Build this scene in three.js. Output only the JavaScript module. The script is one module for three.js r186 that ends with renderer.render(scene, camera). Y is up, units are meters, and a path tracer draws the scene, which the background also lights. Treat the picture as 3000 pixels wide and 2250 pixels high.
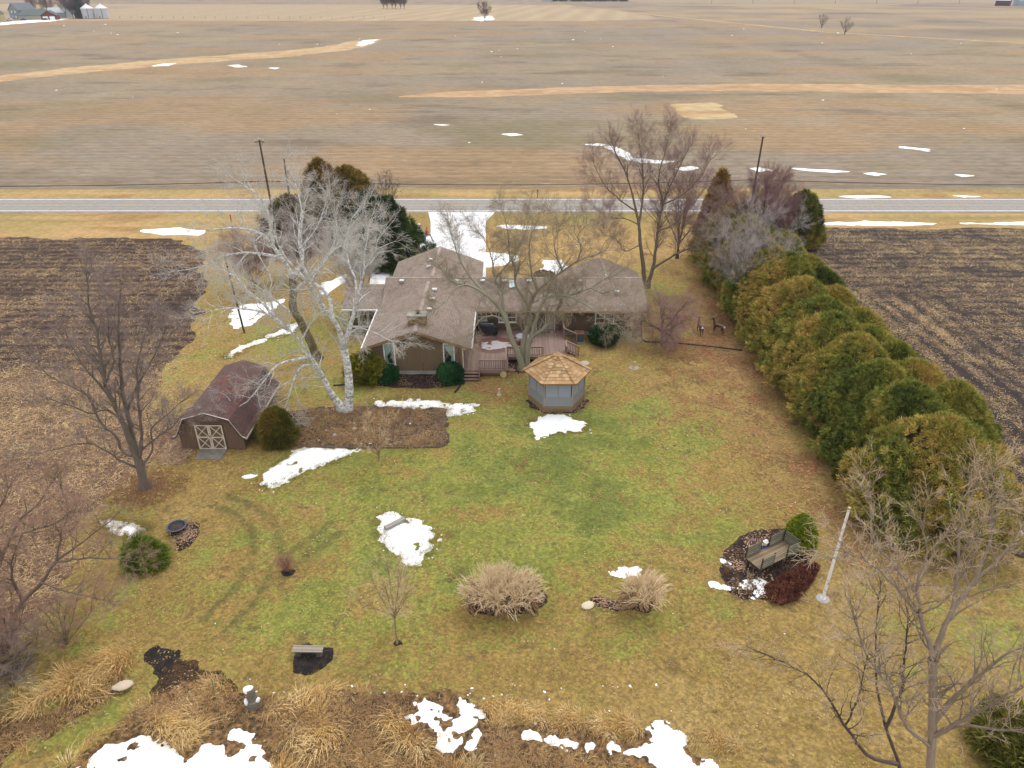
import * as THREE from 'three';
import { mergeGeometries } from 'three/addons/utils/BufferGeometryUtils.js';
import { MarchingCubes } from 'three/addons/objects/MarchingCubes.js';

// ------------------------------------------------------------------ camera, sky, sun, exposure
const scene = new THREE.Scene();
const camera = new THREE.PerspectiveCamera(56.36, 4 / 3, 0.1, 9000);
camera.position.set(0, 28.8, 0);
camera.lookAt(0, 28.8 - 100 * Math.tan(29.3 * Math.PI / 180), -100);
const renderer = new THREE.WebGLRenderer({ antialias: true });
renderer.toneMapping = THREE.LinearToneMapping;
renderer.toneMappingExposure = 1.32;
renderer.shadowMap.enabled = true;

const sunDir = new THREE.Vector3(0.35, 1.15, -0.62).normalize();
{ // an even overcast sky, a little brighter overhead and round the veiled sun
  const w = 128, h = 64, data = new Float32Array(w * h * 4);
  for (let j = 0; j < h; j++) for (let i = 0; i < w; i++) {
    const el = ((j + 0.5) / h - 0.5) * Math.PI, az = ((i + 0.5) / w) * Math.PI * 2 - Math.PI;
    const d = new THREE.Vector3(Math.cos(el) * Math.cos(az), Math.sin(el), Math.cos(el) * Math.sin(az));
    const veil = Math.pow(Math.max(0, d.dot(sunDir)), 6) * 0.4;
    const L = 1.22 * (1 + 0.9 * Math.max(0, Math.sin(el))) / 1.9 + veil, k = (j * w + i) * 4;
    data[k] = L * 1.0; data[k + 1] = L * 0.995; data[k + 2] = L * 0.995; data[k + 3] = 1;
  }
  const sky = new THREE.DataTexture(data, w, h, THREE.RGBAFormat, THREE.FloatType);
  sky.mapping = THREE.EquirectangularReflectionMapping; sky.magFilter = sky.minFilter = THREE.LinearFilter; sky.needsUpdate = true;
  scene.background = sky; scene.environment = sky;
}
const sun = new THREE.DirectionalLight(new THREE.Color(1, 0.95, 0.87), 1.0);
sun.position.copy(sunDir).multiplyScalar(150).add(new THREE.Vector3(0, 0, -60));
sun.target.position.set(0, 0, -60);
sun.castShadow = true; sun.shadow.radius = 34; sun.shadow.mapSize.set(4096, 4096);
Object.assign(sun.shadow.camera, { left: -90, right: 90, top: 90, bottom: -90, near: 1, far: 400 });
scene.add(sun, sun.target);
scene.fog = new THREE.FogExp2(0xc9ccd6, 0.00011);

// ------------------------------------------------------------------ small tools
let seed = 7;
const reseed = (s) => { seed = s >>> 0; };
const rnd = () => { seed = (seed + 0x6d2b79f5) >>> 0; let t = Math.imul(seed ^ (seed >>> 15), 1 | seed); t = (t + Math.imul(t ^ (t >>> 7), 61 | t)) ^ t; return ((t ^ (t >>> 14)) >>> 0) / 4294967296; };
const rr = (a, b) => a + (b - a) * rnd();
const lerp = (a, b, t) => a + (b - a) * t, clamp = (v, a = 0, b = 1) => v < a ? a : v > b ? b : v;
const smooth = (a, b, v) => { const t = clamp((v - a) / (b - a)); return t * t * (3 - 2 * t); };
const hash = (x, y) => { let h = Math.imul(x, 374761393) + Math.imul(y, 668265263); h = Math.imul(h ^ (h >>> 13), 1274126177); return ((h ^ (h >>> 16)) >>> 0) / 4294967296; };
function noise(x, y, period = 0) {
  const xi = Math.floor(x), yi = Math.floor(y), fx = x - xi, fy = y - yi, u = fx * fx * (3 - 2 * fx), v = fy * fy * (3 - 2 * fy);
  const m = period ? (n) => ((n % period) + period) % period : (n) => n;
  const a = hash(m(xi), m(yi)), b = hash(m(xi + 1), m(yi)), c = hash(m(xi), m(yi + 1)), d = hash(m(xi + 1), m(yi + 1));
  return a + (b - a) * u + (c - a) * v + (a - b - c + d) * u * v;
}
const fbm = (x, y, n = 4, period = 0) => { let s = 0, a = 0.5, t = 0; for (let i = 0; i < n; i++) { s += a * noise(x + i * 17, y + i * 31, period); t += a; a *= 0.5; x *= 2; y *= 2; period *= 2; } return s / t; };
const V = (x = 0, y = 0, z = 0) => new THREE.Vector3(x, y, z);
const toLin = (c) => { c /= 255; return c <= 0.04045 ? c / 12.92 : Math.pow((c + 0.055) / 1.055, 2.4); };
const toSrgb = (c) => 255 * (c <= 0.0031308 ? c * 12.92 : 1.055 * Math.pow(c, 1 / 2.4) - 0.055);
const LIT = 1.55;                       // what a level surface of albedo 1 shows under this sky and exposure
const alb = (r, g, b) => new THREE.Color().setRGB(toLin(r) / LIT, toLin(g) / LIT, toLin(b) / LIT);   // base colour of a level surface that the photograph shows as r, g, b
const names = new Map();
const numbered = (n) => { const k = names.get(n) || 0; names.set(n, k + 1); return k ? `${n}_${String(k).padStart(3, '0')}` : n; };
const shade = (o) => { o.castShadow = true; o.receiveShadow = true; return o; };
function thing(name, label, category, [x, y, z] = [0, 0, 0], turn = 0, group) {
  const o = new THREE.Group(); o.name = numbered(name); o.position.set(x, y, z); o.rotation.y = turn;
  o.userData = { label, category }; if (group) o.userData.group = group;
  scene.add(o); return o;
}
function part(name, geo, mat, parent, kind) {
  if (Array.isArray(geo)) geo = geo.length > 1 ? mergeGeometries(geo) : geo[0];
  const o = shade(new THREE.Mesh(geo, mat)); o.name = parent ? name : numbered(name);
  (parent || scene).add(o); if (kind) o.userData.kind = kind; return o;
}
const tag = (o, label, category, group) => { Object.assign(o.userData, { label, category }); if (group) o.userData.group = group; return o; };
const structure = (name, geo, mat, label) => { const o = part(name, geo, mat, null, 'structure'); if (label) o.userData.label = label; return o; };
function copies(name, geo, mat, mats, parent, colors) {
  const o = shade(new THREE.InstancedMesh(geo, mat, mats.length)); o.name = parent ? name : numbered(name);
  mats.forEach((m, i) => o.setMatrixAt(i, m)); if (colors) colors.forEach((c, i) => o.setColorAt(i, c));
  o.userData.kind = 'stuff'; (parent || scene).add(o); return o;
}
// boxes with uv in metres, turned and placed
function bx(w, h, d, x = 0, y = 0, z = 0, rx = 0, ry = 0, rz = 0) {
  const g = new THREE.BoxGeometry(w, h, d), uv = g.attributes.uv;
  const s = [[d, h], [d, h], [w, d], [w, d], [w, h], [w, h]];
  for (let i = 0; i < 24; i++) { const [a, b] = s[i >> 2]; uv.setXY(i, uv.getX(i) * a + x * 0.37, uv.getY(i) * b + z * 0.21 + y * 0.4); }
  if (rx) g.rotateX(rx); if (rz) g.rotateZ(rz); if (ry) g.rotateY(ry);
  return g.translate(x, y, z);
}
function cyl(r0, r1, h, x, y, z, n = 12, rx = 0, rz = 0) { const g = new THREE.CylinderGeometry(r1, r0, h, n); if (rx) g.rotateX(rx); if (rz) g.rotateZ(rz); return g.translate(x, y, z); }
function bar(a, b, w, t) { // a bar of section w x t from a to b (t is its size along the vertical plane)
  const d = V().subVectors(b, a), L = d.length(), g = bx(w, t, L);
  const m = new THREE.Matrix4().lookAt(b, a, Math.abs(d.y / L) > 0.99 ? V(1, 0, 0) : V(0, 1, 0));
  return g.applyMatrix4(m).translate((a.x + b.x) / 2, (a.y + b.y) / 2, (a.z + b.z) / 2);
}
function rod(a, b, r, n = 6, r1 = r) { const d = V().subVectors(b, a), L = d.length(), g = new THREE.CylinderGeometry(r1, r, L, n); g.translate(0, L / 2, 0); g.applyQuaternion(new THREE.Quaternion().setFromUnitVectors(V(0, 1, 0), d.normalize())); return g.translate(a.x, a.y, a.z); }
function slab(pts, th, uAxis, scaleUV = 1) { // a flat polygon of points (counter-clockwise from above) with thickness th below it; uv in metres along uAxis and across
  const p = pts.map((q) => V(...q)), u = V(...uAxis).normalize(), n = V().crossVectors(V().subVectors(p[1], p[0]), V().subVectors(p[2], p[0])).normalize();
  if (n.y < 0) { p.reverse(); n.negate(); }
  const v = V().crossVectors(n, u).normalize(), k = p.length, pos = [], uv = [], idx = [];
  const add = (q) => { pos.push(q.x, q.y, q.z); uv.push(q.dot(u) * scaleUV, q.dot(v) * scaleUV); return pos.length / 3 - 1; };
  const flat = p.map((q) => new THREE.Vector2(q.dot(u), q.dot(v)));
  const tri = THREE.ShapeUtils.triangulateShape(flat, []);
  const top = p.map(add), low = p.map((q) => add(q.clone().addScaledVector(n, -th)));
  for (const [a, b, c] of tri) { const up = V().crossVectors(V().subVectors(p[b], p[a]), V().subVectors(p[c], p[a])).dot(n) > 0; idx.push(...(up ? [top[a], top[b], top[c]] : [top[a], top[c], top[b]])); idx.push(...(up ? [low[a], low[c], low[b]] : [low[a], low[b], low[c]])); }
  for (let i = 0; i < k; i++) { const j = (i + 1) % k, a = add(p[i]), b = add(p[j]), c = add(p[j].clone().addScaledVector(n, -th)), d = add(p[i].clone().addScaledVector(n, -th)); idx.push(a, d, c, a, c, b); }
  const g = new THREE.BufferGeometry(); g.setAttribute('position', new THREE.Float32BufferAttribute(pos, 3)); g.setAttribute('uv', new THREE.Float32BufferAttribute(uv, 2)); g.setIndex(idx); g.computeVertexNormals(); return g;
}
// ------------------------------------------------------------------ textures and materials
function tex(size, fn, repeat = 1, srgb = true) { // fn(i, j) gives [r, g, b] of 0..255
  const data = new Uint8Array(size * size * 4);
  for (let j = 0; j < size; j++) for (let i = 0; i < size; i++) { const c = fn(i, j), k = (j * size + i) * 4; data[k] = clamp(c[0], 0, 255); data[k + 1] = clamp(c[1], 0, 255); data[k + 2] = clamp(c[2], 0, 255); data[k + 3] = 255; }
  const t = new THREE.DataTexture(data, size, size, THREE.RGBAFormat, THREE.UnsignedByteType);
  t.wrapS = t.wrapT = THREE.RepeatWrapping; t.magFilter = t.minFilter = THREE.LinearFilter; if (srgb) t.colorSpace = THREE.SRGBColorSpace; t.repeat.set(repeat, repeat); t.needsUpdate = true; return t;
}
const rep = (t, u, v = u) => { const c = t.clone(); c.repeat.set(u, v); c.needsUpdate = true; return c; };
const grey = (v) => [v, v, v];
const std = (color, roughness = 0.9, o = {}) => new THREE.MeshStandardMaterial({ color, roughness, ...o });
// a mottle that multiplies a colour (mean about 0.9), one tile is 1 uv unit
const T = {};
T.mottle = tex(512, (i, j) => { const n = fbm(i / 64, j / 64, 6, 8), f = hash(i * 3 + 11, j * 7 + 5); return grey(222 + 64 * (n - 0.5) * 2 + 30 * (f - 0.5)); }, 1, false);
T.bumpy = tex(512, (i, j) => grey(255 * clamp(0.65 * fbm(i / 16, j / 16, 5, 32) + 0.35 * hash(i, j))), 1, false);
T.grain = tex(512, (i, j) => { const n = fbm(i / 8, j / 256, 4, 64) * 0.7 + 0.3 * noise(i / 3, j / 128); return grey(165 + 100 * n); }, 1, false);           // grain runs along v
T.bark = tex(512, (i, j) => { const n = fbm(i / 16, j / 64, 5, 32); return grey(214 + 150 * (n - 0.5)); }, 1, false);
T.shingle = tex(1024, (i, j) => { // 4 m a side: 28 courses of three-tab shingles
  const row = Math.floor(j / (1024 / 28)), fr = (j / (1024 / 28)) % 1, off = (hash(row, 3) * 64) | 0, col = Math.floor(((i + off) % 1024) / 32), fc = (((i + off) % 1024) / 32) % 1;
  const tone = 0.82 + 0.34 * hash(row * 71 + 5, col * 13 + 1) + 0.1 * (hash(i, j) - 0.5) + 0.3 * (fbm(i / 128, j / 128, 4, 8) - 0.5);
  const cut = fr < 0.16 ? 0.52 : (fc < 0.05 && fr < 0.7 ? 0.78 : 1), w = hash(col * 3 + 2, row * 5 + 9);
  return [206 * tone * cut, (200 + 8 * w) * tone * cut, (198 + 12 * w) * tone * cut];
}, 0.25, false);
const M = {
  shingle: std(alb(182, 163, 150), 0.95, { map: T.shingle, bumpMap: T.shingle, bumpScale: 0.012 }),
  ridge: std(alb(200, 183, 172), 0.95, { map: T.mottle }),
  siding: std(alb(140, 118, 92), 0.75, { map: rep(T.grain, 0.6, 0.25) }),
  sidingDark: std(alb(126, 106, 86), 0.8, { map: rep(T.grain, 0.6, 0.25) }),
  fascia: std(alb(172, 142, 106), 0.7, { map: rep(T.mottle, 0.5) }),
  white: std(new THREE.Color().setRGB(0.8, 0.8, 0.81), 0.45),
  whiteTrim: std(new THREE.Color().setRGB(0.66, 0.66, 0.66), 0.55, { map: rep(T.mottle, 0.7) }),
  cream: std(new THREE.Color().setRGB(0.78, 0.7, 0.58), 0.6, { map: rep(T.mottle, 0.6) }),
  concrete: std(alb(196, 192, 186), 0.95, { map: rep(T.mottle, 0.35), bumpMap: T.bumpy, bumpScale: 0.004 }),
  oldConcrete: std(alb(160, 156, 146), 0.95, { map: rep(T.mottle, 0.4), bumpMap: T.bumpy, bumpScale: 0.006 }),
  deck: std(alb(168, 140, 128), 0.8, { map: rep(T.grain, 1.2, 0.3) }),
  rail: std(alb(186, 156, 138), 0.75, { map: rep(T.grain, 1, 0.4) }),
  baluster: std(alb(100, 76, 66), 0.8),
  lattice: std(alb(140, 108, 84), 0.85),
  black: std(alb(44, 46, 52), 0.5),
  glass: new THREE.MeshPhysicalMaterial({ color: 0xffffff, roughness: 0.02, transmission: 1, thickness: 0, ior: 1.5 }),
  curtain: std(alb(170, 214, 202), 0.95),
  metal: std(alb(150, 152, 156), 0.4, { metalness: 0.7 }),
  galv: std(alb(204, 206, 210), 0.5, { map: rep(T.mottle, 0.3) }),
  cedar: null, pole: std(alb(104, 90, 78), 0.95, { map: rep(T.bark, 2, 0.5) }),
};
const SNOW = {
  shed: [-16.6,-37.81,-16.55,-39.19,-16,-39.98,-15.51,-41.08,-15.25,-41.93,-13.31,-42.05,-11.14,-41.81,-11.74,-40.8,-12.42,-40.25,-13.16,-39.98,-14.46,-38.93,-15.11,-37.91,-15.77,-37.57],
  shedbits: [-17.96,-38.72,-17.55,-38.88,-17.03,-38.82,-17.31,-38.62,-17.76,-38.57],
  centre: [-8.08,-34.33,-7.36,-34.85,-6.42,-34.28,-5.66,-33.85,-4.73,-32.93,-4.47,-32.52,-4.9,-31.93,-5.11,-31.34,-5.14,-30.4,-5.83,-30.7,-6.56,-31.15,-7.2,-31.93,-7.55,-32.73,-7.77,-33.47],
  gazebo: [1.52,-45.28,2.78,-46.46,3.83,-46.26,5.37,-44.96,5.14,-44.33,3.52,-44.02,1.98,-43.59],
  wallside: [-11.13,-48.39,-8.99,-48.75,-6.41,-48.53,-4.75,-48.18,-2.67,-47.96,-3.41,-46.93,-4.63,-46.59,-5.23,-47.48,-8.1,-47.48,-10.91,-47.76],
  left: [-25.62,-56.28,-24.58,-58.31,-23.29,-59.56,-22.15,-61.57,-20.67,-63.46,-20.4,-61.57,-22.21,-60.25,-23.62,-58.59,-24.87,-56.11],
  left2: [-28.28,-65.35,-27.67,-67.68,-25.49,-68.28,-23.73,-69.14,-24.82,-64.56,-25.49,-62.4,-26.34,-62.29,-27.44,-64.23],
  left3: [-20.9,-73.03,-18.79,-76.27,-18.6,-74.55,-19.97,-71.17],
  fence: [-25.19,-34.15,-24.54,-34.15,-22.51,-33.73,-22.25,-33.35,-22.47,-32.73,-23.81,-33.22],
  bottom: [-17.96,-18.35,-17.8,-18.9,-17.46,-19.28,-16.64,-19.42,-16.17,-19.76,-15.68,-19.67,-15.06,-19.47,-14.51,-19,-14.31,-18.72,-13.41,-18.67,-12.89,-18.44,-12.02,-16.31,-17.38,-16.31],
  bottom2: [-12.9,-19.91,-12.08,-20.16,-11.39,-19.86,-11.43,-19.28,-11.08,-19.28,-10.3,-18.17,-9.82,-16.31,-12.02,-16.31,-12.84,-18.53,-13.33,-19.14,-12.64,-19.19,-12.27,-18.9,-11.6,-19,-11.92,-19.42,-12.51,-19.57],
  mid: [-4.71,-20.49,-4.4,-21.34,-3.75,-21.68,-3.56,-21.48,-2.79,-21.29,-2.87,-20.68,-2.49,-20.68,-2.45,-21.34,-2.25,-21.48,-1.6,-21.15,-1.42,-20.77,-1.91,-20.59,-2.28,-19.95,-2.22,-19.6,-2.3,-19,-2.41,-18.83,-2.95,-19.17,-3.4,-19.77,-3.51,-20.04,-4.11,-20.31],
  mid2: [-1.99,-19.17,-1.78,-19.77,-1.56,-20.13,-1.45,-19.86,-1.59,-19.08,-1.83,-19.02],
  mid3: [-4.11,-19.11,-4.01,-19.4,-3.75,-19.11],
  strip1: [0.36,-19.88,0.57,-20.1,1.06,-19.97,1.26,-19.58,0.8,-19.63,0.4,-19.71],
  strip2: [1.47,-19.58,1.86,-19.88,2.1,-19.7,2.49,-19.57,2.88,-19.43,2.82,-19.28,2.24,-19.32,1.68,-19.41],
  strip3: [3.14,-19.28,3.46,-19.58,3.7,-19.43,3.26,-19.11],
  corner: [4.38,-19.25,4.86,-19.32,5.68,-19.35,6.02,-19.52,6.27,-19.96,6.65,-20.26,7.27,-20.06,7.42,-19.29,7.79,-18.88,8.21,-18.51,8.66,-18.29,8.21,-16.25,4.98,-16.25,5.73,-18.36,5.7,-18.79,4.8,-18.88],
  wagon: [12.53,-29.03,12.89,-28.94,13.32,-29.24,13.86,-29.19,13.66,-28.26,13.51,-28.07,12.82,-28.09,12.9,-28.62,12.85,-28.78,12.45,-28.56],
  wagon2: [10.9,-28.88,11.07,-28.96,11.32,-28.73,11.6,-28.64,12.29,-28.58,12.24,-28.52,11.57,-28.53,11.26,-28.64,10.95,-28.75],
  wagon3: [11.99,-30.73,12.2,-30.69,12.37,-30.44,12.11,-30.47],
  vine: [5.58,-29.74,6.23,-30.1,7.2,-30.18,7.01,-29.6,5.88,-29.46],
  front1: [-2.57,-95.02,-1.01,-95.44,4.62,-94.81,4.7,-93.77,-0.37,-93.56],
  front2: [-4.16,-83.66,-0.62,-84,0.5,-82.99,-0.33,-80.69,-2.46,-78.81,-3.75,-78.81],
  front3: [2.87,-78.2,4.31,-80.85,5.82,-81.34,5.92,-78.51,4.41,-77],
  verge1: [-48.79,-92.95,-44.95,-93.77,-40.78,-92.55,-40.44,-90.37,-44.57,-91.35],
  verge2: [41.5,-95.65,44.04,-96.51,48.76,-97.17,58.79,-96.08,53.62,-95.34,46.67,-95.23],
  verge3: [61.57,-96.08,70.32,-96.73,75.77,-96.51,75.19,-95.65,69.45,-95.34],
  verge4: [49.77,-110.1,54.08,-111.2,57.94,-110.24,53.27,-109.29],
  verge5: [68.13,-110.92,72.18,-110.24,69.11,-109.83],
  field1: [19.45,-148.36,21.32,-145.64,23.41,-138.39,30.34,-135.19,28.03,-132.89,23.6,-134.03,20.48,-135.98],
  field2: [28.64,-129.55,32.07,-132.13,33.4,-129.92,30.31,-127.76],
  field3: [42.24,-129.19,44.04,-130.28,45.18,-128.12,43.18,-127.41],
  field4: [50.1,-129.19,55.04,-128.83,58.56,-127.06,55.57,-126.02,51.94,-127.06],
  field5: [60.55,-125.68,62.78,-126.02,64.07,-124.99,61.95,-124.15],
  field6: [77.63,-149.52,82.42,-146.08,81.01,-144.75,77.76,-147.44],
  field7: [76.06,-124.82,78.85,-123.98,76.51,-123.31],
  field8: [-2.01,-161.84,0.4,-162.66,2,-161.3,-0.1,-160.24],
  field9: [-17.81,-174.27,-14.33,-173.66,-16.04,-172.43],
  field10: [-82.43,-416.84,-84.65,-447.67,-76.67,-453.24,-74.69,-420.07,-76.68,-401.43],
  field11: [-141.94,-305.28,-140.73,-314.34,-135.54,-317.16,-135.8,-307.06],
  field12: [-111.72,-307.95,-108.79,-310.66,-103.35,-303.53,-106.73,-301.8],
  field13: [-92.73,-299.23,-89.17,-299.23,-89.57,-295.05],
  field14: [-34.56,-741.23,-20.7,-782.49,-14.61,-704.02,-25.53,-670.29,-34.47,-695.28],
  field15: [-413.09,-647,-414.1,-686.75,-405.73,-712.97,-392.59,-712.97,-385.07,-670.29,-390.98,-611.51],
  field16: [15.41,-150.7,17.36,-151.42,19.86,-150.23,17.14,-149.29] };
const BEDS = {
  left_field: [-95.84,-89.8,-71.97,-89.8,-53.87,-89.41,-41.9,-89.22,-37.96,-85.04,-33.62,-75.54,-30.98,-67.68,-29.26,-59.56,-29.62,-56.28,-27.96,-51.28,-25.9,-47.62,-24.4,-43.1,-24.42,-39.72,-26.01,-37.17,-25.66,-34.41,-24.87,-30.03,-24,-24.58,-28.02,-21.93,-44.53,-27.62],
  right_field: [36.84,-93.97,55.35,-93.77,68.6,-93.97,99.06,-94.18,69.71,-40.25,38.26,-29.32,30.34,-28.97,28.75,-31.15,27.92,-32.73,30.02,-46.26,32.33,-63.14],
  garden: [-17.27,-46.93,-14.58,-47.62,-8.84,-47.62,-4.95,-47.48,-4.6,-42.16,-7.39,-41.93,-11.34,-42.05,-15.32,-42.22,-17.3,-42.22,-17.42,-44.96],
  wagonbed: [11.72,-30.32,12.13,-31.12,12.81,-32.05,14.03,-32.91,14.99,-33.41,15.68,-33.47,16.63,-33.52,17.04,-32.05,17.41,-31.17,17.15,-30.67,16.26,-29.64,15.07,-28.57,14.45,-27.99,13.58,-27.86,12.44,-27.81,11.62,-28.21,11.65,-29.36],
  prairie: [-22.55,-15.72,-24.9,-20.5,-20.75,-21.2,-20,-22.18,-19.54,-23.21,-18.66,-23.47,-18.05,-22.18,-19.62,-20.27,-21.36,-18.75,-22.13,-16.43],
  prairie2: [-16.79,-14.07,-18.77,-18.34,-17.86,-20.05,-17.07,-21.44,-15.68,-22.18,-14.57,-22.69,-12.44,-22.18,-10.64,-21.93,-9.17,-22.05,-7.47,-22.18,-5.47,-21.81,-3.14,-22.05,-1.39,-21.2,-0.12,-20.5,1.52,-20.27,3.77,-20.27,5.12,-19.61,6.4,-20.05,7.29,-19.39,8.29,-18.55,7.73,-14.07],
  firepit: [-20.55,-33.56,-20.4,-34.07,-19.02,-33.94,-18.66,-33.14,-18.76,-32.24,-19.34,-31.46,-19.8,-31.93],
  bench: [-10.63,-23.74,-10.73,-24.72,-10.06,-24.8,-8.82,-24.63,-8.71,-23.88,-9.02,-23.26,-9.86,-23.08,-10.49,-23.21],
  compost: [-17.96,-24.29,-17.64,-24.72,-16.43,-24.29,-16.15,-23.61,-16.16,-22.82,-16.7,-22.56,-17.31,-22.95],
  gazebo: [1.06,-48.67,1.54,-48.89,6.01,-48.89,6.17,-48.67,5.59,-47.48,4.75,-46.79,2.44,-46.73,1.58,-47.48],
  shrubred: [-12.99,-29.89,-12.74,-30.18,-12.16,-29.96,-12.26,-29.56,-12.69,-29.46],
  sapling: [-5.92,-24.92,-5.77,-25.15,-5.42,-24.98,-5.48,-24.75,-5.78,-24.75],
  vinebed: [-2.32,-27.62,-2.16,-28.45,-0.4,-28.11,1.61,-28.45,1.82,-27.62,1.06,-26.82,-1.11,-26.6,-1.97,-26.91],
  vinebed2: [4.17,-27.68,4.56,-27.88,6.02,-27.62,7.4,-27.78,7.5,-27.36,7.13,-26.91,5.69,-27.04,4.5,-27.23],
  gablebed: [-13.42,-52.71,-12.44,-51.6,-9.45,-50.67,-5.68,-50.67,-4.03,-51.28,-3.7,-52.23,-1.79,-52.71,-0.62,-52.71,-3.82,-54.54,-13.78,-54.54],
  decknotch: [-0.43,-53.69,-0.67,-58.12,2.48,-58.59,3.02,-56.28,2.12,-53.69,0.54,-53.03],
  waterway1: [-182.14,-261.19,-180.45,-273.52,-164.93,-307.06,-151.27,-329.95,-123.73,-358.71,-104.4,-381.6,-93.81,-404.42,-87.61,-444.03,-75.92,-455.13,-74.08,-413.67,-82,-381.6,-95.94,-349.37,-115.6,-334.08,-135.8,-307.06,-152.86,-290.17,-163.33,-272.1,-168.77,-254.78,-173.13,-247.48],
  waterway2: [-31.5,-220.84,-14.81,-231.86,13.53,-239.43,43.36,-245.71,81.32,-249.27,132.73,-247.48,191.27,-246.3,177.01,-226.73,151.29,-226.73,110.44,-230.82,69.29,-232.92,41.06,-231.86,19.78,-227.74,-0.81,-221.8,-16.75,-219.88],
  tanpatch: [43.75,-206.44,54.82,-208.15,55.03,-190.01,54.29,-183,44.04,-182.33,43.42,-190.01] };
const SYCAMORE = { base: [-12.69,-47.12], limbs: [
  [0.3,[-12.66,0,-47.12,-12.36,1.69,-47.22,-12.29,3.62,-47.32,-12.42,5.36,-47.42]],
  [0.17,[-12.42,5.36,-47.42,-11.63,7.28,-47.56,-11.11,9.02,-47.7,-10.4,11.08,-47.84,-10.26,12.11,-47.98,-9.88,13.95,-48.12]],
  [0.09,[-11.09,9.05,-47.62,-11.2,10.31,-48.24,-11.68,11.31,-48.87,-11.74,12.93,-49.49,-11.37,14.17,-50.12]],
  [0.06,[-10.42,11.05,-47.92,-9.56,12.34,-47.32,-9,13.59,-46.72,-8.6,14.57,-46.12]],
  [0.19,[-12.42,5.36,-47.42,-12.59,7.27,-47,-13.33,8.99,-46.59,-13.81,10.63,-46.17,-14.71,12.2,-45.75,-15.09,13.26,-45.34,-15.34,14.94,-44.92]],
  [0.12,[-12.83,7.87,-47.12,-12.99,8.83,-47.55,-13.46,9.54,-47.98,-14.51,10.37,-48.41,-15,11.82,-48.83,-15.01,13.36,-49.26,-14.73,15.23,-49.69,-15,16.49,-50.12]],
  [0.07,[-13.86,10.57,-46.32,-13.01,11.91,-45.9,-11.88,13.21,-45.47,-10.93,14.03,-45.05,-10.24,14.71,-44.62]],
  [0.06,[-12.24,5.89,-47.42,-10.98,7.21,-46.59,-9.88,7.34,-45.75,-8.5,7.1,-44.92]],
  [0.26,[-13.03,0.07,-47.12,-13.81,2.03,-46.88,-14.17,3.57,-46.64,-14.64,5.06,-46.4,-15.1,6.37,-46.16,-15.71,7.39,-45.92]],
  [0.12,[-15.71,7.39,-45.92,-16.42,8.27,-45.66,-17.13,9,-45.4,-18.23,9.36,-45.14,-19.46,9.47,-44.88,-20.26,9.46,-44.62]],
  [0.1,[-14.61,5.1,-46.32,-15.66,5.11,-45.78,-16.85,4.86,-45.24,-17.8,3.82,-44.7,-18.76,2.77,-44.16,-19.58,2.41,-43.62]],
  [0.09,[-14.49,4.37,-46.42,-15.2,4.48,-45.96,-15.8,3.64,-45.5,-16.19,2.67,-45.04,-16.59,1.55,-44.58,-16.81,0.85,-44.12]],
  [0.12,[-15.71,7.39,-45.92,-16.69,8.03,-46.46,-17.63,8.94,-47,-18.71,9.71,-47.54,-19.56,10.5,-48.08,-20.84,10.91,-48.62]],
  [0.07,[-15.09,6.39,-46.12,-13.91,8.14,-45.65,-12.64,9.22,-45.19,-11.9,8.93,-44.72]],
  [0.07,[-16.44,8.24,-45.72,-16.67,9.99,-45.95,-16.44,11.1,-46.17,-16.89,12.2,-46.39,-17.11,12.59,-46.62]]] };
const SYCAMORE_BACK = { base: [-17.06,-55.82], limbs: [
  [0.34,[-17.06,0,-55.82,-17.41,1.68,-55.82,-17.99,3.54,-55.82,-18.44,4.76,-55.82,-18.22,6.24,-55.82,-18.09,7.55,-55.82]],
  [0.2,[-18.09,7.55,-55.82,-18.47,8.94,-55.52,-19.08,10.42,-55.22,-19.6,11.45,-54.92,-21.2,12.08,-54.62,-23.27,12.04,-54.32]],
  [0.12,[-19.08,10.42,-55.22,-19.1,11.66,-55.54,-19.25,12.89,-55.86,-19.79,14.1,-56.18,-20.8,14.79,-56.5,-21.6,15.23,-56.82]],
  [0.12,[-18.81,9.35,-55.52,-19.9,9.82,-54.98,-20.85,10.14,-54.44,-22.49,10.06,-53.9,-24.1,9.44,-53.36,-25.86,9.23,-52.82]],
  [0.15,[-18.09,7.55,-55.82,-17.29,8.6,-56.45,-17.31,10.5,-57.07,-17.07,12.37,-57.7,-17.4,13.94,-58.32]],
  [0.13,[-18.22,6.24,-55.82,-16.47,7.83,-55.45,-14.81,9.65,-55.07,-13.72,11.53,-54.7,-13.55,13.33,-54.32]],
  [0.06,[-20.69,10.28,-54.02,-21.63,9.34,-53.62,-22.38,8.13,-53.22,-22.64,9.37,-52.82]],
  [0.1,[-17.99,3.54,-55.82,-19.22,4.56,-56.27,-20.58,5.58,-56.72,-21.72,6.3,-57.17,-22.91,6.72,-57.62]],
  [0.08,[-17.2,9.88,-56.82,-16.03,11.16,-57.15,-15.24,12.7,-57.49,-14.92,13.67,-57.82]]] };
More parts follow.
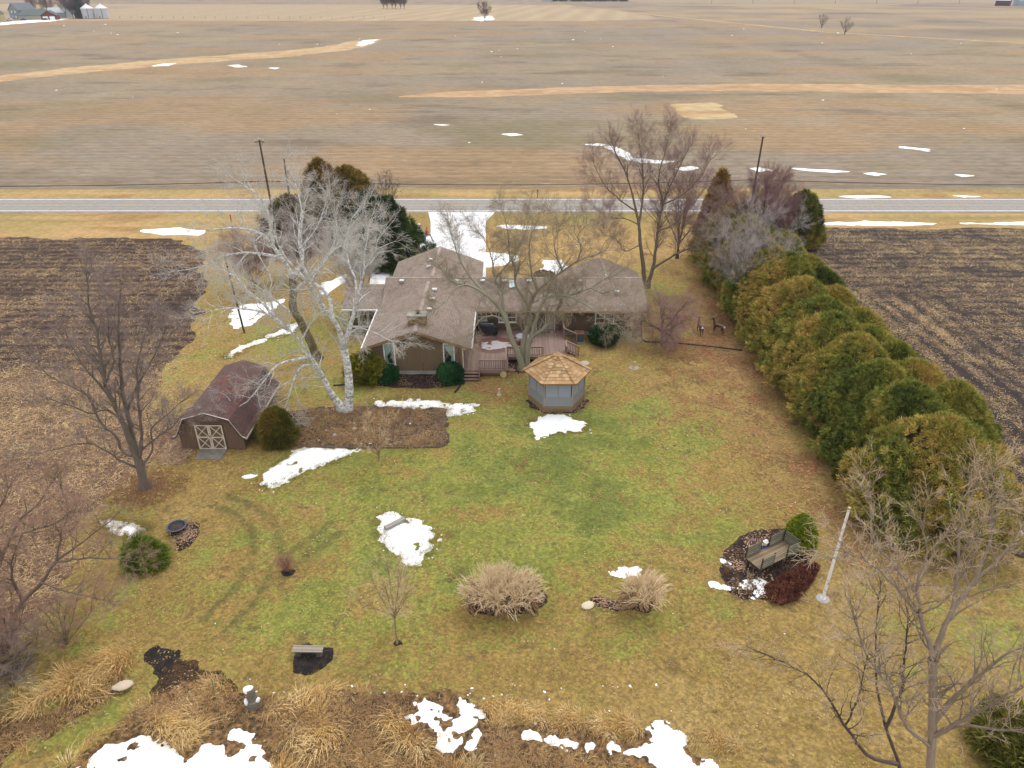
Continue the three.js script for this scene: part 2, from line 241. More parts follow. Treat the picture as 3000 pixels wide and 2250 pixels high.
const MAPLE_LEFT = { base: [-23.92,-37.51], limbs: [
  [0.34,[-23.94,-0.06,-37.51,-23.89,1.59,-37.51,-23.86,2.36,-37.51]],
  [0.22,[-23.86,2.36,-37.51,-23.93,3.68,-37.41,-23.96,5.33,-37.31,-24.09,6.57,-37.21,-24.14,7.99,-37.11,-23.87,9.8,-37.01,-23.52,11.53,-36.91,-23.46,13.18,-36.81,-23.07,14.67,-36.71]],
  [0.2,[-23.86,2.36,-37.51,-23.86,4.1,-37.71,-23.88,5.55,-37.91,-23.85,7.2,-38.11,-23.47,9.35,-38.31,-22.97,11.94,-38.51,-22.43,13.6,-38.71]],
  [0.13,[-23.67,2.49,-37.51,-23.02,4.16,-37.24,-22.65,5.54,-36.98,-22.14,7.43,-36.71,-21.66,9.24,-36.44,-20.79,11.06,-36.18,-19.97,12.39,-35.91]],
  [0.09,[-24.11,1.59,-37.51,-24.68,2.36,-37.15,-25.16,3.36,-36.79,-25.85,4.22,-36.43,-27.07,4.22,-36.07,-28.43,3.99,-35.71]],
  [0.12,[-23.98,2.49,-37.51,-24.79,2.79,-37.62,-24.84,3.59,-37.74,-25.75,4.99,-37.85,-25.96,6.58,-37.97,-27.01,7.33,-38.08,-28.08,7.95,-38.2,-28.92,9.24,-38.31]],
  [0.08,[-23.62,1.84,-37.51,-22.82,3.04,-37.81,-22.77,4.21,-38.11,-21.91,4.88,-38.41,-20.79,5.79,-38.71]],
  [0.08,[-23.43,2.99,-37.51,-22.03,4.12,-37.31,-20.7,5.1,-37.11,-20.05,5.82,-36.91,-18.88,6.29,-36.71]],
  [0.1,[-24.09,6.57,-37.21,-24.81,7.75,-37.54,-25.62,8.92,-37.86,-26.14,10.07,-38.19,-26.46,11.2,-38.51]],
  [0.09,[-23.95,5.49,-38.01,-22.76,7.37,-37.81,-21.61,8.83,-37.61,-20.6,10.24,-37.41,-19.86,11.39,-37.21]],
  [0.07,[-23.96,5.33,-37.31,-24.41,6.37,-36.76,-24.89,6.48,-36.21,-25.53,7.27,-35.66,-26.04,8.04,-35.11]],
  [0.08,[-24.14,7.99,-37.11,-23.54,9.27,-37.61,-23.73,10.54,-38.11,-23.61,12.21,-38.61,-23.92,13.03,-39.11]]] };
const LOCUST = { base: [1.02,-54.01], limbs: [
  [0.25,[0.88,0.04,-53.81,0.55,1.51,-53.68,-0.12,3.3,-53.56,-0.44,4.69,-53.43,-1.19,6.15,-53.31,-2.24,7.24,-53.18,-3.48,7.97,-53.06,-4.72,8.35,-52.93,-5.5,9.39,-52.81]],
  [0.14,[-0.44,4.7,-53.41,-0.77,5.77,-53.93,-0.87,6.96,-54.45,-1.42,7.68,-54.97,-1.63,9.31,-55.49,-2.26,10.81,-56.01]],
  [0.24,[1.02,-0.17,-54.21,1,2.67,-54.37,1.44,4.19,-54.54,1.43,5.44,-54.7,2.07,6.79,-54.86,3.15,7.66,-55.02,4.12,8.29,-55.19,5.28,9.14,-55.35,6.89,9.64,-55.51]],
  [0.13,[1.42,5.48,-54.61,0.99,6.03,-55.01,0.32,7.04,-55.41,0.21,8.28,-55.81,-0.22,9.63,-56.21,-0.33,11.18,-56.61,-0.65,12.38,-57.01]],
  [0.2,[1.25,-0.06,-54.01,1.55,2.95,-53.8,2.52,3.9,-53.58,3.46,5.19,-53.37,4.04,6.8,-53.15,5.17,7.34,-52.94,6.18,7.87,-52.72,7.16,8.62,-52.51]],
  [0.15,[1.55,2.94,-53.81,2.05,5.17,-53.41,2.65,6.85,-53.01,3.57,7.25,-52.61,4.59,7.3,-52.21,5.62,6.9,-51.81,7.2,5.94,-51.41,8.23,5.44,-51.01]],
  [0.09,[-0.33,4.58,-53.41,-1.72,5.44,-52.81,-2.67,5.24,-52.21,-3.08,4.47,-51.61]],
  [0.1,[2.07,6.81,-54.81,1.6,8.37,-54.36,1.36,10.08,-53.91,1.43,11.63,-53.46,1.9,13.12,-53.01]],
  [0.08,[4.1,8.35,-55.01,3.62,9.55,-54.81,3.36,10.72,-54.61,3.63,11.86,-54.41]],
  [0.1,[-2.24,7.19,-53.31,-3.09,8.1,-53.86,-4.04,9.36,-54.41,-4.47,10.27,-54.96,-4.78,11.52,-55.51]],
  [0.06,[5.27,9.18,-55.21,5.48,10.49,-54.64,5.08,11.54,-54.08,5.6,12.56,-53.51]],
  [0.06,[-3.48,7.99,-53.01,-4.38,8,-52.41,-5.11,7.13,-51.81,-5.9,6.71,-51.21]],
  [0.08,[-1.41,7.82,-54.61,-0.33,8.96,-55.21,0.53,9.99,-55.81,0.97,10.91,-56.41,1.4,12.05,-57.01]],
  [0.06,[6.18,7.88,-52.71,7.07,7.66,-52.14,7.81,8.11,-51.58,8.48,7.68,-51.01]]] };
const ELM = { base: [14.38,-72.65], limbs: [
  [0.33,[14.31,0,-72.65,13.92,2.58,-72.58,13.42,4.81,-72.51,13.08,6.95,-72.44,12.67,8.35,-72.36,12,10.45,-72.29,11.15,12.49,-72.22,9.99,14.47,-72.15]],
  [0.28,[14.6,0,-72.65,15.11,2.6,-72.95,15.26,6.01,-73.25,15.57,8.73,-73.55,16.49,11.44,-73.85,17.49,13.74,-74.15]],
  [0.17,[15.09,2.21,-72.65,17.2,3.85,-72.28,19.11,5.09,-71.9,20.84,7.19,-71.53,21.29,9.38,-71.15]],
  [0.18,[13.07,6.97,-72.35,13.29,10.33,-72.78,12.96,12.94,-73.22,12.47,15.48,-73.65]],
  [0.12,[12.67,8.36,-72.35,10.65,9.83,-72.05,9.15,11.26,-71.75,7.99,13.32,-71.45]],
  [0.08,[13.41,4.83,-72.45,11.75,4.31,-72.02,10.71,5.74,-71.58,9.75,6.23,-71.15]],
  [0.13,[15.55,8.76,-73.45,14.75,11.64,-72.98,15.06,14.4,-72.52,15.13,16.08,-72.05]],
  [0.1,[15.55,8.76,-73.45,17.32,9.97,-72.85,18.68,11.82,-72.25,19.31,13.6,-71.65]],
  [0.08,[13.09,6.94,-72.45,11.65,7.45,-73.02,9.96,7.29,-73.58,8.72,8.21,-74.15]],
  [0.09,[15.19,6.1,-72.95,17.32,6.9,-73.68,18.89,8.49,-74.42,19.97,9.73,-75.15]]] };
const NEAR_RIGHT = { base: [16.69,-16], limbs: [
  [0.26,[16.69,-1.31,-16,15.96,1.37,-16,15.33,3.7,-16,14.58,6.58,-16,13.73,9.55,-16]],
  [0.13,[13.73,9.55,-16,13.07,11.07,-16.25,12.64,12.51,-16.5,12.91,13.09,-16.75,12.64,14.05,-17]],
  [0.17,[14.67,6.37,-16,14.7,7.91,-15.7,14.85,9.35,-15.4,15,10.63,-15.1,15.49,11.75,-14.8]],
  [0.15,[13.72,9.69,-16,13.97,11.19,-16.3,14.49,12.24,-16.6,15.27,13.03,-16.9,15.77,13.88,-17.2]],
  [0.1,[13.97,11.19,-16.3,14.06,12.28,-16.73,13.86,14.3,-17.17,14.18,15.02,-17.6]],
  [0.12,[14.98,4.95,-16,13.62,6.4,-15.75,12.3,8.75,-15.5,10.97,10.63,-15.25,10.08,12.43,-15]],
  [0.14,[14.85,5.51,-16,14.84,7.2,-15.33,15.1,9.19,-14.67,15.04,10.95,-14]],
  [0.1,[14.79,5.72,-16,15,7.38,-15.13,15.46,8.32,-14.27,15.41,9.47,-13.4]],
  [0.07,[14.49,12.24,-16.6,14.85,13.24,-16.93,14.91,14.21,-17.27,14.77,14.86,-17.6]],
  [0.08,[13.02,11.56,-16.6,12.31,12.46,-17.07,11.59,13.18,-17.53,11.41,14.23,-18]],
  [0.08,[13.19,10.9,-16.4,11.48,12.94,-16.07,10.36,14.04,-15.73,9.57,14.65,-15.4]]] };
const NEAR_DARK = { base: [16.65,-17], limbs: [
  [0.12,[16.65,-3.19,-17,15.76,0.1,-17.13,15.31,1.72,-17.27,14.23,4.06,-17.4,13.27,6.66,-17.53,12.74,9.04,-17.67,12.55,10.32,-17.8]],
  [0.07,[14.15,4.2,-17.3,13.91,6.81,-17,13.26,9.19,-16.7,12.79,10.64,-16.4]],
  [0.09,[14.94,2.37,-17,13.96,2.48,-17.25,12.72,4.03,-17.5,11.75,5.51,-17.75,11.21,6.07,-18,10.5,6.41,-18.25,9.57,6.75,-18.5]],
  [0.045,[12.79,3.89,-17.6,12.72,5.89,-17.3,12.33,7.84,-17]]] };
const LEFT_BOTTOM = { base: [-25.82,-26.23], limbs: [
  [0.16,[-25.9,-0.08,-26.23,-24.84,1.36,-26.33,-23.58,2.54,-26.43,-22.52,3.82,-26.53,-21.03,4.92,-26.63,-19.81,5.87,-26.73]],
  [0.1,[-24.75,1.46,-26.23,-24.43,3.34,-25.9,-23.66,4.99,-25.56,-22.37,6.8,-25.23]],
  [0.07,[-22.43,3.91,-26.43,-20.72,4.55,-26.03,-19.23,4.92,-25.63,-18,5.17,-25.23]],
  [0.06,[-23.49,2.64,-26.33,-21.85,2.65,-25.76,-20.3,2.82,-25.2,-19.23,3.13,-24.63]],
  [0.06,[-22.43,3.91,-26.43,-21.95,5.34,-26.9,-21.55,6.49,-27.36,-21.83,7.38,-27.83]]] };
const LEFT_EDGE = { base: [-27.48,-26.92], limbs: [
  [0.2,[-27.51,-0.08,-26.92,-26.67,1.92,-27.05,-25.64,3.61,-27.19,-24.93,4.71,-27.32,-24.14,5.78,-27.45,-23.15,6.56,-27.59,-22.44,7.46,-27.72]],
  [0.1,[-25.38,3.86,-26.92,-25.03,5.55,-26.65,-23.96,7.29,-26.39,-22.92,8.69,-26.12]],
  [0.08,[-24.84,4.8,-27.22,-23.1,5.67,-26.82,-21.65,6.39,-26.42,-20.56,7.34,-26.02]]] };
// ------------------------------------------------------------------ the ground
const px = (c, k = 1) => c.map((v) => toSrgb(toLin(v) / LIT * k));       // a colour the photograph shows, as a texture value
const inPoly = (P, x, z) => { let s = false; for (let i = 0, j = P.length - 2; i < P.length; j = i, i += 2) if ((P[i + 1] > z) !== (P[j + 1] > z) && x < (P[j] - P[i]) * (z - P[i + 1]) / (P[j + 1] - P[i + 1]) + P[i]) s = !s; return s; };
const edgeDist = (P, x, z) => { let m = 1e9; for (let i = 0, j = P.length - 2; i < P.length; j = i, i += 2) { const ax = P[j], az = P[j + 1], bx_ = P[i] - ax, bz = P[i + 1] - az, t = clamp(((x - ax) * bx_ + (z - az) * bz) / (bx_ * bx_ + bz * bz || 1)); m = Math.min(m, Math.hypot(x - ax - bx_ * t, z - az - bz * t)); } return m; };
const inside = (P, x, z) => (inPoly(P, x, z) ? 1 : -1) * edgeDist(P, x, z);
// A low mound over a polygon: its surface rises through the ground along an uneven edge. height(d, x, z) with d the distance inside the edge.
function moundGeo(P, cell, { rough = 0.3, scale = 1, top = 0.05, slope = 0.5, relief = 0, y0 = 0, color, holes = 0, holeScale = 0.5, relScale = 4, sx = 1, crumb = 0 } = {}) {
  let x0 = 1e9, x1 = -1e9, z0 = 1e9, z1 = -1e9;
  for (let i = 0; i < P.length; i += 2) { x0 = Math.min(x0, P[i]); x1 = Math.max(x1, P[i]); z0 = Math.min(z0, P[i + 1]); z1 = Math.max(z1, P[i + 1]); }
  x0 -= rough + cell; z0 -= rough + cell; const nx = Math.ceil((x1 + rough + cell - x0) / (cell * sx)), nz = Math.ceil((z1 + rough + cell - z0) / cell);
  const h = new Float32Array((nx + 1) * (nz + 1));
  for (let j = 0; j <= nz; j++) for (let i = 0; i <= nx; i++) {
    const x = x0 + i * cell * sx, z = z0 + j * cell;
    let d = inside(P, x, z); 
    if (d > -3 * rough - cell * 2) { d += rough * 2.4 * (fbm(x / scale / sx, z / scale, 4) - 0.5) + crumb * (noise(x / 0.13 / sx, z / 0.13) + noise(x / 0.3 / sx + 7, z / 0.3) - 1); if (holes) d = Math.min(d, (fbm(x / holeScale + 40, z / holeScale + 9, 3) - holes) * holeScale * 2 + Math.max(0, d - 1.2) * 0.6); }
    let y = Math.min(top, d * slope); if (d > 0 && relief) y += relief * (fbm(x * relScale, z * relScale, 3) - 0.5) * Math.min(1, d * 3);
    h[j * (nx + 1) + i] = Math.max(-0.06, y) + y0;
  }
  const pos = [], uv = [], col = [], idx = [], map = new Int32Array(h.length).fill(-1);
  const vert = (i, j) => { const k = j * (nx + 1) + i; if (map[k] < 0) { map[k] = pos.length / 3; const x = x0 + i * cell * sx, z = z0 + j * cell; pos.push(x, h[k], z); uv.push(x, -z); if (color) { const c = color(x, z); col.push(c[0], c[1], c[2]); } } return map[k]; };
  for (let j = 0; j < nz; j++) for (let i = 0; i < nx; i++) {
    const k = j * (nx + 1) + i; if (Math.max(h[k], h[k + 1], h[k + nx + 1], h[k + nx + 2]) <= y0 - 0.02) continue;
    const a = vert(i, j), b = vert(i + 1, j), c = vert(i, j + 1), d = vert(i + 1, j + 1); idx.push(a, c, b, b, c, d);
  }
  const g = new THREE.BufferGeometry(); g.setAttribute('position', new THREE.Float32BufferAttribute(pos, 3)); g.setAttribute('uv', new THREE.Float32BufferAttribute(uv, 2));
  if (color) g.setAttribute('color', new THREE.Float32BufferAttribute(col, 3));
  g.setIndex(idx); g.computeVertexNormals(); return g;
}
const mixc = (a, b, t) => [lerp(a[0], b[0], t), lerp(a[1], b[1], t), lerp(a[2], b[2], t)];
const linc = (c, k = 1) => c.map((v) => toLin(v) / LIT * k);

// lawn: one sheet, its colour map drawn from the patches of green, dead and trodden grass
const LX0 = -62, LX1 = 62, LZ0 = -101, LZ1 = -8;
// x, z, radius along x, radius along z, green added
const GREEN = [[-1, -38, 9, 9, 0.5], [-9, -37, 7, 5, 0.3], [4, -41, 7, 8, 0.32], [4.5, -34, 3.2, 3, 0.36], [-3.5, -30, 8, 4, 0.3], [-15, -40.5, 5, 2.4, 0.5], [-11, -26, 6, 2.2, 0.34], [9, -44, 6, 8, 0.2], [-17, -20, 6, 3.2, 0.34], [12, -27, 5, 4, 0.24], [0.5, -47, 3, 2, 0.3],
  [-21, -58, 4, 6, 0.24], [-17, -52, 3, 3, 0.15], [10, -67, 8, 4, 0.3], [4, -71, 6, 3, 0.3], [-4, -24, 3, 1.5, 0.18], [-23, -33, 3, 2.5, 0.2], [-14, -31, 4, 3, 0.12], [16, -75, 3, 10, 0.16],
  [6, -21, 10, 4, -0.34], [15, -24, 7, 5, -0.26], [13, -38, 5, 9, -0.12], [-20, -46, 3, 6, -0.24], [-26, -52, 4, 4, -0.2], [-17, -29, 4, 4, -0.1], [2, -82, 18, 8, -0.3], [-24, -40, 3, 4, -0.12], [19, -50, 3, 12, -0.3]];
const LEAF = [[18, -58, 4, 5, 0.9], [16, -50, 3.4, 4, 0.4], [19, -42, 2.6, 8, 0.45], [20.5, -60, 2, 16, 0.85], [13, -59, 3, 2.4, 0.8], [7, -58.5, 3, 1.4, 0.8], [13, -47, 2, 3, 0.25], [20, -35, 1.6, 5, 0.55], [-3, -51, 3, 2, 0.55], [2, -51.5, 3, 2, 0.4], [18, -67, 2, 5, 0.4]];
const GOLD = [[0, -86, 40, 9, 0.8], [-45, -93, 20, 6, 0.9], [45, -93, 20, 6, 0.8], [-27, -84, 10, 8, 0.7], [-21, -45, 3, 6, 0.55], [-24, -50, 5, 6, 0.5], [10, -85, 10, 7, 0.5], [-3, -80, 5, 4, 0.3]];
const blob = (L, x, z) => { let s = 0; for (const [bx_, bz, rx, rz, a] of L) { const d = ((x - bx_) / rx) ** 2 + ((z - bz) / rz) ** 2; if (d < 5) s += a * Math.exp(-d); } return s; };
const TRACKS = [[-19.5, -35.8, -17.4, -35, -15.6, -33.2, -14.9, -31, -15.1, -28.6, -16, -26.4], [-18.3, -36.6, -16.2, -35.6, -14.2, -33.6, -13.3, -31, -13.6, -28, -14.6, -25.6], [-11, -34, -13.6, -30.4], [-10.1, -33.4, -12.6, -29.6]];
const trackAt = (x, z) => { let m = 9; for (const P of TRACKS) for (let i = 0; i + 3 < P.length; i += 2) { const ax = P[i], az = P[i + 1], dx = P[i + 2] - ax, dz = P[i + 3] - az, t = clamp(((x - ax) * dx + (z - az) * dz) / (dx * dx + dz * dz)); m = Math.min(m, Math.hypot(x - ax - dx * t, z - az - dz * t)); } return m; };
const LAWN = { tan: [168, 140, 78], straw: [186, 158, 98], green: [156, 158, 74], deep: [112, 124, 56], gold: [204, 166, 104], leaf: [160, 120, 86], soil: [104, 84, 60] };
{
  const N = 2048, G = 128, mg = new Float32Array(G * G), ml = new Float32Array(G * G), mo = new Float32Array(G * G), mt = new Float32Array(512 * 512);
  for (let j = 0; j < G; j++) for (let i = 0; i < G; i++) { const x = lerp(LX0, LX1, i / (G - 1)), z = lerp(LZ1, LZ0, j / (G - 1)); mg[j * G + i] = blob(GREEN, x, z); ml[j * G + i] = blob(LEAF, x, z); mo[j * G + i] = blob(GOLD, x, z); }
  for (let j = 0; j < 512; j++) for (let i = 0; i < 512; i++) { const x = lerp(LX0, LX1, i / 511), z = lerp(LZ1, LZ0, j / 511); if (x > -22 && x < -8 && z > -39 && z < -23) mt[j * 512 + i] = 1 - smooth(0.1, 0.42, trackAt(x, z)); }
  const bil = (m, n, u, v) => { const x = clamp(u * (n - 1), 0, n - 1.001), y = clamp(v * (n - 1), 0, n - 1.001), i = x | 0, j = y | 0, a = x - i, b = y - j; return lerp(lerp(m[j * n + i], m[j * n + i + 1], a), lerp(m[(j + 1) * n + i], m[(j + 1) * n + i + 1], a), b); };
  const c0 = Object.fromEntries(Object.entries(LAWN).map(([k, v]) => [k, px(v)]));
  T.lawn = tex(N, (i, j) => {
    const u = i / N, v = j / N, x = lerp(LX0, LX1, u), z = lerp(LZ1, LZ0, v);
    const big = fbm(x / 7, z / 5, 3), mid = fbm(x / 1.6 + 9, z / 1.3, 3), fine = noise(x / 0.24, z / 0.2), sp = hash(i, j), sp2 = noise(x / 0.11 + 50, z / 0.1);
    let g = 0.2 + bil(mg, G, u, v) * 0.85 + (big - 0.5) * 1.1 + (mid - 0.5) * 1.15 + (fine - 0.5) * 0.5 + (sp - 0.5) * 0.4;
    let c = mixc(c0.tan, c0.green, smooth(0.15, 0.75, g)); c = mixc(c, c0.deep, 0.75 * smooth(0.72, 1.25, g)); c = mixc(c, c0.straw, 0.8 * smooth(0.1, -0.45, g));
    c = mixc(c, c0.gold, clamp(bil(mo, G, u, v)) * (0.5 + 0.5 * smooth(0.35, 0.6, mid)));
    const lf = bil(ml, G, u, v); if (lf > 0.02) c = mixc(c, c0.leaf, clamp(lf * 0.45) * smooth(0.62 - lf * 0.45, 0.78 - lf * 0.3, 0.5 * mid + 0.3 * fine + 0.25 * sp + 0.1));
    const tr = bil(mt, 512, u, v); if (tr > 0) c = mixc(c, mixc(c0.deep, c0.soil, 0.55), tr * 0.62 * smooth(0.25, 0.55, mid * 0.6 + fine * 0.4));
    const th = smooth(0.71, 0.8, fbm(x / 0.7 + 80, z / 0.6, 3)); c = mixc(c, c0.soil, th * 0.4);
    const k = 0.7 + 0.34 * sp2 + 0.24 * sp; return [c[0] * k, c[1] * k, c[2] * k];
  });
  T.lawn.repeat.set(1, 1); T.lawn.wrapS = T.lawn.wrapT = THREE.ClampToEdgeWrapping;
  const g = new THREE.PlaneGeometry(LX1 - LX0, LZ1 - LZ0, 1, 1).rotateX(-Math.PI / 2).translate((LX0 + LX1) / 2, 0, (LZ0 + LZ1) / 2);
  structure('lawn', g, std(0xffffff, 1, { map: T.lawn, bumpMap: rep(T.bumpy, 40), bumpScale: 0.03 }), 'patchy green and straw coloured lawn round the house');
}
console.log('lawn');
// far stubble fields: one sheet to the horizon
{
  T.stubble = tex(1024, (i, j) => { // 48 m a side, rows along u
    const row = Math.sin(j / 1024 * 63 * Math.PI * 2), n = fbm(i / 256, j / 16, 4, 4) , s = noise(i / 24, j / 2.5, 0), f = hash(i, j), w = fbm(i / 40 + 7, j / 20, 4);
    const k = 0.8 + 0.06 * row + 0.2 * (n - 0.5) + 0.2 * (s - 0.5) + 0.2 * (f - 0.5) + 0.16 * (w - 0.5), g = fbm(i / 90 + 3, j / 40, 3) - 0.5;
    return [255 * k, 255 * k * (1 - 0.05 * g), 255 * k * (1 - 0.14 * g)];
  }, 1 / 48);
  const zs = [40]; for (let z = -88; z > -6500; z -= Math.max(1.6, (-z) * (-z) / 26000)) zs.push(z); zs.splice(1, 0, -20, -55);
  const nx = 420, pos = [], uv = [], col = [], idx = [];
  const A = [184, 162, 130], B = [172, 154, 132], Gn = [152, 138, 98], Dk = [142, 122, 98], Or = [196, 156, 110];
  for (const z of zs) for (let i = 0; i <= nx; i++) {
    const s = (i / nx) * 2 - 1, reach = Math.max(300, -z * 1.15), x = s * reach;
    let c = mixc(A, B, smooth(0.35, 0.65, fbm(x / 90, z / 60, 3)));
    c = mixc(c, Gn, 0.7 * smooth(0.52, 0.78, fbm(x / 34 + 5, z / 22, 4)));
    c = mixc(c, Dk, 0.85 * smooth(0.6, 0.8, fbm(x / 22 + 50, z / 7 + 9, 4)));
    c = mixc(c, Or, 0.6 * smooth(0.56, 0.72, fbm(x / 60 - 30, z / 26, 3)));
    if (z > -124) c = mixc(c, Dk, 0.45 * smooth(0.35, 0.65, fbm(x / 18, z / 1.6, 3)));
    const lx = linc(c, 1.22); pos.push(x, -0.03, z); uv.push(x, -z); col.push(lx[0], lx[1], lx[2]);
  }
  for (let j = 0; j + 1 < zs.length; j++) for (let i = 0; i < nx; i++) { const a = j * (nx + 1) + i, b = a + 1, c = a + nx + 1, d = c + 1; idx.push(a, b, d, a, d, c); }
  const g = new THREE.BufferGeometry(); g.setAttribute('position', new THREE.Float32BufferAttribute(pos, 3)); g.setAttribute('uv', new THREE.Float32BufferAttribute(uv, 2)); g.setAttribute('color', new THREE.Float32BufferAttribute(col, 3)); g.setIndex(idx); g.computeVertexNormals();
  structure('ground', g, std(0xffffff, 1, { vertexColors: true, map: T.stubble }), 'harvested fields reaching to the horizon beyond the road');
}
console.log('fields');
// grass verges, the road and its lines
{
  const strip = (name, x0, x1, z0, z1, y, mat, label, colorFn, cx = 2, cz = 0.6) => {
    const nx = Math.ceil((x1 - x0) / cx), nz = Math.max(1, Math.ceil(Math.abs(z1 - z0) / cz)), g = new THREE.PlaneGeometry(x1 - x0, Math.abs(z1 - z0), nx, nz).rotateX(-Math.PI / 2).translate((x0 + x1) / 2, y, (z0 + z1) / 2), p = g.attributes.position, uv = g.attributes.uv, col = [];
    for (let i = 0; i < p.count; i++) { uv.setXY(i, p.getX(i), -p.getZ(i)); if (colorFn) { const c = colorFn(p.getX(i), p.getZ(i)); col.push(c[0], c[1], c[2]); } }
    if (colorFn) g.setAttribute('color', new THREE.Float32BufferAttribute(col, 3));
    return structure(name, g, mat, label);
  };
  const vm = std(0xffffff, 1, { vertexColors: true, map: rep(T.mottle, 0.35), bumpMap: rep(T.bumpy, 0.6), bumpScale: 0.02 });
  const vc = (x, z) => { let c = mixc([200, 164, 108], [178, 154, 96], smooth(0.35, 0.65, fbm(x / 9, z / 2.2, 4))); c = mixc(c, [156, 140, 80], 0.7 * smooth(0.56, 0.76, fbm(x / 14 + 20, z / 1.5, 4))); c = mixc(c, [160, 118, 72], 0.6 * smooth(0.58, 0.75, fbm(x / 5 + 20, z / 2 + 7, 4))); return linc(c, 1.2); };
  strip('verge', -260, -30, -89.6, -101.4, 0.012, vm, 'golden grass verge between the dark field and the road', vc);
  strip('verge', 30, 260, -90, -101.4, 0.012, vm, 'golden grass verge between the stubble field and the road', vc);
  strip('verge', -260, 260, -109, -114.6, 0.012, vm, 'golden grass verge along the far side of the road', vc);
  T.asphalt = tex(512, (i, j) => { const n = fbm(i / 40, j / 20, 4), f = hash(i, j); return grey(196 + 60 * (n - 0.5) + 46 * (f - 0.5)); });
  const am = std(0xffffff, 0.9, { vertexColors: true, map: rep(T.asphalt, 0.4) });
  const ac = (x, z) => { const q = (z + 105.3) / 3.05, wheel = Math.exp(-(((Math.abs(q) - 0.28) / 0.12) ** 2)) + Math.exp(-(((Math.abs(q) - 0.76) / 0.12) ** 2)); const k = 1.75 * (1 - 0.1 * wheel + 0.1 * (fbm(x / 12, z / 0.8, 3) - 0.5)); return linc([172, 167, 163], k); };
  strip('road', -300, 300, -101.7, -108.9, 0.03, am, 'grey asphalt road crossing in front of the house', ac, 3, 0.25);
  const gc = (x, z) => linc(mixc([178, 160, 134], [150, 134, 112], smooth(0.35, 0.65, fbm(x / 3, z * 3, 4))), 1.2);
  strip('road_shoulder', -300, 300, -100.95, -101.75, 0.02, vm, 'gravel shoulder on the house side of the road', gc, 1, 0.2); strip('road_shoulder', -300, 300, -108.85, -109.5, 0.02, vm, 'gravel shoulder on the field side of the road', gc, 1, 0.2);
  const lw = std(new THREE.Color().setRGB(0.78, 0.78, 0.79), 0.8, { map: rep(T.mottle, 0.5) }), ly = std(alb(236, 190, 92), 0.8, { map: rep(T.mottle, 0.5) });
  strip('road_marking', -300, 300, -102.15, -102.36, 0.036, lw, 'white edge line on the house side of the road');
  strip('road_marking', -300, 300, -108.28, -108.5, 0.036, lw, 'white edge line on the field side of the road');
  strip('road_marking', -300, 300, -105.16, -105.31, 0.036, ly, 'solid yellow centre line of the road');
  for (let x = -290; x < 300; x += 12.2) { const m = strip('road_marking', x, x + 3.4, -105.42, -105.53, 0.036, ly); tag(m, 'short yellow dash beside the solid centre line', 'road marking', 'dashes of the centre line'); }
  // driveway: pale concrete under packed snow
  const drive = [[-8.7, -101.6], [-12, -101.6], [-11.2, -97], [-10.6, -91], [-11.2, -89.6], [-16, -88.6], [-16.5, -80], [-15.5, -73.5], [-2.8, -73.5], [-3, -78], [-3.4, -90], [-3.6, -97], [-2.4, -101.6]].map(([x, z]) => [x, 0.05, z]);
  structure('driveway', slab(drive.slice(1), 0.12, [1, 0, 0]), std(new THREE.Color().setRGB(0.8, 0.81, 0.84), 0.85, { map: rep(T.mottle, 0.2), bumpMap: rep(T.bumpy, 0.5), bumpScale: 0.02 }), 'white snow dusted concrete driveway from the road to the garage');
  structure('front_walk', slab([[-2.9, 0.045, -74.6], [3.2, 0.045, -72.6], [3.2, 0.045, -71.2], [-2.9, 0.045, -73.2]], 0.1, [1, 0, 0]), M.concrete, 'concrete walk from the driveway past the front lawn');
}
// ploughed fields on both sides
T.soil = tex(1024, (i, j) => { // 8 m a side
  const n = fbm(i / 64, j / 40, 6, 16), f = hash(i, j), c = noise(i / 5, j / 4), straw = smooth(0.7, 0.86, 0.55 * noise(i / 7 + 31, j / 2.4 + 7) + 0.45 * hash(i >> 2, j >> 1));
  const k = 0.62 + 0.5 * (n - 0.5) + 0.26 * (c - 0.5) + 0.22 * (f - 0.5); return mixc([235 * k, 226 * k, 228 * k], [255, 240, 214], straw * 0.45);
}, 1 / 8);
const soilMat = std(0xffffff, 1, { vertexColors: true, map: T.soil, bumpMap: T.soil, bumpScale: 0.05 });
const leftCover = (x, z) => { // share of straw on the soil
  const row = Math.sin((z + 0.7 * fbm(x / 9, z / 4, 3)) * 4.6) * (0.5 + 1.1 * fbm(x / 4 + 2, z / 2, 3)), near = smooth(-57, -50, z) ; const w = fbm(x / 9, z / 2.2 + 4, 4);
  return clamp(0.3 + 0.44 * row * (1 - near) + near * 0.6 + 0.9 * (w - 0.5) + 0.35 * smooth(-33, -27, x) - 0.25 * Math.exp(-(((x + 30) / 8) ** 2 + ((z + 68) / 4) ** 2)));
};
const rightCover = (x, z) => { const head = smooth(50, 40, x) * smooth(-76, -66, z), row = lerp(Math.sin((z + 1.2 * fbm(x / 7, z / 3, 3)) * 4.2), Math.sin((x - 0.05 * z + 1.4 * fbm(x / 3, z / 9, 3)) * 3.6), head) * (0.3 + 1.3 * fbm(x / 3 + 8, z / 3, 3)), w = fbm(x / (6 - 4 * head), z / (2 + 6 * head), 4); return clamp(0.3 + 0.4 * row + 0.9 * (w - 0.5)); };
const soilColor = (cover, dark, straw) => (x, z) => linc(mixc(dark, straw, cover(x, z) * 0.75), 1.75);
structure('ploughed_field', moundGeo(BEDS.left_field, 0.3, { rough: 2.2, scale: 4, top: 0.05, slope: 0.12, relief: 0.1, relScale: 1.3, y0: 0.004, color: soilColor(leftCover, [80, 58, 47], [198, 160, 128]) }), soilMat, 'dark ploughed field with straw rows beside the shed');
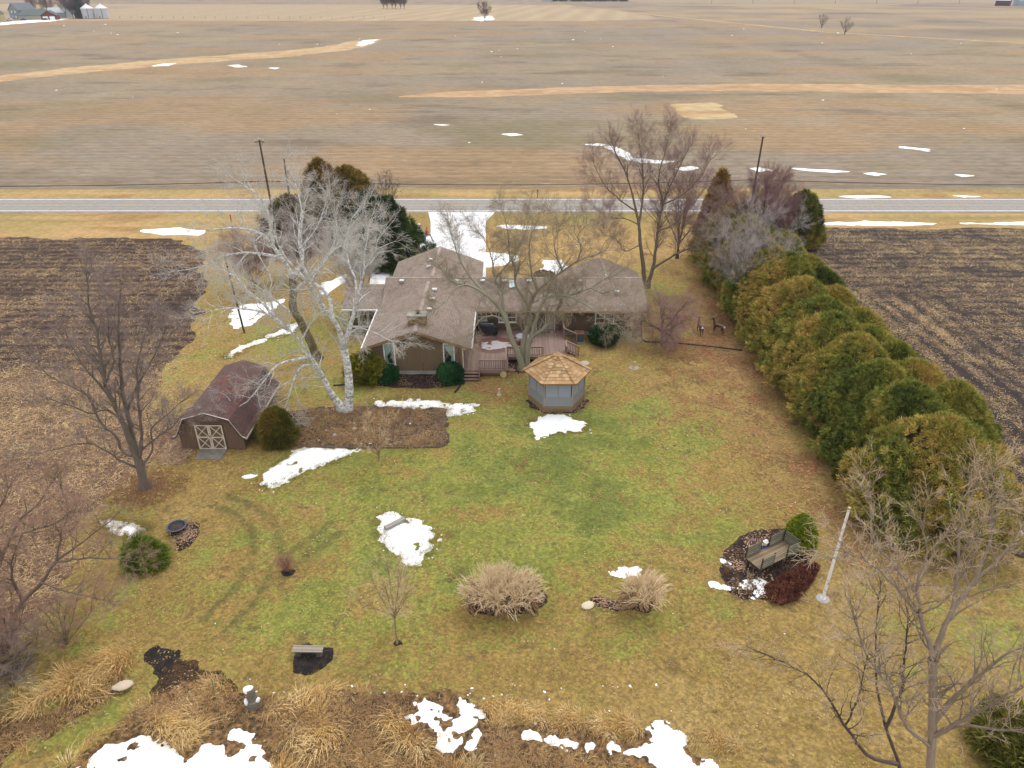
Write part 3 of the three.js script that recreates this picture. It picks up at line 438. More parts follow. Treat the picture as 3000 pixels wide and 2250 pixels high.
structure('ploughed_field', moundGeo(BEDS.right_field, 0.33, { rough: 0.8, scale: 5, top: 0.05, slope: 0.12, relief: 0.12, relScale: 1.2, y0: 0.004, color: soilColor(rightCover, [72, 59, 57], [182, 152, 114]) }), soilMat, 'dark ploughed field with corn stubble beyond the hedge');
// grass waterways across the far field
const wayMat = std(0xffffff, 1, { vertexColors: true, map: rep(T.mottle, 0.06), bumpMap: T.bumpy, bumpScale: 0.03 });
const wayCol = (c) => (x, z) => linc(mixc(c, [184, 142, 96], 0.7 * smooth(0.5, 0.72, fbm(x / 14, z / 6, 4))), 1.2);
structure('grass_waterway', moundGeo(BEDS.waterway1, 4, { rough: 3, scale: 20, top: 0.03, slope: 0.05, color: wayCol([208, 176, 132]) }), wayMat, 'pale curved grass strip across the far field, ending at a snow patch');
structure('grass_waterway', moundGeo(BEDS.waterway2, 3, { rough: 2, scale: 18, top: 0.03, slope: 0.05, color: wayCol([202, 166, 126]) }), wayMat, 'long straight orange grass strip across the far field');
structure('grass_waterway', moundGeo(BEDS.tanpatch, 1, { rough: 2, scale: 6, top: 0.02, slope: 0.05, color: wayCol([206, 180, 134]) }), wayMat, 'small pale grass patch in the far field');
// a farm track and the next fields beyond
{
  const pts = [[70, -1180], [150, -760], [208, -520], [300, -395], [420, -310], [600, -240]], L = [], R = [];
  pts.forEach(([x, z], i) => { const [ax, az] = pts[Math.max(0, i - 1)], [bx_, bz] = pts[Math.min(pts.length - 1, i + 1)], l = Math.hypot(bx_ - ax, bz - az), nx = -(bz - az) / l * 2.4, nz = (bx_ - ax) / l * 2.4; L.push(x + nx, z + nz); R.unshift(z - nz, x - nx); });
  const P = [...L]; for (let i = 0; i < R.length; i += 2) P.push(R[i + 1], R[i]);
  structure('grass_track', moundGeo(P, 2.5, { rough: 0.6, scale: 12, top: 0.03, slope: 0.1, color: wayCol([206, 174, 120]) }), wayMat, 'narrow grass track between the far fields');
  const F = []; for (const [x, z] of pts) F.push(x + 4, z); F.push(1800, -240, 2400, -1500, 600, -1250);
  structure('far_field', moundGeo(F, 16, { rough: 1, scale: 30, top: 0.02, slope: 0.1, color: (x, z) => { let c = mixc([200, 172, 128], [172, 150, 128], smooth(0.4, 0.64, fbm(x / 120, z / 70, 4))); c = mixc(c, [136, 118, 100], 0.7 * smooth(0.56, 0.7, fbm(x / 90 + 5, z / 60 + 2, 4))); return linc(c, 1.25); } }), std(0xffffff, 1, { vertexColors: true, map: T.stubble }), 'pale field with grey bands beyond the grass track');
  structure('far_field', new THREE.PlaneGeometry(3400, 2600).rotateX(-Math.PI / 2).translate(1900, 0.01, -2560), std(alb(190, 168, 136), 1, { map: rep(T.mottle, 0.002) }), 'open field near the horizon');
}
{ // the next farm's fields: an orange stubble strip and a pale one worked in stripes
  const fm = std(0xffffff, 1, { vertexColors: true, map: T.stubble });
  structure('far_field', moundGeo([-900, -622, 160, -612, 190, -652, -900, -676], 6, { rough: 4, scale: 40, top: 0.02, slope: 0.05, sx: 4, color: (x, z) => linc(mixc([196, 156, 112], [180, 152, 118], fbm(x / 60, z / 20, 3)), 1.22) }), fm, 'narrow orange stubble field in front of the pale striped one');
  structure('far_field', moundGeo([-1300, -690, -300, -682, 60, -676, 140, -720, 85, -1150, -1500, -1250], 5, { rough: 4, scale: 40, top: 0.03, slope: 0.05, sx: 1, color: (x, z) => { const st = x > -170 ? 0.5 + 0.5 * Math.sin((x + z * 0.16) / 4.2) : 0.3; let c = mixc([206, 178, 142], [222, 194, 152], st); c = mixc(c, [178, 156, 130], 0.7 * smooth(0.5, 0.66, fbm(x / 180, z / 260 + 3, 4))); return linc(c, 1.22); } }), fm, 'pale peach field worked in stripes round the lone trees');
}
// mulch beds
T.mulch = tex(512, (i, j) => { const n = fbm(i / 32, j / 32, 5, 16), f = hash(i >> 1, j >> 1), c = smooth(0.78, 0.92, 0.5 * noise(i / 5 + 3, j / 4) + 0.5 * f), k = 0.5 + 0.9 * (n - 0.5) + 0.4 * (f - 0.5); return mixc([240 * k, 225 * k, 220 * k], [250, 226, 200], c * 0.75); }, 1 / 2.6);
const bedMat = (c) => std(new THREE.Color().setRGB(...linc(c, 1.7)), 1, { map: T.mulch, bumpMap: T.mulch, bumpScale: 0.04 });
const mulchMat = bedMat([110, 86, 74]), blackSoil = bedMat([74, 64, 62]), litterMat = bedMat([172, 152, 128]), thatchMat = bedMat([208, 172, 116]), brownBed = bedMat([132, 104, 80]);
const bed = (P, mat, label, o = {}) => structure('garden_bed', moundGeo(P, o.cell || 0.14, { rough: 0.25, scale: 0.9, top: 0.06, slope: 0.35, relief: 0.06, relScale: 3, ...o }), mat, label);
bed(BEDS.garden, litterMat, 'leaf littered perennial bed between the shed and the house', { rough: 0.5, scale: 1.2 });
bed(BEDS.wagonbed, mulchMat, 'mulched island bed under the wooden wagon');
bed(BEDS.prairie, thatchMat, 'dry grass bed along the left edge of the yard', { rough: 0.6, scale: 1.4, relief: 0.12, cell: 0.2 });
bed(BEDS.prairie2, thatchMat, 'wild bed of dry grasses and thatch along the back of the yard', { rough: 0.6, scale: 1.4, relief: 0.16, cell: 0.16 });
bed(BEDS.firepit, mulchMat, 'wood chip patch round the fire pit');
bed(BEDS.bench, blackSoil, 'square black soil bed round the bench');
bed(BEDS.compost, blackSoil, 'black burnt patch beside the dry grasses', { rough: 0.5, top: 0.04 });
bed(BEDS.gazebo, mulchMat, 'mulch ring round the gazebo');
bed(BEDS.shrubred, blackSoil, 'small black soil patch under the red twig shrub', { rough: 0.15 });
bed(BEDS.sapling, blackSoil, 'small soil ring round the sapling', { rough: 0.12 });
bed(BEDS.vinebed, brownBed, 'brown mulch bed under the large vine arbour');
bed(BEDS.vinebed2, mulchMat, 'long mulch bed at the small vine post');
bed(BEDS.gablebed, mulchMat, 'dark mulch bed along the gable wall');
bed(BEDS.decknotch, brownBed, 'bare mulch round the tree trunk in front of the deck');
structure('earth_patch', moundGeo([-17.2, -23.8, -15.4, -23.8, -13.6, -23, -12.4, -21.6, -13.6, -20.6, -16.4, -21], 0.15, { rough: 0.5, scale: 1, top: 0.03, slope: 0.2, relief: 0.03 }), bedMat([122, 88, 62]), 'bare brown earth beside the burnt patch');
console.log('beds');
// ------------------------------------------------------------------ snow
{
  const m = new THREE.MeshPhysicalMaterial({ color: new THREE.Color().setRGB(0.88, 0.9, 0.93), roughness: 0.75, bumpMap: rep(T.bumpy, 0.5), bumpScale: 0.02 });
  const label = { shed: 'large snow patch on the lawn beside the shed', shedbits: 'thin scraps of snow beside the large patch near the shed', centre: 'round snow patch with a concrete slab in the middle of the lawn', gazebo: 'snow patch just in front of the gazebo', wallside: 'long snow drift in front of the gable wall', left: 'long thin snow tongue behind the shed', left2: 'snow patch by the leaning pole', left3: 'snow strip behind the white tree', fence: 'snow wedge beside the green juniper', bottom: 'big snow drift in the dry grasses', bottom2: 'ragged snow drift beside the stacked stone ornament', mid: 'broken snow drift in the wild bed', mid2: 'narrow snow strip beside the broken drift', mid3: 'tiny snow scrap by the broken drift', corner: 'thick snow drift at the end of the wild bed', wagon: 'snow under the wooden wagon', wagon2: 'thin snow line at the edge of the wagon bed', wagon3: 'small snow scrap in the wagon bed', vine: 'snow behind the small vine post' };
  for (const [k, P] of Object.entries(SNOW)) {
    let x0 = 1e9, x1 = -1e9, z0 = 1e9, z1 = -1e9; for (let i = 0; i < P.length; i += 2) { x0 = Math.min(x0, P[i]); x1 = Math.max(x1, P[i]); z0 = Math.min(z0, P[i + 1]); z1 = Math.max(z1, P[i + 1]); }
    const size = Math.min(x1 - x0, z1 - z0), far = -z0, drift = /bottom|corner|mid|strip/.test(k);
    const o = far < 75 ? { rough: clamp(size * 0.22, 0.08, 0.5), scale: clamp(size * 0.22, 0.2, 0.6), top: drift ? 0.17 : 0.06, slope: drift ? 0.4 : 0.16, relief: drift ? 0.09 : 0.05, relScale: drift ? 0.9 : 2.2, holes: /bottom|corner/.test(k) ? 0.24 : 0.31, holeScale: 0.55, y0: 0.015, crumb: clamp(size * 0.07, 0.03, 0.14) } : { rough: clamp(size * 0.3, 0.2, 3), scale: clamp(size * 0.7, 0.6, 8), top: 0.06, slope: 0.15, y0: 0.02, sx: far > 120 ? 2.5 : 1.5 };
    if (drift || /wagon|gazebo/.test(k)) o.y0 = 0.06; if (k.startsWith('verge')) o.y0 = 0.03;
    structure('snow_patch', moundGeo(P, clamp(size / 50, 0.045, 2.2), o), m, label[k] || (k.startsWith('verge') ? 'snow strip in the grass verge along the road' : k.startsWith('front') ? 'snow patch on the front lawn' : 'snow patch in the far stubble field'));
  }
  // crumbs of snow left about
  reseed(99); const geo = new THREE.IcosahedronGeometry(1, 1); const p = geo.attributes.position; for (let i = 0; i < p.count; i++) { const k = 0.8 + 0.5 * hash(Math.round(p.getX(i) * 50), Math.round(p.getZ(i) * 50 + p.getY(i) * 20)); p.setXYZ(i, p.getX(i) * k, p.getY(i) * k * 0.4, p.getZ(i) * k); } geo.computeVertexNormals();
  const mats = []; const put = (x, z, s) => mats.push(new THREE.Matrix4().compose(V(x, 0.02, z), new THREE.Quaternion().setFromAxisAngle(V(0, 1, 0), rr(0, 6)), V(s * rr(0.7, 1.6), s, s)));
  for (const k of ['shed', 'centre', 'gazebo', 'wallside', 'mid', 'wagon', 'left', 'bottom2']) { const P = SNOW[k]; for (let i = 0; i < 26; i++) { const j = Math.floor(rnd() * P.length / 2) * 2; put(P[j] + rr(-0.7, 0.7), P[j + 1] + rr(-0.6, 0.6), rr(0.015, 0.06)); } }
  for (let i = 0; i < 90; i++) put(rr(-20, 19), rr(-48, -20), rr(0.012, 0.035));
  for (let i = 0; i < 120; i++) put(rr(-12, 8), rr(-22.5, -18), rr(0.02, 0.06));
  for (let i = 0; i < 60; i++) put(rr(-16, -7), rr(-46, -42), rr(0.03, 0.12));
  for (let i = 0; i < 46; i++) { const z = -rr(150, 620), x = rr(-0.7, 0.8) * -z; put(x, z, rr(0.12, 0.4) * -z / 260); }
  const o = copies('snow_crumbs', geo, m, mats, null); o.userData.label = 'scattered crumbs of old snow on lawn and fields';
}
// ------------------------------------------------------------------ trees
// loose triangles from points p and wished normals n, wound so that each face looks the way of its normal
function triGeo(p, n) {
  const a = V(), b = V(), c = V();
  for (let i = 0; i < p.length; i += 9) {
    a.set(p[i], p[i + 1], p[i + 2]); b.set(p[i + 3], p[i + 4], p[i + 5]).sub(a); c.set(p[i + 6], p[i + 7], p[i + 8]).sub(a); b.cross(c).normalize();
    if (b.x * n[i] + b.y * n[i + 1] + b.z * n[i + 2] < 0) { for (let k = 0; k < 3; k++) { const t = p[i + 3 + k]; p[i + 3 + k] = p[i + 6 + k]; p[i + 6 + k] = t; } b.negate(); }
    for (let v = 0; v < 9; v += 3) { n[i + v] = b.x; n[i + v + 1] = b.y; n[i + v + 2] = b.z; }
  }
  const g = new THREE.BufferGeometry(); g.setAttribute('position', new THREE.Float32BufferAttribute(p, 3)); g.setAttribute('normal', new THREE.Float32BufferAttribute(n, 3)); return g;
}
class Tubes { // many tapered tubes in one geometry
  constructor() { this.p = []; this.n = []; this.u = []; this.i = []; }
  add(pts, rad, sides) {
    const L = pts.length; let len = 0, t = V().subVectors(pts[1], pts[0]).normalize(), a = Math.abs(t.y) < 0.9 ? V(0, 1, 0) : V(1, 0, 0), x = V().crossVectors(a, t).normalize(), y = V(), base = this.p.length / 3;
    for (let k = 0; k < L; k++) {
      t.subVectors(pts[Math.min(L - 1, k + 1)], pts[Math.max(0, k - 1)]).normalize(); x.addScaledVector(t, -x.dot(t)).normalize(); y.crossVectors(t, x);
      if (k) len += pts[k].distanceTo(pts[k - 1]); const r = rad[k];
      for (let s = 0; s <= sides; s++) { const A = s / sides * Math.PI * 2, c = Math.cos(A), q = Math.sin(A), nx = x.x * c + y.x * q, ny = x.y * c + y.y * q, nz = x.z * c + y.z * q; this.p.push(pts[k].x + nx * r, pts[k].y + ny * r, pts[k].z + nz * r); this.n.push(nx, ny, nz); this.u.push(s / sides, len); }
    }
    for (let k = 0; k < L - 1; k++) for (let s = 0; s < sides; s++) { const a0 = base + k * (sides + 1) + s, b = a0 + sides + 1; this.i.push(a0, a0 + 1, b, a0 + 1, b + 1, b); }
  }
  get size() { return this.i.length / 3; }
  geo() { const g = new THREE.BufferGeometry(); g.setAttribute('position', new THREE.Float32BufferAttribute(this.p, 3)); g.setAttribute('normal', new THREE.Float32BufferAttribute(this.n, 3)); g.setAttribute('uv', new THREE.Float32BufferAttribute(this.u, 2)); g.setIndex(this.i); return g; }
}
const randDir = () => { const z = rr(-1, 1), a = rr(0, 6.2832), s = Math.sqrt(1 - z * z); return V(s * Math.cos(a), z, s * Math.sin(a)); };
const quatTo = (d) => new THREE.Quaternion().setFromUnitVectors(V(0, 1, 0), d);
// a sprig one unit long along +y: a stem with side twigs
function sprig(sideN, ang, thick, seedN, sub = true) {
  reseed(seedN); const t = new Tubes(), stem = [V(0, 0, 0), V(0.03, 0.35, 0.02), V(-0.02, 0.7, -0.03), V(0.02, 1, 0.02)];
  t.add(stem, [thick, thick * 0.8, thick * 0.6, thick * 0.35], 3);
  for (let k = 0; k < sideN; k++) {
    const y = 0.12 + 0.8 * k / sideN, A = k * 2.4 + rr(-0.4, 0.4), e = ang + rr(-0.2, 0.2), L = (0.62 - 0.35 * y) * rr(0.7, 1.2), d = V(Math.sin(e) * Math.cos(A), Math.cos(e), Math.sin(e) * Math.sin(A)), s = V(0, y, 0), m = s.clone().addScaledVector(d, L * 0.5).add(V(0, -0.015, 0)), q = s.clone().addScaledVector(d, L).add(V(0, 0.05, 0));
    t.add([s, m, q], [thick * 0.7, thick * 0.55, thick * 0.3], 3);
    if (sub) for (let j = 0; j < 2; j++) { const d2 = d.clone().add(randDir().multiplyScalar(0.7)).normalize(), o = j ? m : s.clone().lerp(m, 0.6); t.add([o, o.clone().addScaledVector(d2, L * 0.45)], [thick * 0.5, thick * 0.28], 3); }
  }
  return t.geo();
}
const SPRIG = { open: sprig(8, 0.75, 0.009, 11), fine: sprig(11, 0.6, 0.007, 12), droop: sprig(7, 0.5, 0.006, 13), stiff: sprig(5, 0.8, 0.019, 14, false), vine: sprig(4, 0.5, 0.021, 15, false) };
function curvePts(flat, base, step, wob) {
  const p = []; for (let i = 0; i < flat.length; i += 3) p.push(V(flat[i] - base[0], flat[i + 1], flat[i + 2] - base[1]));
  const c = new THREE.CatmullRomCurve3(p, false, 'centripetal'), n = Math.max(3, Math.ceil(c.getLength() / step)), q = c.getSpacedPoints(n);
  for (let i = 1; i < n; i++) q[i].add(randDir().multiplyScalar(wob)); return q;
}
/* a leafless tree. data: base [x, z] and limbs [radius, [x, y, z ...]], the first of them the trunk.
   o: bark, twig materials, l1 / l2 lengths, every (metres between branches), sprig, twigLen, up (how far branches turn up), tips */
function bareTree(name, label, data, o, group) {
  reseed(o.seed || 5); const root = thing(name, label, o.category || 'tree', [data.base[0], 0, data.base[1]], 0, group), [bx_, bz] = data.base;
  const small = new Tubes(), mats = [], up = o.up ?? 0.25, every = o.every ?? 0.55, wob = o.wob ?? 0.22, e2 = o.every2 ?? 0.32, tw = o.twigLen ?? 0.8;
  const twig = (p, d, s) => mats.push(new THREE.Matrix4().compose(p, quatTo(d).multiply(new THREE.Quaternion().setFromAxisAngle(V(0, 1, 0), rr(0, 6))), V(1, 1, 1).multiplyScalar(s)));
  const sway = (d, k, g) => d.add(randDir().multiplyScalar(k)).add(V(0, g, 0)).normalize();
  function branch(p, d, len, r, level) {
    const n = Math.max(3, Math.ceil(len / (level === 1 ? 0.35 : 0.25))), st = len / n, pts = [p.clone()], rad = [r]; let q = p.clone(); const dir = d.clone();
    for (let k = 1; k <= n; k++) { sway(dir, wob * (level === 1 ? 1 : 1.3), up * (level === 1 ? 0.18 : 0.12) + (o.droop || 0)); q = q.clone().addScaledVector(dir, st); if (q.y < 0.15) { q.y = 0.15; dir.y = Math.abs(dir.y); } pts.push(q); rad.push(lerp(r, r * 0.35, k / n)); }
    small.add(pts, rad, level === 1 ? 5 : 3);
    if (level < (o.levels || 2)) { let acc = rr(0, e2); for (let k = 1; k <= n; k++) { acc += st; while (acc > e2) { acc -= e2 * rr(0.7, 1.4); const t = V().subVectors(pts[k], pts[k - 1]).normalize(), dd = t.multiplyScalar(0.75).add(randDir().multiplyScalar(0.85)).add(V(0, up * 0.5, 0)).normalize(); branch(pts[k], dd, (o.l2 || 0.9) * rr(0.5, 1.2) * (1 - 0.45 * k / n), Math.max(o.bmin ? o.bmin * 0.55 : 0.008, rad[k] * 0.55), level + 1); } } branch(pts[n], dir, (o.l2 || 0.9) * rr(0.6, 1), r * 0.35, level + 1); }
    else for (let k = 1; k <= n; k++) if (k === n || rnd() < (o.tips ?? 0.6)) { const t = V().subVectors(pts[k], pts[k - 1]).normalize(); twig(pts[k], k === n ? t : t.add(randDir().multiplyScalar(0.7)).normalize(), tw * rr(0.6, 1.2)); }
  }
  data.limbs.forEach(([r, flat], li) => {
    r *= o.fat || 1; const q = curvePts(flat, data.base, 0.4, li ? 0.035 : 0.015), n = q.length - 1, tube = new Tubes(), goesOn = data.limbs.some(([, f2], j) => j > li && Math.hypot(f2[0] - flat[flat.length - 3], f2[1] - flat[flat.length - 2], f2[2] - flat[flat.length - 1]) < 0.6), tip = goesOn && !li ? 0.72 * r : Math.max(0.14 * r, 0.02);
    const rad = q.map((_, k) => lerp(r, tip, Math.pow(k / n, 0.75)) * (1 + 0.1 * (hash(k + li * 37, 5) - 0.5))); if (flat[1] < 0.6) { rad[0] *= 1.7; rad[1] *= 1.25; q[0].y -= 0.15; }
    tube.add(q, rad, r > 0.12 ? 9 : 6); part(li ? 'limb' : 'trunk', tube.geo(), (o.barkOf && o.barkOf(li)) || o.bark, root);
    const first = li ? 0.22 : (o.first ?? 0.75); let acc = 0, L = n * 0.4;
    for (let k = Math.ceil(n * first); k <= n; k++) { acc += 0.4; while (acc > every) { acc -= every * rr(0.75, 1.35); const t = V().subVectors(q[k], q[Math.max(0, k - 1)]).normalize(), f = k / n, dd = t.clone().multiplyScalar(0.7).add(randDir().multiplyScalar(0.8)).add(V(0, up, 0)).normalize(); branch(q[k], dd, (o.l1 || 2) * rr(0.55, 1.2) * (1 - 0.4 * f), Math.min(o.bmax || 0.05, Math.max(o.bmin || 0.016, rad[k] * 0.5)), 1); } }
    const t = V().subVectors(q[n], q[n - 1]).normalize(); if (!goesOn || li) for (let k = 0; k < 3; k++) branch(q[n], t.clone().add(randDir().multiplyScalar(0.35)).normalize(), (o.l1 || 2) * rr(0.5, 0.9), Math.max(0.014, rad[n] * 0.8), 1);
  });
  const b = part('branches', small.geo(), o.branchMat || o.bark, root, 'stuff'); b.userData.kind = 'stuff';
  if (mats.length) copies('twigs', SPRIG[o.sprig || 'open'], o.twig, mats, root);
  stats.push([name, small.size, mats.length]); return root;
}
const stats = [];
function autoTree(x, z, h, spread, n, r, lean = 0, fork = 0.3) { // limbs for a tree of no special shape
  const limbs = [], f = h * fork, top = V(x + lean * f, f, z); limbs.push([r, [x, 0, z, x + lean * f * 0.4, f * 0.5, z, top.x, top.y, top.z]]);
  for (let k = 0; k < n; k++) { const A = k / n * 6.283 + rr(-0.3, 0.3), s = spread * rr(0.6, 1.05) * (k % 3 === 0 ? 0.4 : 1), H = h * (k % 3 === 0 ? rr(0.92, 1) : rr(0.6, 0.9)), y0 = f * rr(0.75, 1); limbs.push([r * rr(0.4, 0.62), [x + lean * y0 * 0.8, y0, z, x + Math.cos(A) * s * 0.45 + lean * f, lerp(y0, H, 0.42), z + Math.sin(A) * s * 0.45, x + Math.cos(A) * s * 0.8 + lean * f, lerp(y0, H, 0.75), z + Math.sin(A) * s * 0.8, x + Math.cos(A) * s + lean * f, H, z + Math.sin(A) * s]]); }
  return { base: [x, z], limbs };
}
const bark = (c, o = {}) => std(alb(...c), 0.95, { map: rep(T.bark, 2, 0.4), bumpMap: rep(T.bark, 2, 0.4), bumpScale: 0.03, ...o });
T.plane = tex(512, (i, j) => { // pale bark with dark knots and flakes
  const n = fbm(i / 64, j / 40, 5, 8), k = smooth(0.62, 0.68, fbm(i / 40 + 9, j / 20, 4)), s = smooth(0.74, 0.8, noise(i / 60, j / 8 + 4)); return mixc(mixc([250, 250, 252], [200, 202, 200], smooth(0.4, 0.6, n)), [120, 116, 108], clamp(k * 0.55 + s * 0.6)); });
const B = {
  plane: std(new THREE.Color().setRGB(0.8, 0.8, 0.79), 0.9, { map: rep(T.plane, 1, 0.5), bumpMap: rep(T.bark, 1, 0.5), bumpScale: 0.01 }), planeTwig: std(alb(232, 226, 218), 0.95), planeLow: bark([150, 142, 120]), moss: bark([140, 126, 82]),
  grey: bark([150, 138, 128]), greyTwig: std(alb(174, 154, 148), 0.95), brown: bark([158, 142, 128]), brownTwig: std(alb(184, 152, 146), 0.95), moss2: bark([200, 196, 172]), oliveTwig: std(alb(190, 172, 146), 0.95),
  red: bark([160, 140, 122]), redTwig: std(alb(196, 158, 138), 0.95), violet: bark([122, 100, 104]), violetTwig: std(alb(150, 112, 116), 0.95), tan: bark([206, 178, 140]), tanTwig: std(alb(246, 218, 174), 0.95), dark: bark([120, 106, 98]), silver: bark([186, 176, 176]), silverTwig: std(alb(206, 194, 192), 0.95), nearTwig: std(alb(226, 198, 166), 0.95), near: bark([204, 184, 166]),
};
bareTree('white_bark_tree', 'tall white barked tree forking at its base behind the shed', SYCAMORE, { seed: 21, fat: 1.25, bark: B.plane, twig: B.planeTwig, l1: 2.1, l2: 1, every: 0.46, every2: 0.4, up: 0.12, sprig: 'open', twigLen: 0.85, tips: 0.35, bmin: 0.026, bmax: 0.065 }, 'white barked trees');
bareTree('white_bark_tree', 'white barked tree with a dark mossy lower trunk near the leaning pole', SYCAMORE_BACK, { seed: 22, fat: 1.2, bark: B.plane, barkOf: (i) => i === 0 ? B.moss : null, twig: B.planeTwig, l1: 2.2, l2: 1, every: 0.46, every2: 0.4, up: 0.12, sprig: 'open', twigLen: 0.9, tips: 0.35, bmin: 0.026, bmax: 0.065 }, 'white barked trees');
bareTree('bare_tree', 'bare grey brown tree at the edge of the ploughed field beside the shed', MAPLE_LEFT, { seed: 23, bark: B.grey, twig: B.greyTwig, l1: 1.6, l2: 0.8, every: 0.3, every2: 0.3, up: 0.3, sprig: 'open', twigLen: 0.6, tips: 0.6 });
bareTree('bare_tree', 'wide spreading bare tree in front of the deck beside the gazebo', LOCUST, { seed: 24, fat: 1.3, bark: B.moss2, twig: B.oliveTwig, l1: 2.4, l2: 1, every: 0.32, every2: 0.3, up: 0.14, wob: 0.34, bmin: 0.02, sprig: 'open', twigLen: 0.8, tips: 0.6 });
bareTree('bare_tree', 'tall bare reddish tree at the corner of the house by the road', ELM, { seed: 25, fat: 0.85, bark: B.brown, twig: B.brownTwig, l1: 2.1, l2: 1, every: 0.26, every2: 0.3, up: 0.3, sprig: 'fine', twigLen: 0.85, tips: 0.6 });
bareTree('bare_tree', 'large bare pale tree at the near corner of the yard, reaching over the flagpole lawn', NEAR_RIGHT, { seed: 26, fat: 0.72, bark: B.near, twig: B.nearTwig, l1: 1.7, l2: 0.8, every: 0.3, every2: 0.34, up: 0.3, wob: 0.24, sprig: 'stiff', twigLen: 0.45, tips: 0.4, bmin: 0.02 });
bareTree('bare_tree', 'slender dark stemmed bare tree beside the large pale one', NEAR_DARK, { seed: 27, bark: B.dark, twig: B.nearTwig, l1: 1.9, l2: 0.9, every: 0.34, every2: 0.36, up: 0.2, wob: 0.28, sprig: 'stiff', twigLen: 0.45, tips: 0.4, bmin: 0.016 });
bareTree('bare_tree', 'bare leaning tree with reddish twigs by the dry grass bed', LEFT_BOTTOM, { seed: 28, bark: B.red, twig: B.redTwig, l1: 1.7, l2: 0.8, every: 0.3, every2: 0.28, up: 0.25, sprig: 'fine', twigLen: 0.5, tips: 0.7 });
bareTree('bare_tree', 'bare reddish tree at the edge of the straw covered field', LEFT_EDGE, { seed: 29, bark: B.red, twig: B.redTwig, l1: 1.8, l2: 0.8, every: 0.26, every2: 0.24, up: 0.25, sprig: 'fine', twigLen: 0.5, tips: 0.7 });
reseed(300);
bareTree('bare_tree', 'silver grey bare tree standing against the evergreen hedge', autoTree(22.9, -66.2, 8.8, 4.6, 12, 0.22, 0, 0.14), { seed: 31, bark: B.silver, twig: B.silverTwig, l1: 2.3, l2: 1, every: 0.34, every2: 0.42, up: 0.2, twigLen: 0.75, tips: 0.35, bmin: 0.026 });
bareTree('bare_tree', 'dark bare tree behind the tall reddish one at the far end of the hedge', autoTree(19.7, -82, 8.5, 3.4, 7, 0.17, 0, 0.22), { seed: 32, bark: B.dark, twig: B.violetTwig, l1: 1.7, l2: 0.8, every: 0.4, every2: 0.4, up: 0.3, sprig: 'fine', twigLen: 0.8, tips: 0.6 });
bareTree('bare_tree', 'purple twigged bare tree in the far end of the hedge', autoTree(28.5, -80, 9, 4.2, 9, 0.17, 0, 0.2), { seed: 33, bark: B.violet, twig: B.violetTwig, l1: 2, l2: 0.9, every: 0.3, every2: 0.32, up: 0.3, sprig: 'fine', twigLen: 0.85, tips: 0.8 });
bareTree('bare_tree', 'reddish twigged bare tree in the hedge nearest the road', autoTree(31, -86.5, 8, 3.4, 8, 0.14, 0.05, 0.2), { seed: 34, bark: B.violet, twig: B.redTwig, l1: 1.8, l2: 0.8, every: 0.32, every2: 0.34, up: 0.35, sprig: 'fine', twigLen: 0.8, tips: 0.8 });
bareTree('bare_tree', 'small dark bare tree on the roadside by the tall evergreens', autoTree(-17.6, -99.4, 5, 2.6, 8, 0.1, 0, 0.15), { seed: 35, bark: B.dark, twig: std(alb(96, 82, 80), 0.95), l1: 1.2, l2: 0.6, every: 0.34, every2: 0.36, up: 0.35, twigLen: 0.5, tips: 0.6 });
bareTree('weeping_tree', 'small weeping tree with pink brown twigs at the end of the house', autoTree(13.6, -58.6, 3.6, 2.6, 9, 0.1, 0, 0.42), { seed: 36, bark: B.violet, twig: std(alb(188, 150, 146), 0.95), l1: 1.5, l2: 0.8, every: 0.2, every2: 0.24, up: -0.15, droop: -0.05, sprig: 'fine', twigLen: 0.65, tips: 0.6 });
bareTree('sapling', 'young straw coloured tree alone on the lawn', autoTree(-5.74, -24.86, 4.6, 1.5, 9, 0.055, 0.01, 0.46), { seed: 37, bark: B.tan, twig: B.tanTwig, l1: 0.9, l2: 0.5, every: 0.3, every2: 0.34, up: 0.3, sprig: 'stiff', twigLen: 0.34, tips: 0.35, first: 0.6, bmin: 0.012 });
bareTree('bare_shrub', 'small bare shrub in the perennial bed near the large snow patch', autoTree(-9.2, -40.6, 2.9, 1.6, 6, 0.06, 0.05, 0.2), { seed: 38, category: 'shrub', bark: B.tan, twig: B.tanTwig, l1: 0.8, l2: 0.4, every: 0.3, every2: 0.26, up: 0.25, sprig: 'stiff', twigLen: 0.35, tips: 0.5 });
bareTree('bare_tree', 'low bare tree behind the white barked trees by the house', autoTree(-15.2, -66, 7.5, 3, 8, 0.14, -0.05, 0.2), { seed: 39, bark: B.silver, twig: B.planeTwig, l1: 1.6, l2: 0.8, every: 0.36, every2: 0.36, up: 0.3, twigLen: 0.8, tips: 0.7 });
bareTree('bare_shrub', 'bare thicket shrub at the edge of the field by the leaning pole', autoTree(-27.5, -72, 5, 3.2, 9, 0.07, 0, 0.1), { seed: 40, category: 'shrub', bark: B.brown, twig: B.brownTwig, l1: 1.5, l2: 0.8, every: 0.28, every2: 0.32, up: 0.35, sprig: 'fine', twigLen: 0.8, tips: 0.8 });
bareTree('bare_shrub', 'bare thicket shrub behind the snow tongue', autoTree(-23.5, -76, 5.5, 3.2, 9, 0.07, 0, 0.1), { seed: 41, category: 'shrub', bark: B.silver, twig: B.greyTwig, l1: 1.5, l2: 0.8, every: 0.28, every2: 0.32, up: 0.35, sprig: 'fine', twigLen: 0.8, tips: 0.8 });
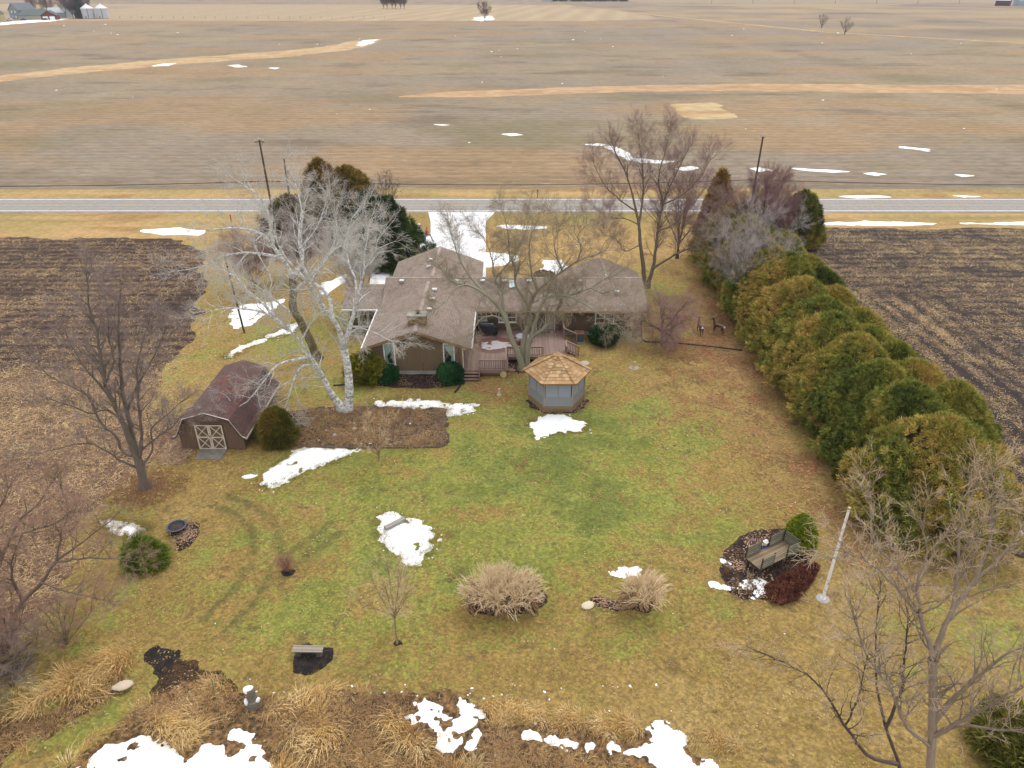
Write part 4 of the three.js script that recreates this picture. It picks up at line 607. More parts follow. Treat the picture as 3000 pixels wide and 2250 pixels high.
// thicket at the near left
for (const [i, [x, z, h, s, c]] of [[-24.8, -24.3, 2.4, 1.9, 'redTwig'], [-23.4, -22.4, 2.1, 1.7, 'greyTwig'], [-25.4, -21.2, 2.6, 2, 'redTwig'], [-22.2, -24.8, 1.7, 1.4, 'redTwig'], [-27.6, -24, 3, 2.2, 'greyTwig'], [-23.6, -19.6, 2, 1.8, 'redTwig']].entries())
  bareTree('bare_shrub', ['reddish bare shrub in front of the leaning tree', 'grey bare shrub beside the old timber pile', 'reddish bare shrub beyond the old timber pile', 'low reddish shrub at the edge of the mown grass', 'grey bare shrub against the straw covered field', 'reddish shrub at the end of the dry grass bed'][i], autoTree(x, z, h, s, 9, 0.04, 0, 0.08), { seed: 50 + i, category: 'shrub', bark: B.red, twig: B[c], l1: 0.9, l2: 0.5, every: 0.26, every2: 0.28, up: 0.3, sprig: 'open', twigLen: 0.45, tips: 0.6 }, 'thicket shrubs');
console.log('bare trees');

// ------------------------------------------------------------------ evergreens and shrubs
function tuft(n, len, wid, spread, seedN, upw = 0.4) { // a clump of small pointed leaf sprays round the origin, facing +y
  reseed(seedN); const p = [], nn = [];
  for (let k = 0; k < n; k++) {
    const A = rr(0, 6.283), e = Math.pow(rnd(), 0.7) * spread, d = V(Math.sin(e) * Math.cos(A), Math.cos(e), Math.sin(e) * Math.sin(A)), s = randDir().multiplyScalar(0.16), L = len * rr(0.6, 1.15), side = V().crossVectors(d, randDir()).normalize().multiplyScalar(wid * rr(0.7, 1.2));
    const a = s, m = s.clone().addScaledVector(d, L * 0.5), t = s.clone().addScaledVector(d, L).add(V(0, upw * 0.06, 0)), l = m.clone().add(side), r = m.clone().sub(side), f = V().crossVectors(side, d).normalize(); if (f.y < 0) f.negate();
    for (const q of [a, l, t, a, t, r]) { p.push(q.x, q.y, q.z); nn.push(f.x, f.y, f.z); }
  }
  return triGeo(p, nn);
}
const TUFT = { cedar: tuft(34, 0.62, 0.05, 1.25, 61), box: tuft(30, 0.5, 0.09, 1.4, 62), needle: tuft(40, 0.7, 0.03, 1.2, 63), loose: tuft(26, 0.9, 0.035, 1.1, 64) };
const leafMat = new THREE.MeshPhysicalMaterial({ color: 0xffffff, roughness: 0.85, side: THREE.DoubleSide, specularIntensity: 0.25 });
const coreMat = std(alb(112, 98, 60), 1, { map: rep(T.mottle, 3) });
/* an evergreen: profile(t) gives the radius share at height share t; n tufts spread over and just under its surface */
function evergreen(name, label, [x, z], h, r, n, o, group) {
  reseed(o.seed || 9); const root = thing(name, label, o.category || 'tree', [x, 0, z], 0, group), prof = o.profile, mats = [], cols = [], lump = o.lump ?? 0.28, sx = o.seed * 3.7;
  const radiusAt = (t, A) => r * prof(t) * (1 + lump * 2 * (fbm(Math.cos(A) * (o.freq || 1.6) + sx, Math.sin(A) * (o.freq || 1.6) + t * h * 0.55 + sx, 3) - 0.5) + (o.knob || 0.12) * (noise(A * 3.2 + sx, t * h * 1.7 + sx * 2) - 0.5));
  const stem = new Tubes(); stem.add([V(0, -0.1, 0), V(0.02, h * 0.4, 0), V(0, h * 0.93, 0)], [Math.max(0.03, r * 0.09), r * 0.06, 0.02], 7); part('trunk', stem.geo(), B.brown, root);
  { const g = new THREE.SphereGeometry(1, 20, 16), p = g.attributes.position; for (let i = 0; i < p.count; i++) { const X = p.getX(i), Y = p.getY(i), Z = p.getZ(i), t = clamp(Y * 0.5 + 0.5), A = Math.atan2(Z, X), q = Math.hypot(X, Z) > 0.001 ? radiusAt(t, A) * (o.core ?? 0.72) : 0; p.setXYZ(i, Math.cos(A) * q, 0.05 + t * h * 0.95, Math.sin(A) * q); } g.computeVertexNormals(); part('inner_foliage', g, o.coreMat || coreMat, root); }
  const c1 = o.colors.map((c) => new THREE.Color().setRGB(...linc(c, o.bright ?? 1.5)));
  for (let k = 0; k < n; k++) {
    let t; do { t = rnd(); } while (rnd() > prof(t) * 0.9 + 0.12); const A = rr(0, 6.283), R = radiusAt(t, A), depth = 1 + (o.rag ?? 0.1) * (rnd() - 0.35) * 2 - 0.2 * rnd() * rnd(), q = V(Math.cos(A) * R * depth, t * h, Math.sin(A) * R * depth);
    const sl = (prof(Math.max(0, t - 0.05)) - prof(Math.min(1, t + 0.05))) * r / (0.1 * h), d = V(Math.cos(A), clamp(sl, -0.3, 3) + (o.lift ?? 0.35), Math.sin(A)).normalize().add(randDir().multiplyScalar(0.45)).normalize(), s = (o.tuft ?? 0.6) * rr(0.7, 1.3);
    mats.push(new THREE.Matrix4().compose(q, quatTo(d).multiply(new THREE.Quaternion().setFromAxisAngle(V(0, 1, 0), rr(0, 6))), V(s, s, s)));
    const w = clamp(fbm(q.x * 0.7 + sx, q.y * 0.6 + q.z * 0.7, 3) * 1.6 - 0.3 + rr(-0.28, 0.28)), f = w * (c1.length - 1), i = Math.min(c1.length - 2, f | 0); cols.push(c1[i].clone().lerp(c1[i + 1], f - i).multiplyScalar(rr(0.75, 1.25)));
  }
  copies('crown', TUFT[o.shape || 'cedar'], o.mat || leafMat, mats, root, cols); return root;
}
const bushy = (t) => Math.pow(Math.sin(Math.PI * Math.pow(clamp(t * 0.94 + 0.06), 0.62)), 0.62) * (1 - 0.12 * t), cone = (t) => clamp(1.04 - t) ** 0.8 * smooth(-0.1, 0.12, t), round = (t) => Math.sqrt(clamp(1 - (2 * t - 1) ** 2)) ** 0.85 + (t < 0.3 ? 0.14 : 0), egg = (t) => Math.sqrt(clamp(1 - (t * 1.02) ** 2.2)) * smooth(-0.12, 0.14, t);
const cedarCols = [[60, 72, 32], [90, 100, 44], [122, 122, 56], [146, 132, 66], [160, 136, 76]];
{
  reseed(70); const rows = [[25.2, 'lawn side'], [28.2, 'field side']]; let k = 0;
  const words = ['nearest the flagpole', 'second from the flagpole', 'third from the flagpole', 'fourth from the flagpole', 'fifth from the flagpole', 'sixth from the flagpole', 'seventh from the flagpole', 'eighth from the flagpole', 'ninth from the flagpole', 'tenth from the flagpole', 'eleventh from the flagpole', 'twelfth from the flagpole', 'thirteenth from the flagpole'];
  for (const [x0, side] of rows) for (let i = 0; i < 13; i++) {
    const z = -34.6 - i * 3.7 - 1.2 * hash(i, 40 + k) - (side === 'field side' ? 4.4 : 0), warm = hash(i * 3 + k, 8), h = (i === 0 && side === 'lawn side' ? 7 : 6.4 + 1.3 * hash(i, 3 + k)) - (side === 'field side' ? 1.1 : 0), r = (side === 'field side' ? 2.7 + 0.5 * hash(i, 9 + k) : i === 0 ? 4.1 : 3.6 + 0.5 * hash(i, 9 + k)); reseed(700 + k);
    const near = z > -45, cols = warm > 0.55 ? cedarCols.slice(1) : cedarCols.slice(0, 4);
    evergreen('hedge_evergreen', `bushy evergreen on the ${side} of the hedge, ${words[i]}`, [x0 + rr(-0.5, 0.5) + (i === 0 ? 0.4 : 0), z], h, r, near ? 5000 : 3200, { seed: 80 + k, profile: bushy, colors: cols, tuft: near ? 0.46 : 0.52, lump: 0.34, freq: 2, bright: 2.0, rag: 0.12, knob: 0.42 }, 'evergreens in the long hedge'); k++;
  }
}
evergreen('evergreen', 'golden topped tall evergreen at the far end of the hedge', [25.6, -88.5], 8.8, 2.4, 1200, { seed: 120, profile: cone, colors: [[96, 90, 40], [140, 112, 52], [150, 118, 60]], tuft: 0.75, bright: 1.5 });
evergreen('evergreen', 'golden green evergreen beside the road at the hedge end', [35.5, -86.8], 6.6, 2.6, 1200, { seed: 121, profile: egg, colors: cedarCols, tuft: 0.75, bright: 1.5 });
evergreen('evergreen', 'tall brown green evergreen by the road, left of its pair', [-24.2, -91.5], 9.3, 2.3, 1700, { seed: 122, profile: egg, colors: [[86, 72, 36], [114, 92, 46], [146, 112, 60]], tuft: 1, lump: 0.8, freq: 2.6, rag: 0.22, core: 0.6, bright: 1.9 }, 'tall roadside evergreens');
evergreen('evergreen', 'tall brown green evergreen by the road, right of its pair', [-20.6, -90.2], 8.7, 2.6, 1800, { seed: 123, profile: egg, colors: [[78, 72, 36], [106, 92, 44], [138, 110, 58]], tuft: 1, lump: 0.8, freq: 2.6, rag: 0.22, core: 0.6, bright: 1.9 }, 'tall roadside evergreens');
evergreen('evergreen', 'dark evergreen half hidden behind the white barked trees', [-27.2, -86.5], 6, 2.7, 1500, { seed: 124, profile: egg, colors: [[78, 72, 46], [100, 90, 56], [120, 104, 68]], tuft: 1, lump: 0.8, freq: 2.6, rag: 0.22, core: 0.6, bright: 1.8 });
evergreen('spruce_tree', 'dark green spruce beside the driveway in front of the house', [-14.2, -80.4], 7.6, 3.7, 2400, { seed: 125, profile: (t) => cone(t) * (1 + 0.22 * Math.sin(t * 34)), colors: [[34, 52, 28], [52, 72, 36], [76, 94, 48]], shape: 'needle', tuft: 0.8, lift: -0.15, lump: 0.45, freq: 2.6, core: 0.5, rag: 0.2, bright: 1.7, coreMat: std(alb(74, 76, 50), 1) });
evergreen('spruce_tree', 'second dark spruce behind the house corner', [-17.4, -84.8], 7, 3, 1600, { seed: 126, profile: (t) => cone(t) * (1 + 0.2 * Math.sin(t * 30)), colors: [[36, 52, 28], [56, 70, 36], [84, 92, 48]], shape: 'needle', tuft: 0.8, lift: -0.1, lump: 0.45, freq: 2.4, core: 0.5, rag: 0.2, bright: 1.7, coreMat: std(alb(74, 76, 50), 1) });
evergreen('round_juniper', 'round golden green juniper beside the shed', [-16.8, -42.8], 2.5, 1.05, 1100, { seed: 127, category: 'shrub', profile: egg, colors: [[62, 66, 28], [98, 90, 38], [138, 108, 50]], shape: 'loose', tuft: 0.5, bright: 1.9, core: 0.62, lump: 0.5, rag: 0.16 });
evergreen('spreading_juniper', 'bright green spreading juniper beside the fire pit', [-20.9, -30.6], 1.4, 0.85, 560, { seed: 128, category: 'shrub', profile: (t) => clamp(1.1 - t) ** 0.7 * (0.6 + 0.5 * smooth(0, 0.2, t)), colors: [[70, 88, 28], [104, 122, 40], [134, 138, 62]], shape: 'loose', tuft: 0.5, bright: 1.5, core: 0.5, lump: 1, rag: 0.2 });
evergreen('conical_shrub', 'clipped conical bright green shrub at the end of the wagon', [16.75, -31.9], 2.3, 0.82, 1500, { seed: 129, category: 'shrub', profile: egg, colors: [[78, 104, 20], [110, 132, 30], [134, 146, 40]], shape: 'box', tuft: 0.24, bright: 1.5, lump: 0.08, core: 0.86, coreMat: std(alb(96, 116, 40), 1) });
evergreen('clipped_shrub', 'round yellow green shrub at the corner of the gable wall', [-12.1, -52.2], 2.1, 1.4, 1300, { seed: 130, category: 'shrub', profile: round, colors: [[78, 84, 26], [110, 108, 34], [138, 126, 46]], shape: 'box', tuft: 0.4, bright: 1.9, lump: 0.4, core: 0.74, rag: 0.14 });
evergreen('clipped_shrub', 'dark green clipped shrub under the left gable window', [-10.3, -51.85], 1.35, 0.9, 900, { seed: 131, category: 'shrub', profile: round, colors: [[22, 62, 34], [36, 84, 46], [54, 104, 58]], shape: 'box', tuft: 0.22, bright: 1.7, lump: 0.2, rag: 0.1, core: 0.85, coreMat: std(alb(56, 84, 54), 1) });
evergreen('clipped_shrub', 'dark green clipped shrub beside the deck steps', [-5.05, -51.95], 1.5, 1, 900, { seed: 132, category: 'shrub', profile: round, colors: [[24, 62, 34], [40, 88, 46], [62, 108, 58]], shape: 'box', tuft: 0.24, bright: 1.7, lump: 0.26, rag: 0.12, core: 0.85, coreMat: std(alb(56, 84, 54), 1) });
evergreen('clipped_shrub', 'dark round shrub against the rear wall near the white window', [8.4, -58.9], 1.75, 1.15, 1000, { seed: 133, category: 'shrub', profile: round, colors: [[26, 58, 30], [44, 78, 42], [76, 96, 60]], shape: 'box', tuft: 0.26, bright: 1.7, lump: 0.26, rag: 0.12, core: 0.85, coreMat: std(alb(60, 80, 54), 1) });
evergreen('evergreen', 'green evergreen under the large bare tree at the near corner', [21.6, -18.4], 2.4, 1.6, 1000, { seed: 134, profile: egg, colors: [[74, 82, 34], [100, 100, 44], [128, 114, 54]], tuft: 0.7, lump: 0.7, rag: 0.2, bright: 1.8 });
evergreen('low_shrub', 'small dark shrub in front of the house by the front lawn', [3.6, -74.6], 1, 1.1, 400, { seed: 135, category: 'shrub', profile: round, colors: [[84, 62, 40], [110, 80, 50]], shape: 'box', tuft: 0.26, bright: 1.4, core: 0.8 });
console.log('evergreens');
// ------------------------------------------------------------------ grasses, straw, leaves
function bladeClump(n, h, spread, w, seedN, lean = 0.5, flop = 0) {
  reseed(seedN); const p = [], nn = [];
  for (let k = 0; k < n; k++) {
    const A = rr(0, 6.283), o = V(Math.cos(A), 0, Math.sin(A)).multiplyScalar(rr(0, spread * 0.35)), d = V(Math.cos(A + rr(-0.6, 0.6)) * (1 - flop) + flop + rr(-0.3, 0.3) * flop, 0, Math.sin(A + rr(-0.6, 0.6)) * (1 - flop) + rr(-0.6, 0.6) * flop), H = h * rr(0.55, 1.1), l = lean * rr(0.2, 1.3), s = V(-d.z, 0, d.x).multiplyScalar(w * rr(0.6, 1.2));
    const a = o, m = o.clone().addScaledVector(d, l * H * 0.35).add(V(0, H * 0.62, 0)), t = o.clone().addScaledVector(d, l * H).add(V(0, H * (1 - 0.35 * l), 0)), f = V(d.x, 0.5, d.z).normalize();
    const q = [a.clone().sub(s), a.clone().add(s), m.clone().add(s), a.clone().sub(s), m.clone().add(s), m.clone().sub(s), m.clone().sub(s), m.clone().add(s), t]; for (const v of q) { p.push(v.x, v.y, v.z); nn.push(f.x, f.y, f.z); }
  }
  return triGeo(p, nn);
}
function litter(n, size, L, W, lift, seedN, along = 0) { // flat bits strewn over a square
  reseed(seedN); const p = [], nn = [];
  for (let k = 0; k < n; k++) {
    const c = V(rr(-size, size), rr(0.01, lift), rr(-size, size)), A = along ? rr(-along, along) : rr(0, 6.283), d = V(Math.cos(A), rr(-0.3, 0.3), Math.sin(A)).normalize(), s = V().crossVectors(d, V(rr(-0.4, 0.4), 1, rr(-0.4, 0.4))).normalize().multiplyScalar(W * rr(0.6, 1.2)), l = L * rr(0.4, 1.2) / 2, f = V().crossVectors(s, d).normalize(); if (f.y < 0) f.negate();
    const a = c.clone().addScaledVector(d, -l), b = c.clone().addScaledVector(d, l); a.y = Math.max(a.y, 0.004); b.y = Math.max(b.y, 0.004); const q = [a.clone().sub(s), b.clone().add(s), a.clone().add(s), a.clone().sub(s), b.clone().sub(s), b.clone().add(s)]; for (const v of q) { p.push(v.x, v.y, v.z); nn.push(f.x, f.y, f.z); }
  }
  return triGeo(p, nn);
}
const bladeMat = new THREE.MeshPhysicalMaterial({ color: 0xffffff, roughness: 0.9, side: THREE.DoubleSide, specularIntensity: 0.2 });
const at = (x, y, z, A, s, sy = s) => new THREE.Matrix4().compose(V(x, y, z), new THREE.Quaternion().setFromAxisAngle(V(0, 1, 0), A), V(s, sy, s));
const tint = (c, k = 1) => new THREE.Color().setRGB(...linc(c, k));
const stuff = (name, label, geo, mats, cols, mat = bladeMat) => { const o = copies(name, geo, mat, mats, null, cols); o.userData.label = label; return o; };
{ // corn straw on the ploughed fields
  for (const [P, cover, label, x0, x1, z0, z1, n, sd] of [[BEDS.left_field, leftCover, 'straw and stalks strewn over the ploughed field by the shed', -75, -14, -91, -24, 26000, 201], [BEDS.right_field, rightCover, 'corn straw strewn over the ploughed field beyond the hedge', 26, 86, -95, -27, 34000, 202]]) {
    for (let v = 0; v < 3; v++) {
      const g = litter(15, 0.6, 0.26, 0.009, 0.08, sd + 50 + v * 7), mats = [], cols = []; reseed(sd + v * 31);
      for (let k = 0; k < n / 3; k++) { const x = rr(x0, x1), z = rr(z0, z1); if (Math.abs(x) > 4 - z * 0.82) continue; const c = cover(x, z); if (rnd() > Math.pow(c, 1.3) * 1.25 || inside(P, x, z) < rr(-1.6, 0.6)) continue; mats.push(at(x, 0.05, z, rr(0, 6.28), rr(0.7, 1.3))); cols.push(tint(mixc([204, 170, 124], [234, 206, 158], rnd()), rr(0.85, 1.5))); }
      stuff('straw', label + ['', ', finer bits', ', bent bits'][v], g, mats, cols);
    }
  }
}
{ // dry ornamental grasses in the wild beds
  const clump = [bladeClump(60, 0.7, 1.4, 0.011, 211, 1.3, 0.4), bladeClump(60, 0.36, 2, 0.011, 212, 1.7, 0.35)], mats = [[], []], cols = [[], []]; reseed(213);
  const C = [[222, 182, 116], [236, 202, 142], [206, 162, 98], [240, 212, 160]];
  const put = (x, z, s, i) => { mats[i].push(at(x, 0.02, z, 6.3 * fbm(x / 2.4 + 30, z / 2.4, 2) * 1.6 + rr(-0.6, 0.6), s, s * rr(0.6, 1.2))); cols[i].push(tint(mixc(C[(rnd() * 4) | 0], C[(rnd() * 4) | 0], rnd()), rr(0.9, 1.5))); };
  for (const [P, n] of [[BEDS.prairie, 420], [BEDS.prairie2, 2200]]) { let x0 = 1e9, x1 = -1e9, z0 = 1e9, z1 = -1e9; for (let i = 0; i < P.length; i += 2) { x0 = Math.min(x0, P[i]); x1 = Math.max(x1, P[i]); z0 = Math.min(z0, P[i + 1]); z1 = Math.max(z1, P[i + 1]); }
    for (let k = 0; k < n; k++) { const x = rr(x0, x1), z = rr(Math.max(z0, -60), Math.min(z1, -13)); if (inside(P, x, z) < -0.1) continue; let snow = 0; for (const q of ['bottom', 'bottom2', 'mid', 'corner', 'mid2', 'strip1', 'strip2', 'strip3']) if (inside(SNOW[q], x, z) > -0.45) snow = 1; if (snow && rnd() < 0.985) continue; const w = fbm(x / 1.8, z / 1.5, 3); if (w < 0.45 && rnd() < 0.75) continue; put(x, z, rr(0.35, 1) * (w > 0.6 ? 1 : 0.7), w > 0.57 && rnd() < 0.6 ? 0 : 1); } }
  for (let k = 0; k < 150; k++) { const x = rr(-17, -5), z = rr(-47.2, -42.4); if (inside(BEDS.garden, x, z) > 0.3 && fbm(x / 1.5, z / 1.5, 2) > 0.5) put(x, z, rr(0.3, 0.7), 1); }
  for (const [x, z, n] of [[-15.2, -19.9, 26], [-14, -19.4, 20], [-20.6, -22.4, 24], [-19.6, -23.4, 18], [-22.4, -21.4, 14], [-8.6, -19.6, 18], [-4.6, -20, 14]]) for (let k = 0; k < n; k++) { const X = x + rr(-1, 1), Z_ = z + rr(-0.7, 0.7); if (['bottom', 'bottom2', 'mid'].every((q) => inside(SNOW[q], X, Z_) < -0.3)) put(X, Z_, rr(0.8, 1.2), 0); }
  for (let k = 0; k < 150; k++) { const t = rnd(), x = lerp(-1.5, 9.8, t), z = lerp(-21.2, -19.2, t) + rr(-0.5, 0.4); if (inside(SNOW.corner, x, z) < -0.5) put(x, z, rr(0.45, 0.75), 0); }
  stuff('tall_dry_grass', 'tall straw coloured grass clumps in the wild beds', clump[0], mats[0], cols[0]); stuff('low_dry_grass', 'low matted dry grass in the wild beds', clump[1], mats[1], cols[1]);
}
{ // thatch, twigs and fallen leaves
  const twigs = litter(40, 0.6, 0.34, 0.007, 0.12, 221), chips = litter(36, 0.5, 0.09, 0.03, 0.05, 222), leaves = litter(24, 0.7, 0.13, 0.045, 0.05, 223); reseed(224);
  let mats = [], cols = [];
  const scatter = (P, n, fn) => { let x0 = 1e9, x1 = -1e9, z0 = 1e9, z1 = -1e9; for (let i = 0; i < P.length; i += 2) { x0 = Math.min(x0, P[i]); x1 = Math.max(x1, P[i]); z0 = Math.min(z0, P[i + 1]); z1 = Math.max(z1, P[i + 1]); } for (let k = 0; k < n; k++) { const x = rr(x0, x1), z = rr(z0, Math.min(z1, -14)); if (inside(P, x, z) > 0.15) fn(x, z); } };
  for (const [P, n] of [[BEDS.prairie, 200], [BEDS.prairie2, 900], [BEDS.garden, 260]]) scatter(P, n, (x, z) => { if (['bottom', 'bottom2', 'mid', 'corner', 'mid2', 'strip1', 'strip2', 'strip3'].some((q) => inside(SNOW[q], x, z) > -0.7)) return; mats.push(at(x, 0.08, z, rr(0, 6), rr(0.7, 1.3))); cols.push(tint(mixc([206, 166, 116], [140, 110, 84], rnd()), rr(0.8, 1.3))); });
  stuff('dead_stems', 'fallen stems and thatch lying in the beds', twigs, mats, cols); mats = []; cols = [];
  for (const [P, n] of [[BEDS.wagonbed, 90], [BEDS.firepit, 60], [BEDS.gazebo, 90], [BEDS.vinebed2, 50], [BEDS.vinebed, 60], [BEDS.gablebed, 60], [BEDS.garden, 120], [BEDS.decknotch, 30]]) scatter(P, n, (x, z) => { mats.push(at(x, 0.07, z, rr(0, 6), rr(0.6, 1.1))); cols.push(tint(mixc([216, 180, 144], [124, 100, 88], rnd()), rr(0.7, 1.4))); });
  stuff('wood_chips', 'wood chips and leaf litter on the mulch beds', chips, mats, cols); mats = []; cols = [];
  for (let k = 0; k < 4200; k++) { const x = rr(-6, 22.5), z = rr(-86, -28); if (rnd() > blob(LEAF, x, z) * (0.25 + 1.5 * smooth(0.42, 0.62, fbm(x / 1.3, z / 2.2, 3))) + 0.012) continue; mats.push(at(x, 0.01, z, rr(0, 6), rr(0.7, 1.2))); cols.push(tint(mixc([196, 140, 100], [158, 120, 92], rnd()), rr(0.8, 1.4))); }
  for (let k = 0; k < 160; k++) { const A = rr(0, 6.28), q = rr(0.4, 2.2); mats.push(at(-23.9 + Math.cos(A) * q, 0.01, -37.5 + Math.sin(A) * q, rr(0, 6), rr(0.5, 0.9))); cols.push(tint([150, 112, 82], rr(0.8, 1.3))); }
  for (let k = 0; k < 150; k++) { mats.push(at(rr(-24.2, -22.8), 0.02, rr(-43.5, -40.4), rr(0, 6), rr(0.6, 1))); cols.push(tint([176, 146, 122], rr(0.8, 1.4))); }
  stuff('fallen_leaves', 'brown fallen leaves on the lawn along the hedge', leaves, mats, cols);
}
{ // lawn grass: short tufts that break the flat sheet
  const g = bladeClump(60, 0.055, 1.9, 0.006, 231, 0.8), mats = [], cols = []; reseed(232);
  for (let k = 0; k < 7000; k++) { const z = -rr(16, 46), x = rr(-1, 1) * (9 - z * 0.72); if (x > 22 || x < -26 || inPoly(BEDS.left_field, x, z)) continue; const w = 0.26 + blob(GREEN, x, z) + (fbm(x / 7, z / 5, 3) - 0.5) * 0.75 + rr(-0.3, 0.3); mats.push(at(x, 0, z, rr(0, 6), rr(0.7, 1.5))); cols.push(tint(mixc(LAWN.straw, LAWN.green, smooth(0.15, 0.85, w)), rr(0.9, 1.4))); }
  for (const q of ['shed', 'centre', 'gazebo', 'wallside', 'left', 'fence']) { const P = SNOW[q]; for (let k = 0; k < 260; k++) { const j = Math.floor(rnd() * P.length / 2) * 2, i = (j + 2) % P.length, t = rnd(), x = lerp(P[j], P[i], t) + rr(-0.5, 0.5), z = lerp(P[j + 1], P[i + 1], t) + rr(-0.4, 0.4); if (inside(P, x, z) < 0.3) { mats.push(at(x, 0.01, z, rr(0, 6), rr(0.4, 0.9), rr(1, 2))); cols.push(tint(mixc(LAWN.straw, LAWN.green, rnd()), rr(0.9, 1.3))); } } }
  stuff('grass', 'short lawn grass', g, mats, cols);
  const fl = litter(7, 1.2, 0.11, 0.03, 0.04, 233), m2 = [], c2 = []; for (let k = 0; k < 900; k++) { const z = -rr(17, 60), x = rr(-22, 21); if (inPoly(BEDS.left_field, x, z)) continue; m2.push(at(x, 0.03, z, rr(0, 6), rr(0.6, 1.1))); c2.push(tint(mixc([214, 188, 140], [150, 116, 80], rnd()), rr(0.9, 1.5))); }
  stuff('grass_debris', 'scattered dry leaf bits over the lawn', fl, m2, c2);
}
console.log('grass');
// ------------------------------------------------------------------ the house
{
  const H = thing('house', 'long brown ranch house with shingle roofs, stone chimney and rear gable wing', 'house', [0, 0, 0]);
  const X = [1, 0, 0], Z = [0, 0, 1], th = 0.14;
  const roof = (pts, u) => part('roof', slab(pts, th, u), M.shingle, H);
  // main block: eave at z -60, ridge at -63.9; the wing's ridge runs towards the gable wall, the garage and the front wing run to the road
  const E = 2.72, R = 4.5, zr = -63.9, ze = -60, zf = -67.8;
  const main = roof([[-11.9, E, ze], [12.45, E, ze], [12.2, R, zr], [-11.9, R, zr]], X), mainF = roof([[12.2, R, zr], [12.45, E, zf], [-11.9, E, zf], [-11.9, R, zr]], X);
  const wl = roof([[-12.25, 2.75, -52.35], [-7.85, 4.3, -52.35], [-7.85, 4.3, -63.5], [-12.25, 2.75, -60.1]], Z), wr = roof([[-7.85, 4.3, -52.35], [-3.35, 2.75, -52.35], [-3.35, 2.75, -60.1], [-7.85, 4.3, -63.5]], Z);
  roof([[-12.15, 2.7, -67.7], [-7.6, 4.42, -64.1], [-7.6, 4.42, -73.2], [-12.15, 2.7, -73.2]], Z); roof([[-7.6, 4.42, -64.1], [-3.0, 2.7, -67.7], [-3.0, 2.7, -73.2], [-7.6, 4.42, -73.2]], Z);
  roof([[5.1, 2.7, -67.7], [9, 4.3, -64.3], [9, 4.3, -70.2], [5.1, 2.7, -70.2]], Z); roof([[9, 4.3, -64.3], [12.9, 2.7, -67.7], [12.9, 2.7, -70.2], [9, 4.3, -70.2]], Z);
  roof([[-15.6, 2.7, -60.5], [-11.86, 2.7, -60.5], [-11.86, 3.62, -63.4], [-15.6, 3.62, -63.4]], X); roof([[-15.6, 3.62, -63.4], [-11.86, 3.62, -63.4], [-11.86, 2.7, -66.3], [-15.6, 2.7, -66.3]], X);
  // ridge caps
  const cap = ([ax, ay, az], [bx_, by, bz], m) => { const along = Math.abs(bx_ - ax) > Math.abs(bz - az), w = 0.15; for (const q of [-1, 1]) { const n = along ? [0, -m * w, q * w] : [q * w, -m * w, 0]; part('ridge_cap', slab([[ax, ay, az], [bx_, by, bz], [bx_ + n[0], by + n[1], bz + n[2]], [ax + n[0], ay + n[1], az + n[2]]], 0.02, along ? X : Z), M.ridge, H); } };
  cap([-11.9, 4.525, zr], [12.2, 4.525, zr], 0.4564); cap([-7.85, 4.325, -52.35], [-7.85, 4.325, -63.4], 0.348); cap([-7.6, 4.445, -64.4], [-7.6, 4.445, -73.2], 0.376); cap([9, 4.325, -64.6], [9, 4.325, -70.2], 0.41); cap([-15.6, 3.645, -63.4], [-11.9, 3.645, -63.4], 0.317);
  // walls: a plain body behind clapboards
  const hole = (s, [x0, x1, y0, y1]) => s.holes.push(new THREE.Path([[x0, y0], [x0, y1], [x1, y1], [x1, y0]].map((p) => new THREE.Vector2(...p))));
  const GW = [[-10.57, -9.69, 1.03, 2.97], [-5.65, -4.77, 0.98, 2.94]], RW = [[-3.2, -2.35, 1.53, 2.38], [-1.2, 0.37, 1.38, 2.31], [7.7, 9.37, 1.23, 2.24], [2.27, 3.93, 0.6, 2.3]], SW = [0, 1, 2, 3].map((k) => [-15.02 + k * 0.86, -14.3 + k * 0.86, 0.73, 2.47]);
  const walled = (x0, x1, y0, y1, z, depth, holes) => { const s = new THREE.Shape([[x0, y0], [x1, y0], [x1, y1], [x0, y1]].map((p) => new THREE.Vector2(...p))); holes.forEach((h) => hole(s, h)); return new THREE.ExtrudeGeometry(s, { depth, bevelEnabled: false }).translate(0, 0, z); };
  const split = (x0, x1, y0, y1, W) => { let L = [[x0, x1]]; for (const [a, b, c, d] of W) if (y1 > c - 0.04 && y0 < d + 0.04) L = L.flatMap(([p, q]) => b < p || a > q ? [[p, q]] : [[p, a - 0.02], [b + 0.02, q]].filter(([m, n]) => n - m > 0.03)); return L; };
  const gableWall = (x0, x1, z, y1, apex, xa, depth, holes = []) => { const s = new THREE.Shape([[x0, 0.4], [x1, 0.4], [x1, y1], [xa, apex], [x0, y1]].map((p) => new THREE.Vector2(...p))); holes.forEach((h) => hole(s, h)); return new THREE.ExtrudeGeometry(s, { depth, bevelEnabled: false }).translate(0, 0, z); };
  part('wall', gableWall(-11.55, -4.22, -60.9, 2.62, 3.98, -7.85, 7.98, GW), M.siding, H);
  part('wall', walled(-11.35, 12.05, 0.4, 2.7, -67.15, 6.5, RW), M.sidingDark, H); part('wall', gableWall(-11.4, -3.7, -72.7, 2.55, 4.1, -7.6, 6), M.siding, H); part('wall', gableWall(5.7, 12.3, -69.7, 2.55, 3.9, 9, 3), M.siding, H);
  part('wall', walled(-15.15, -11.65, 0.4, 2.6, -65.7, 4.6, SW), M.sidingDark, H);
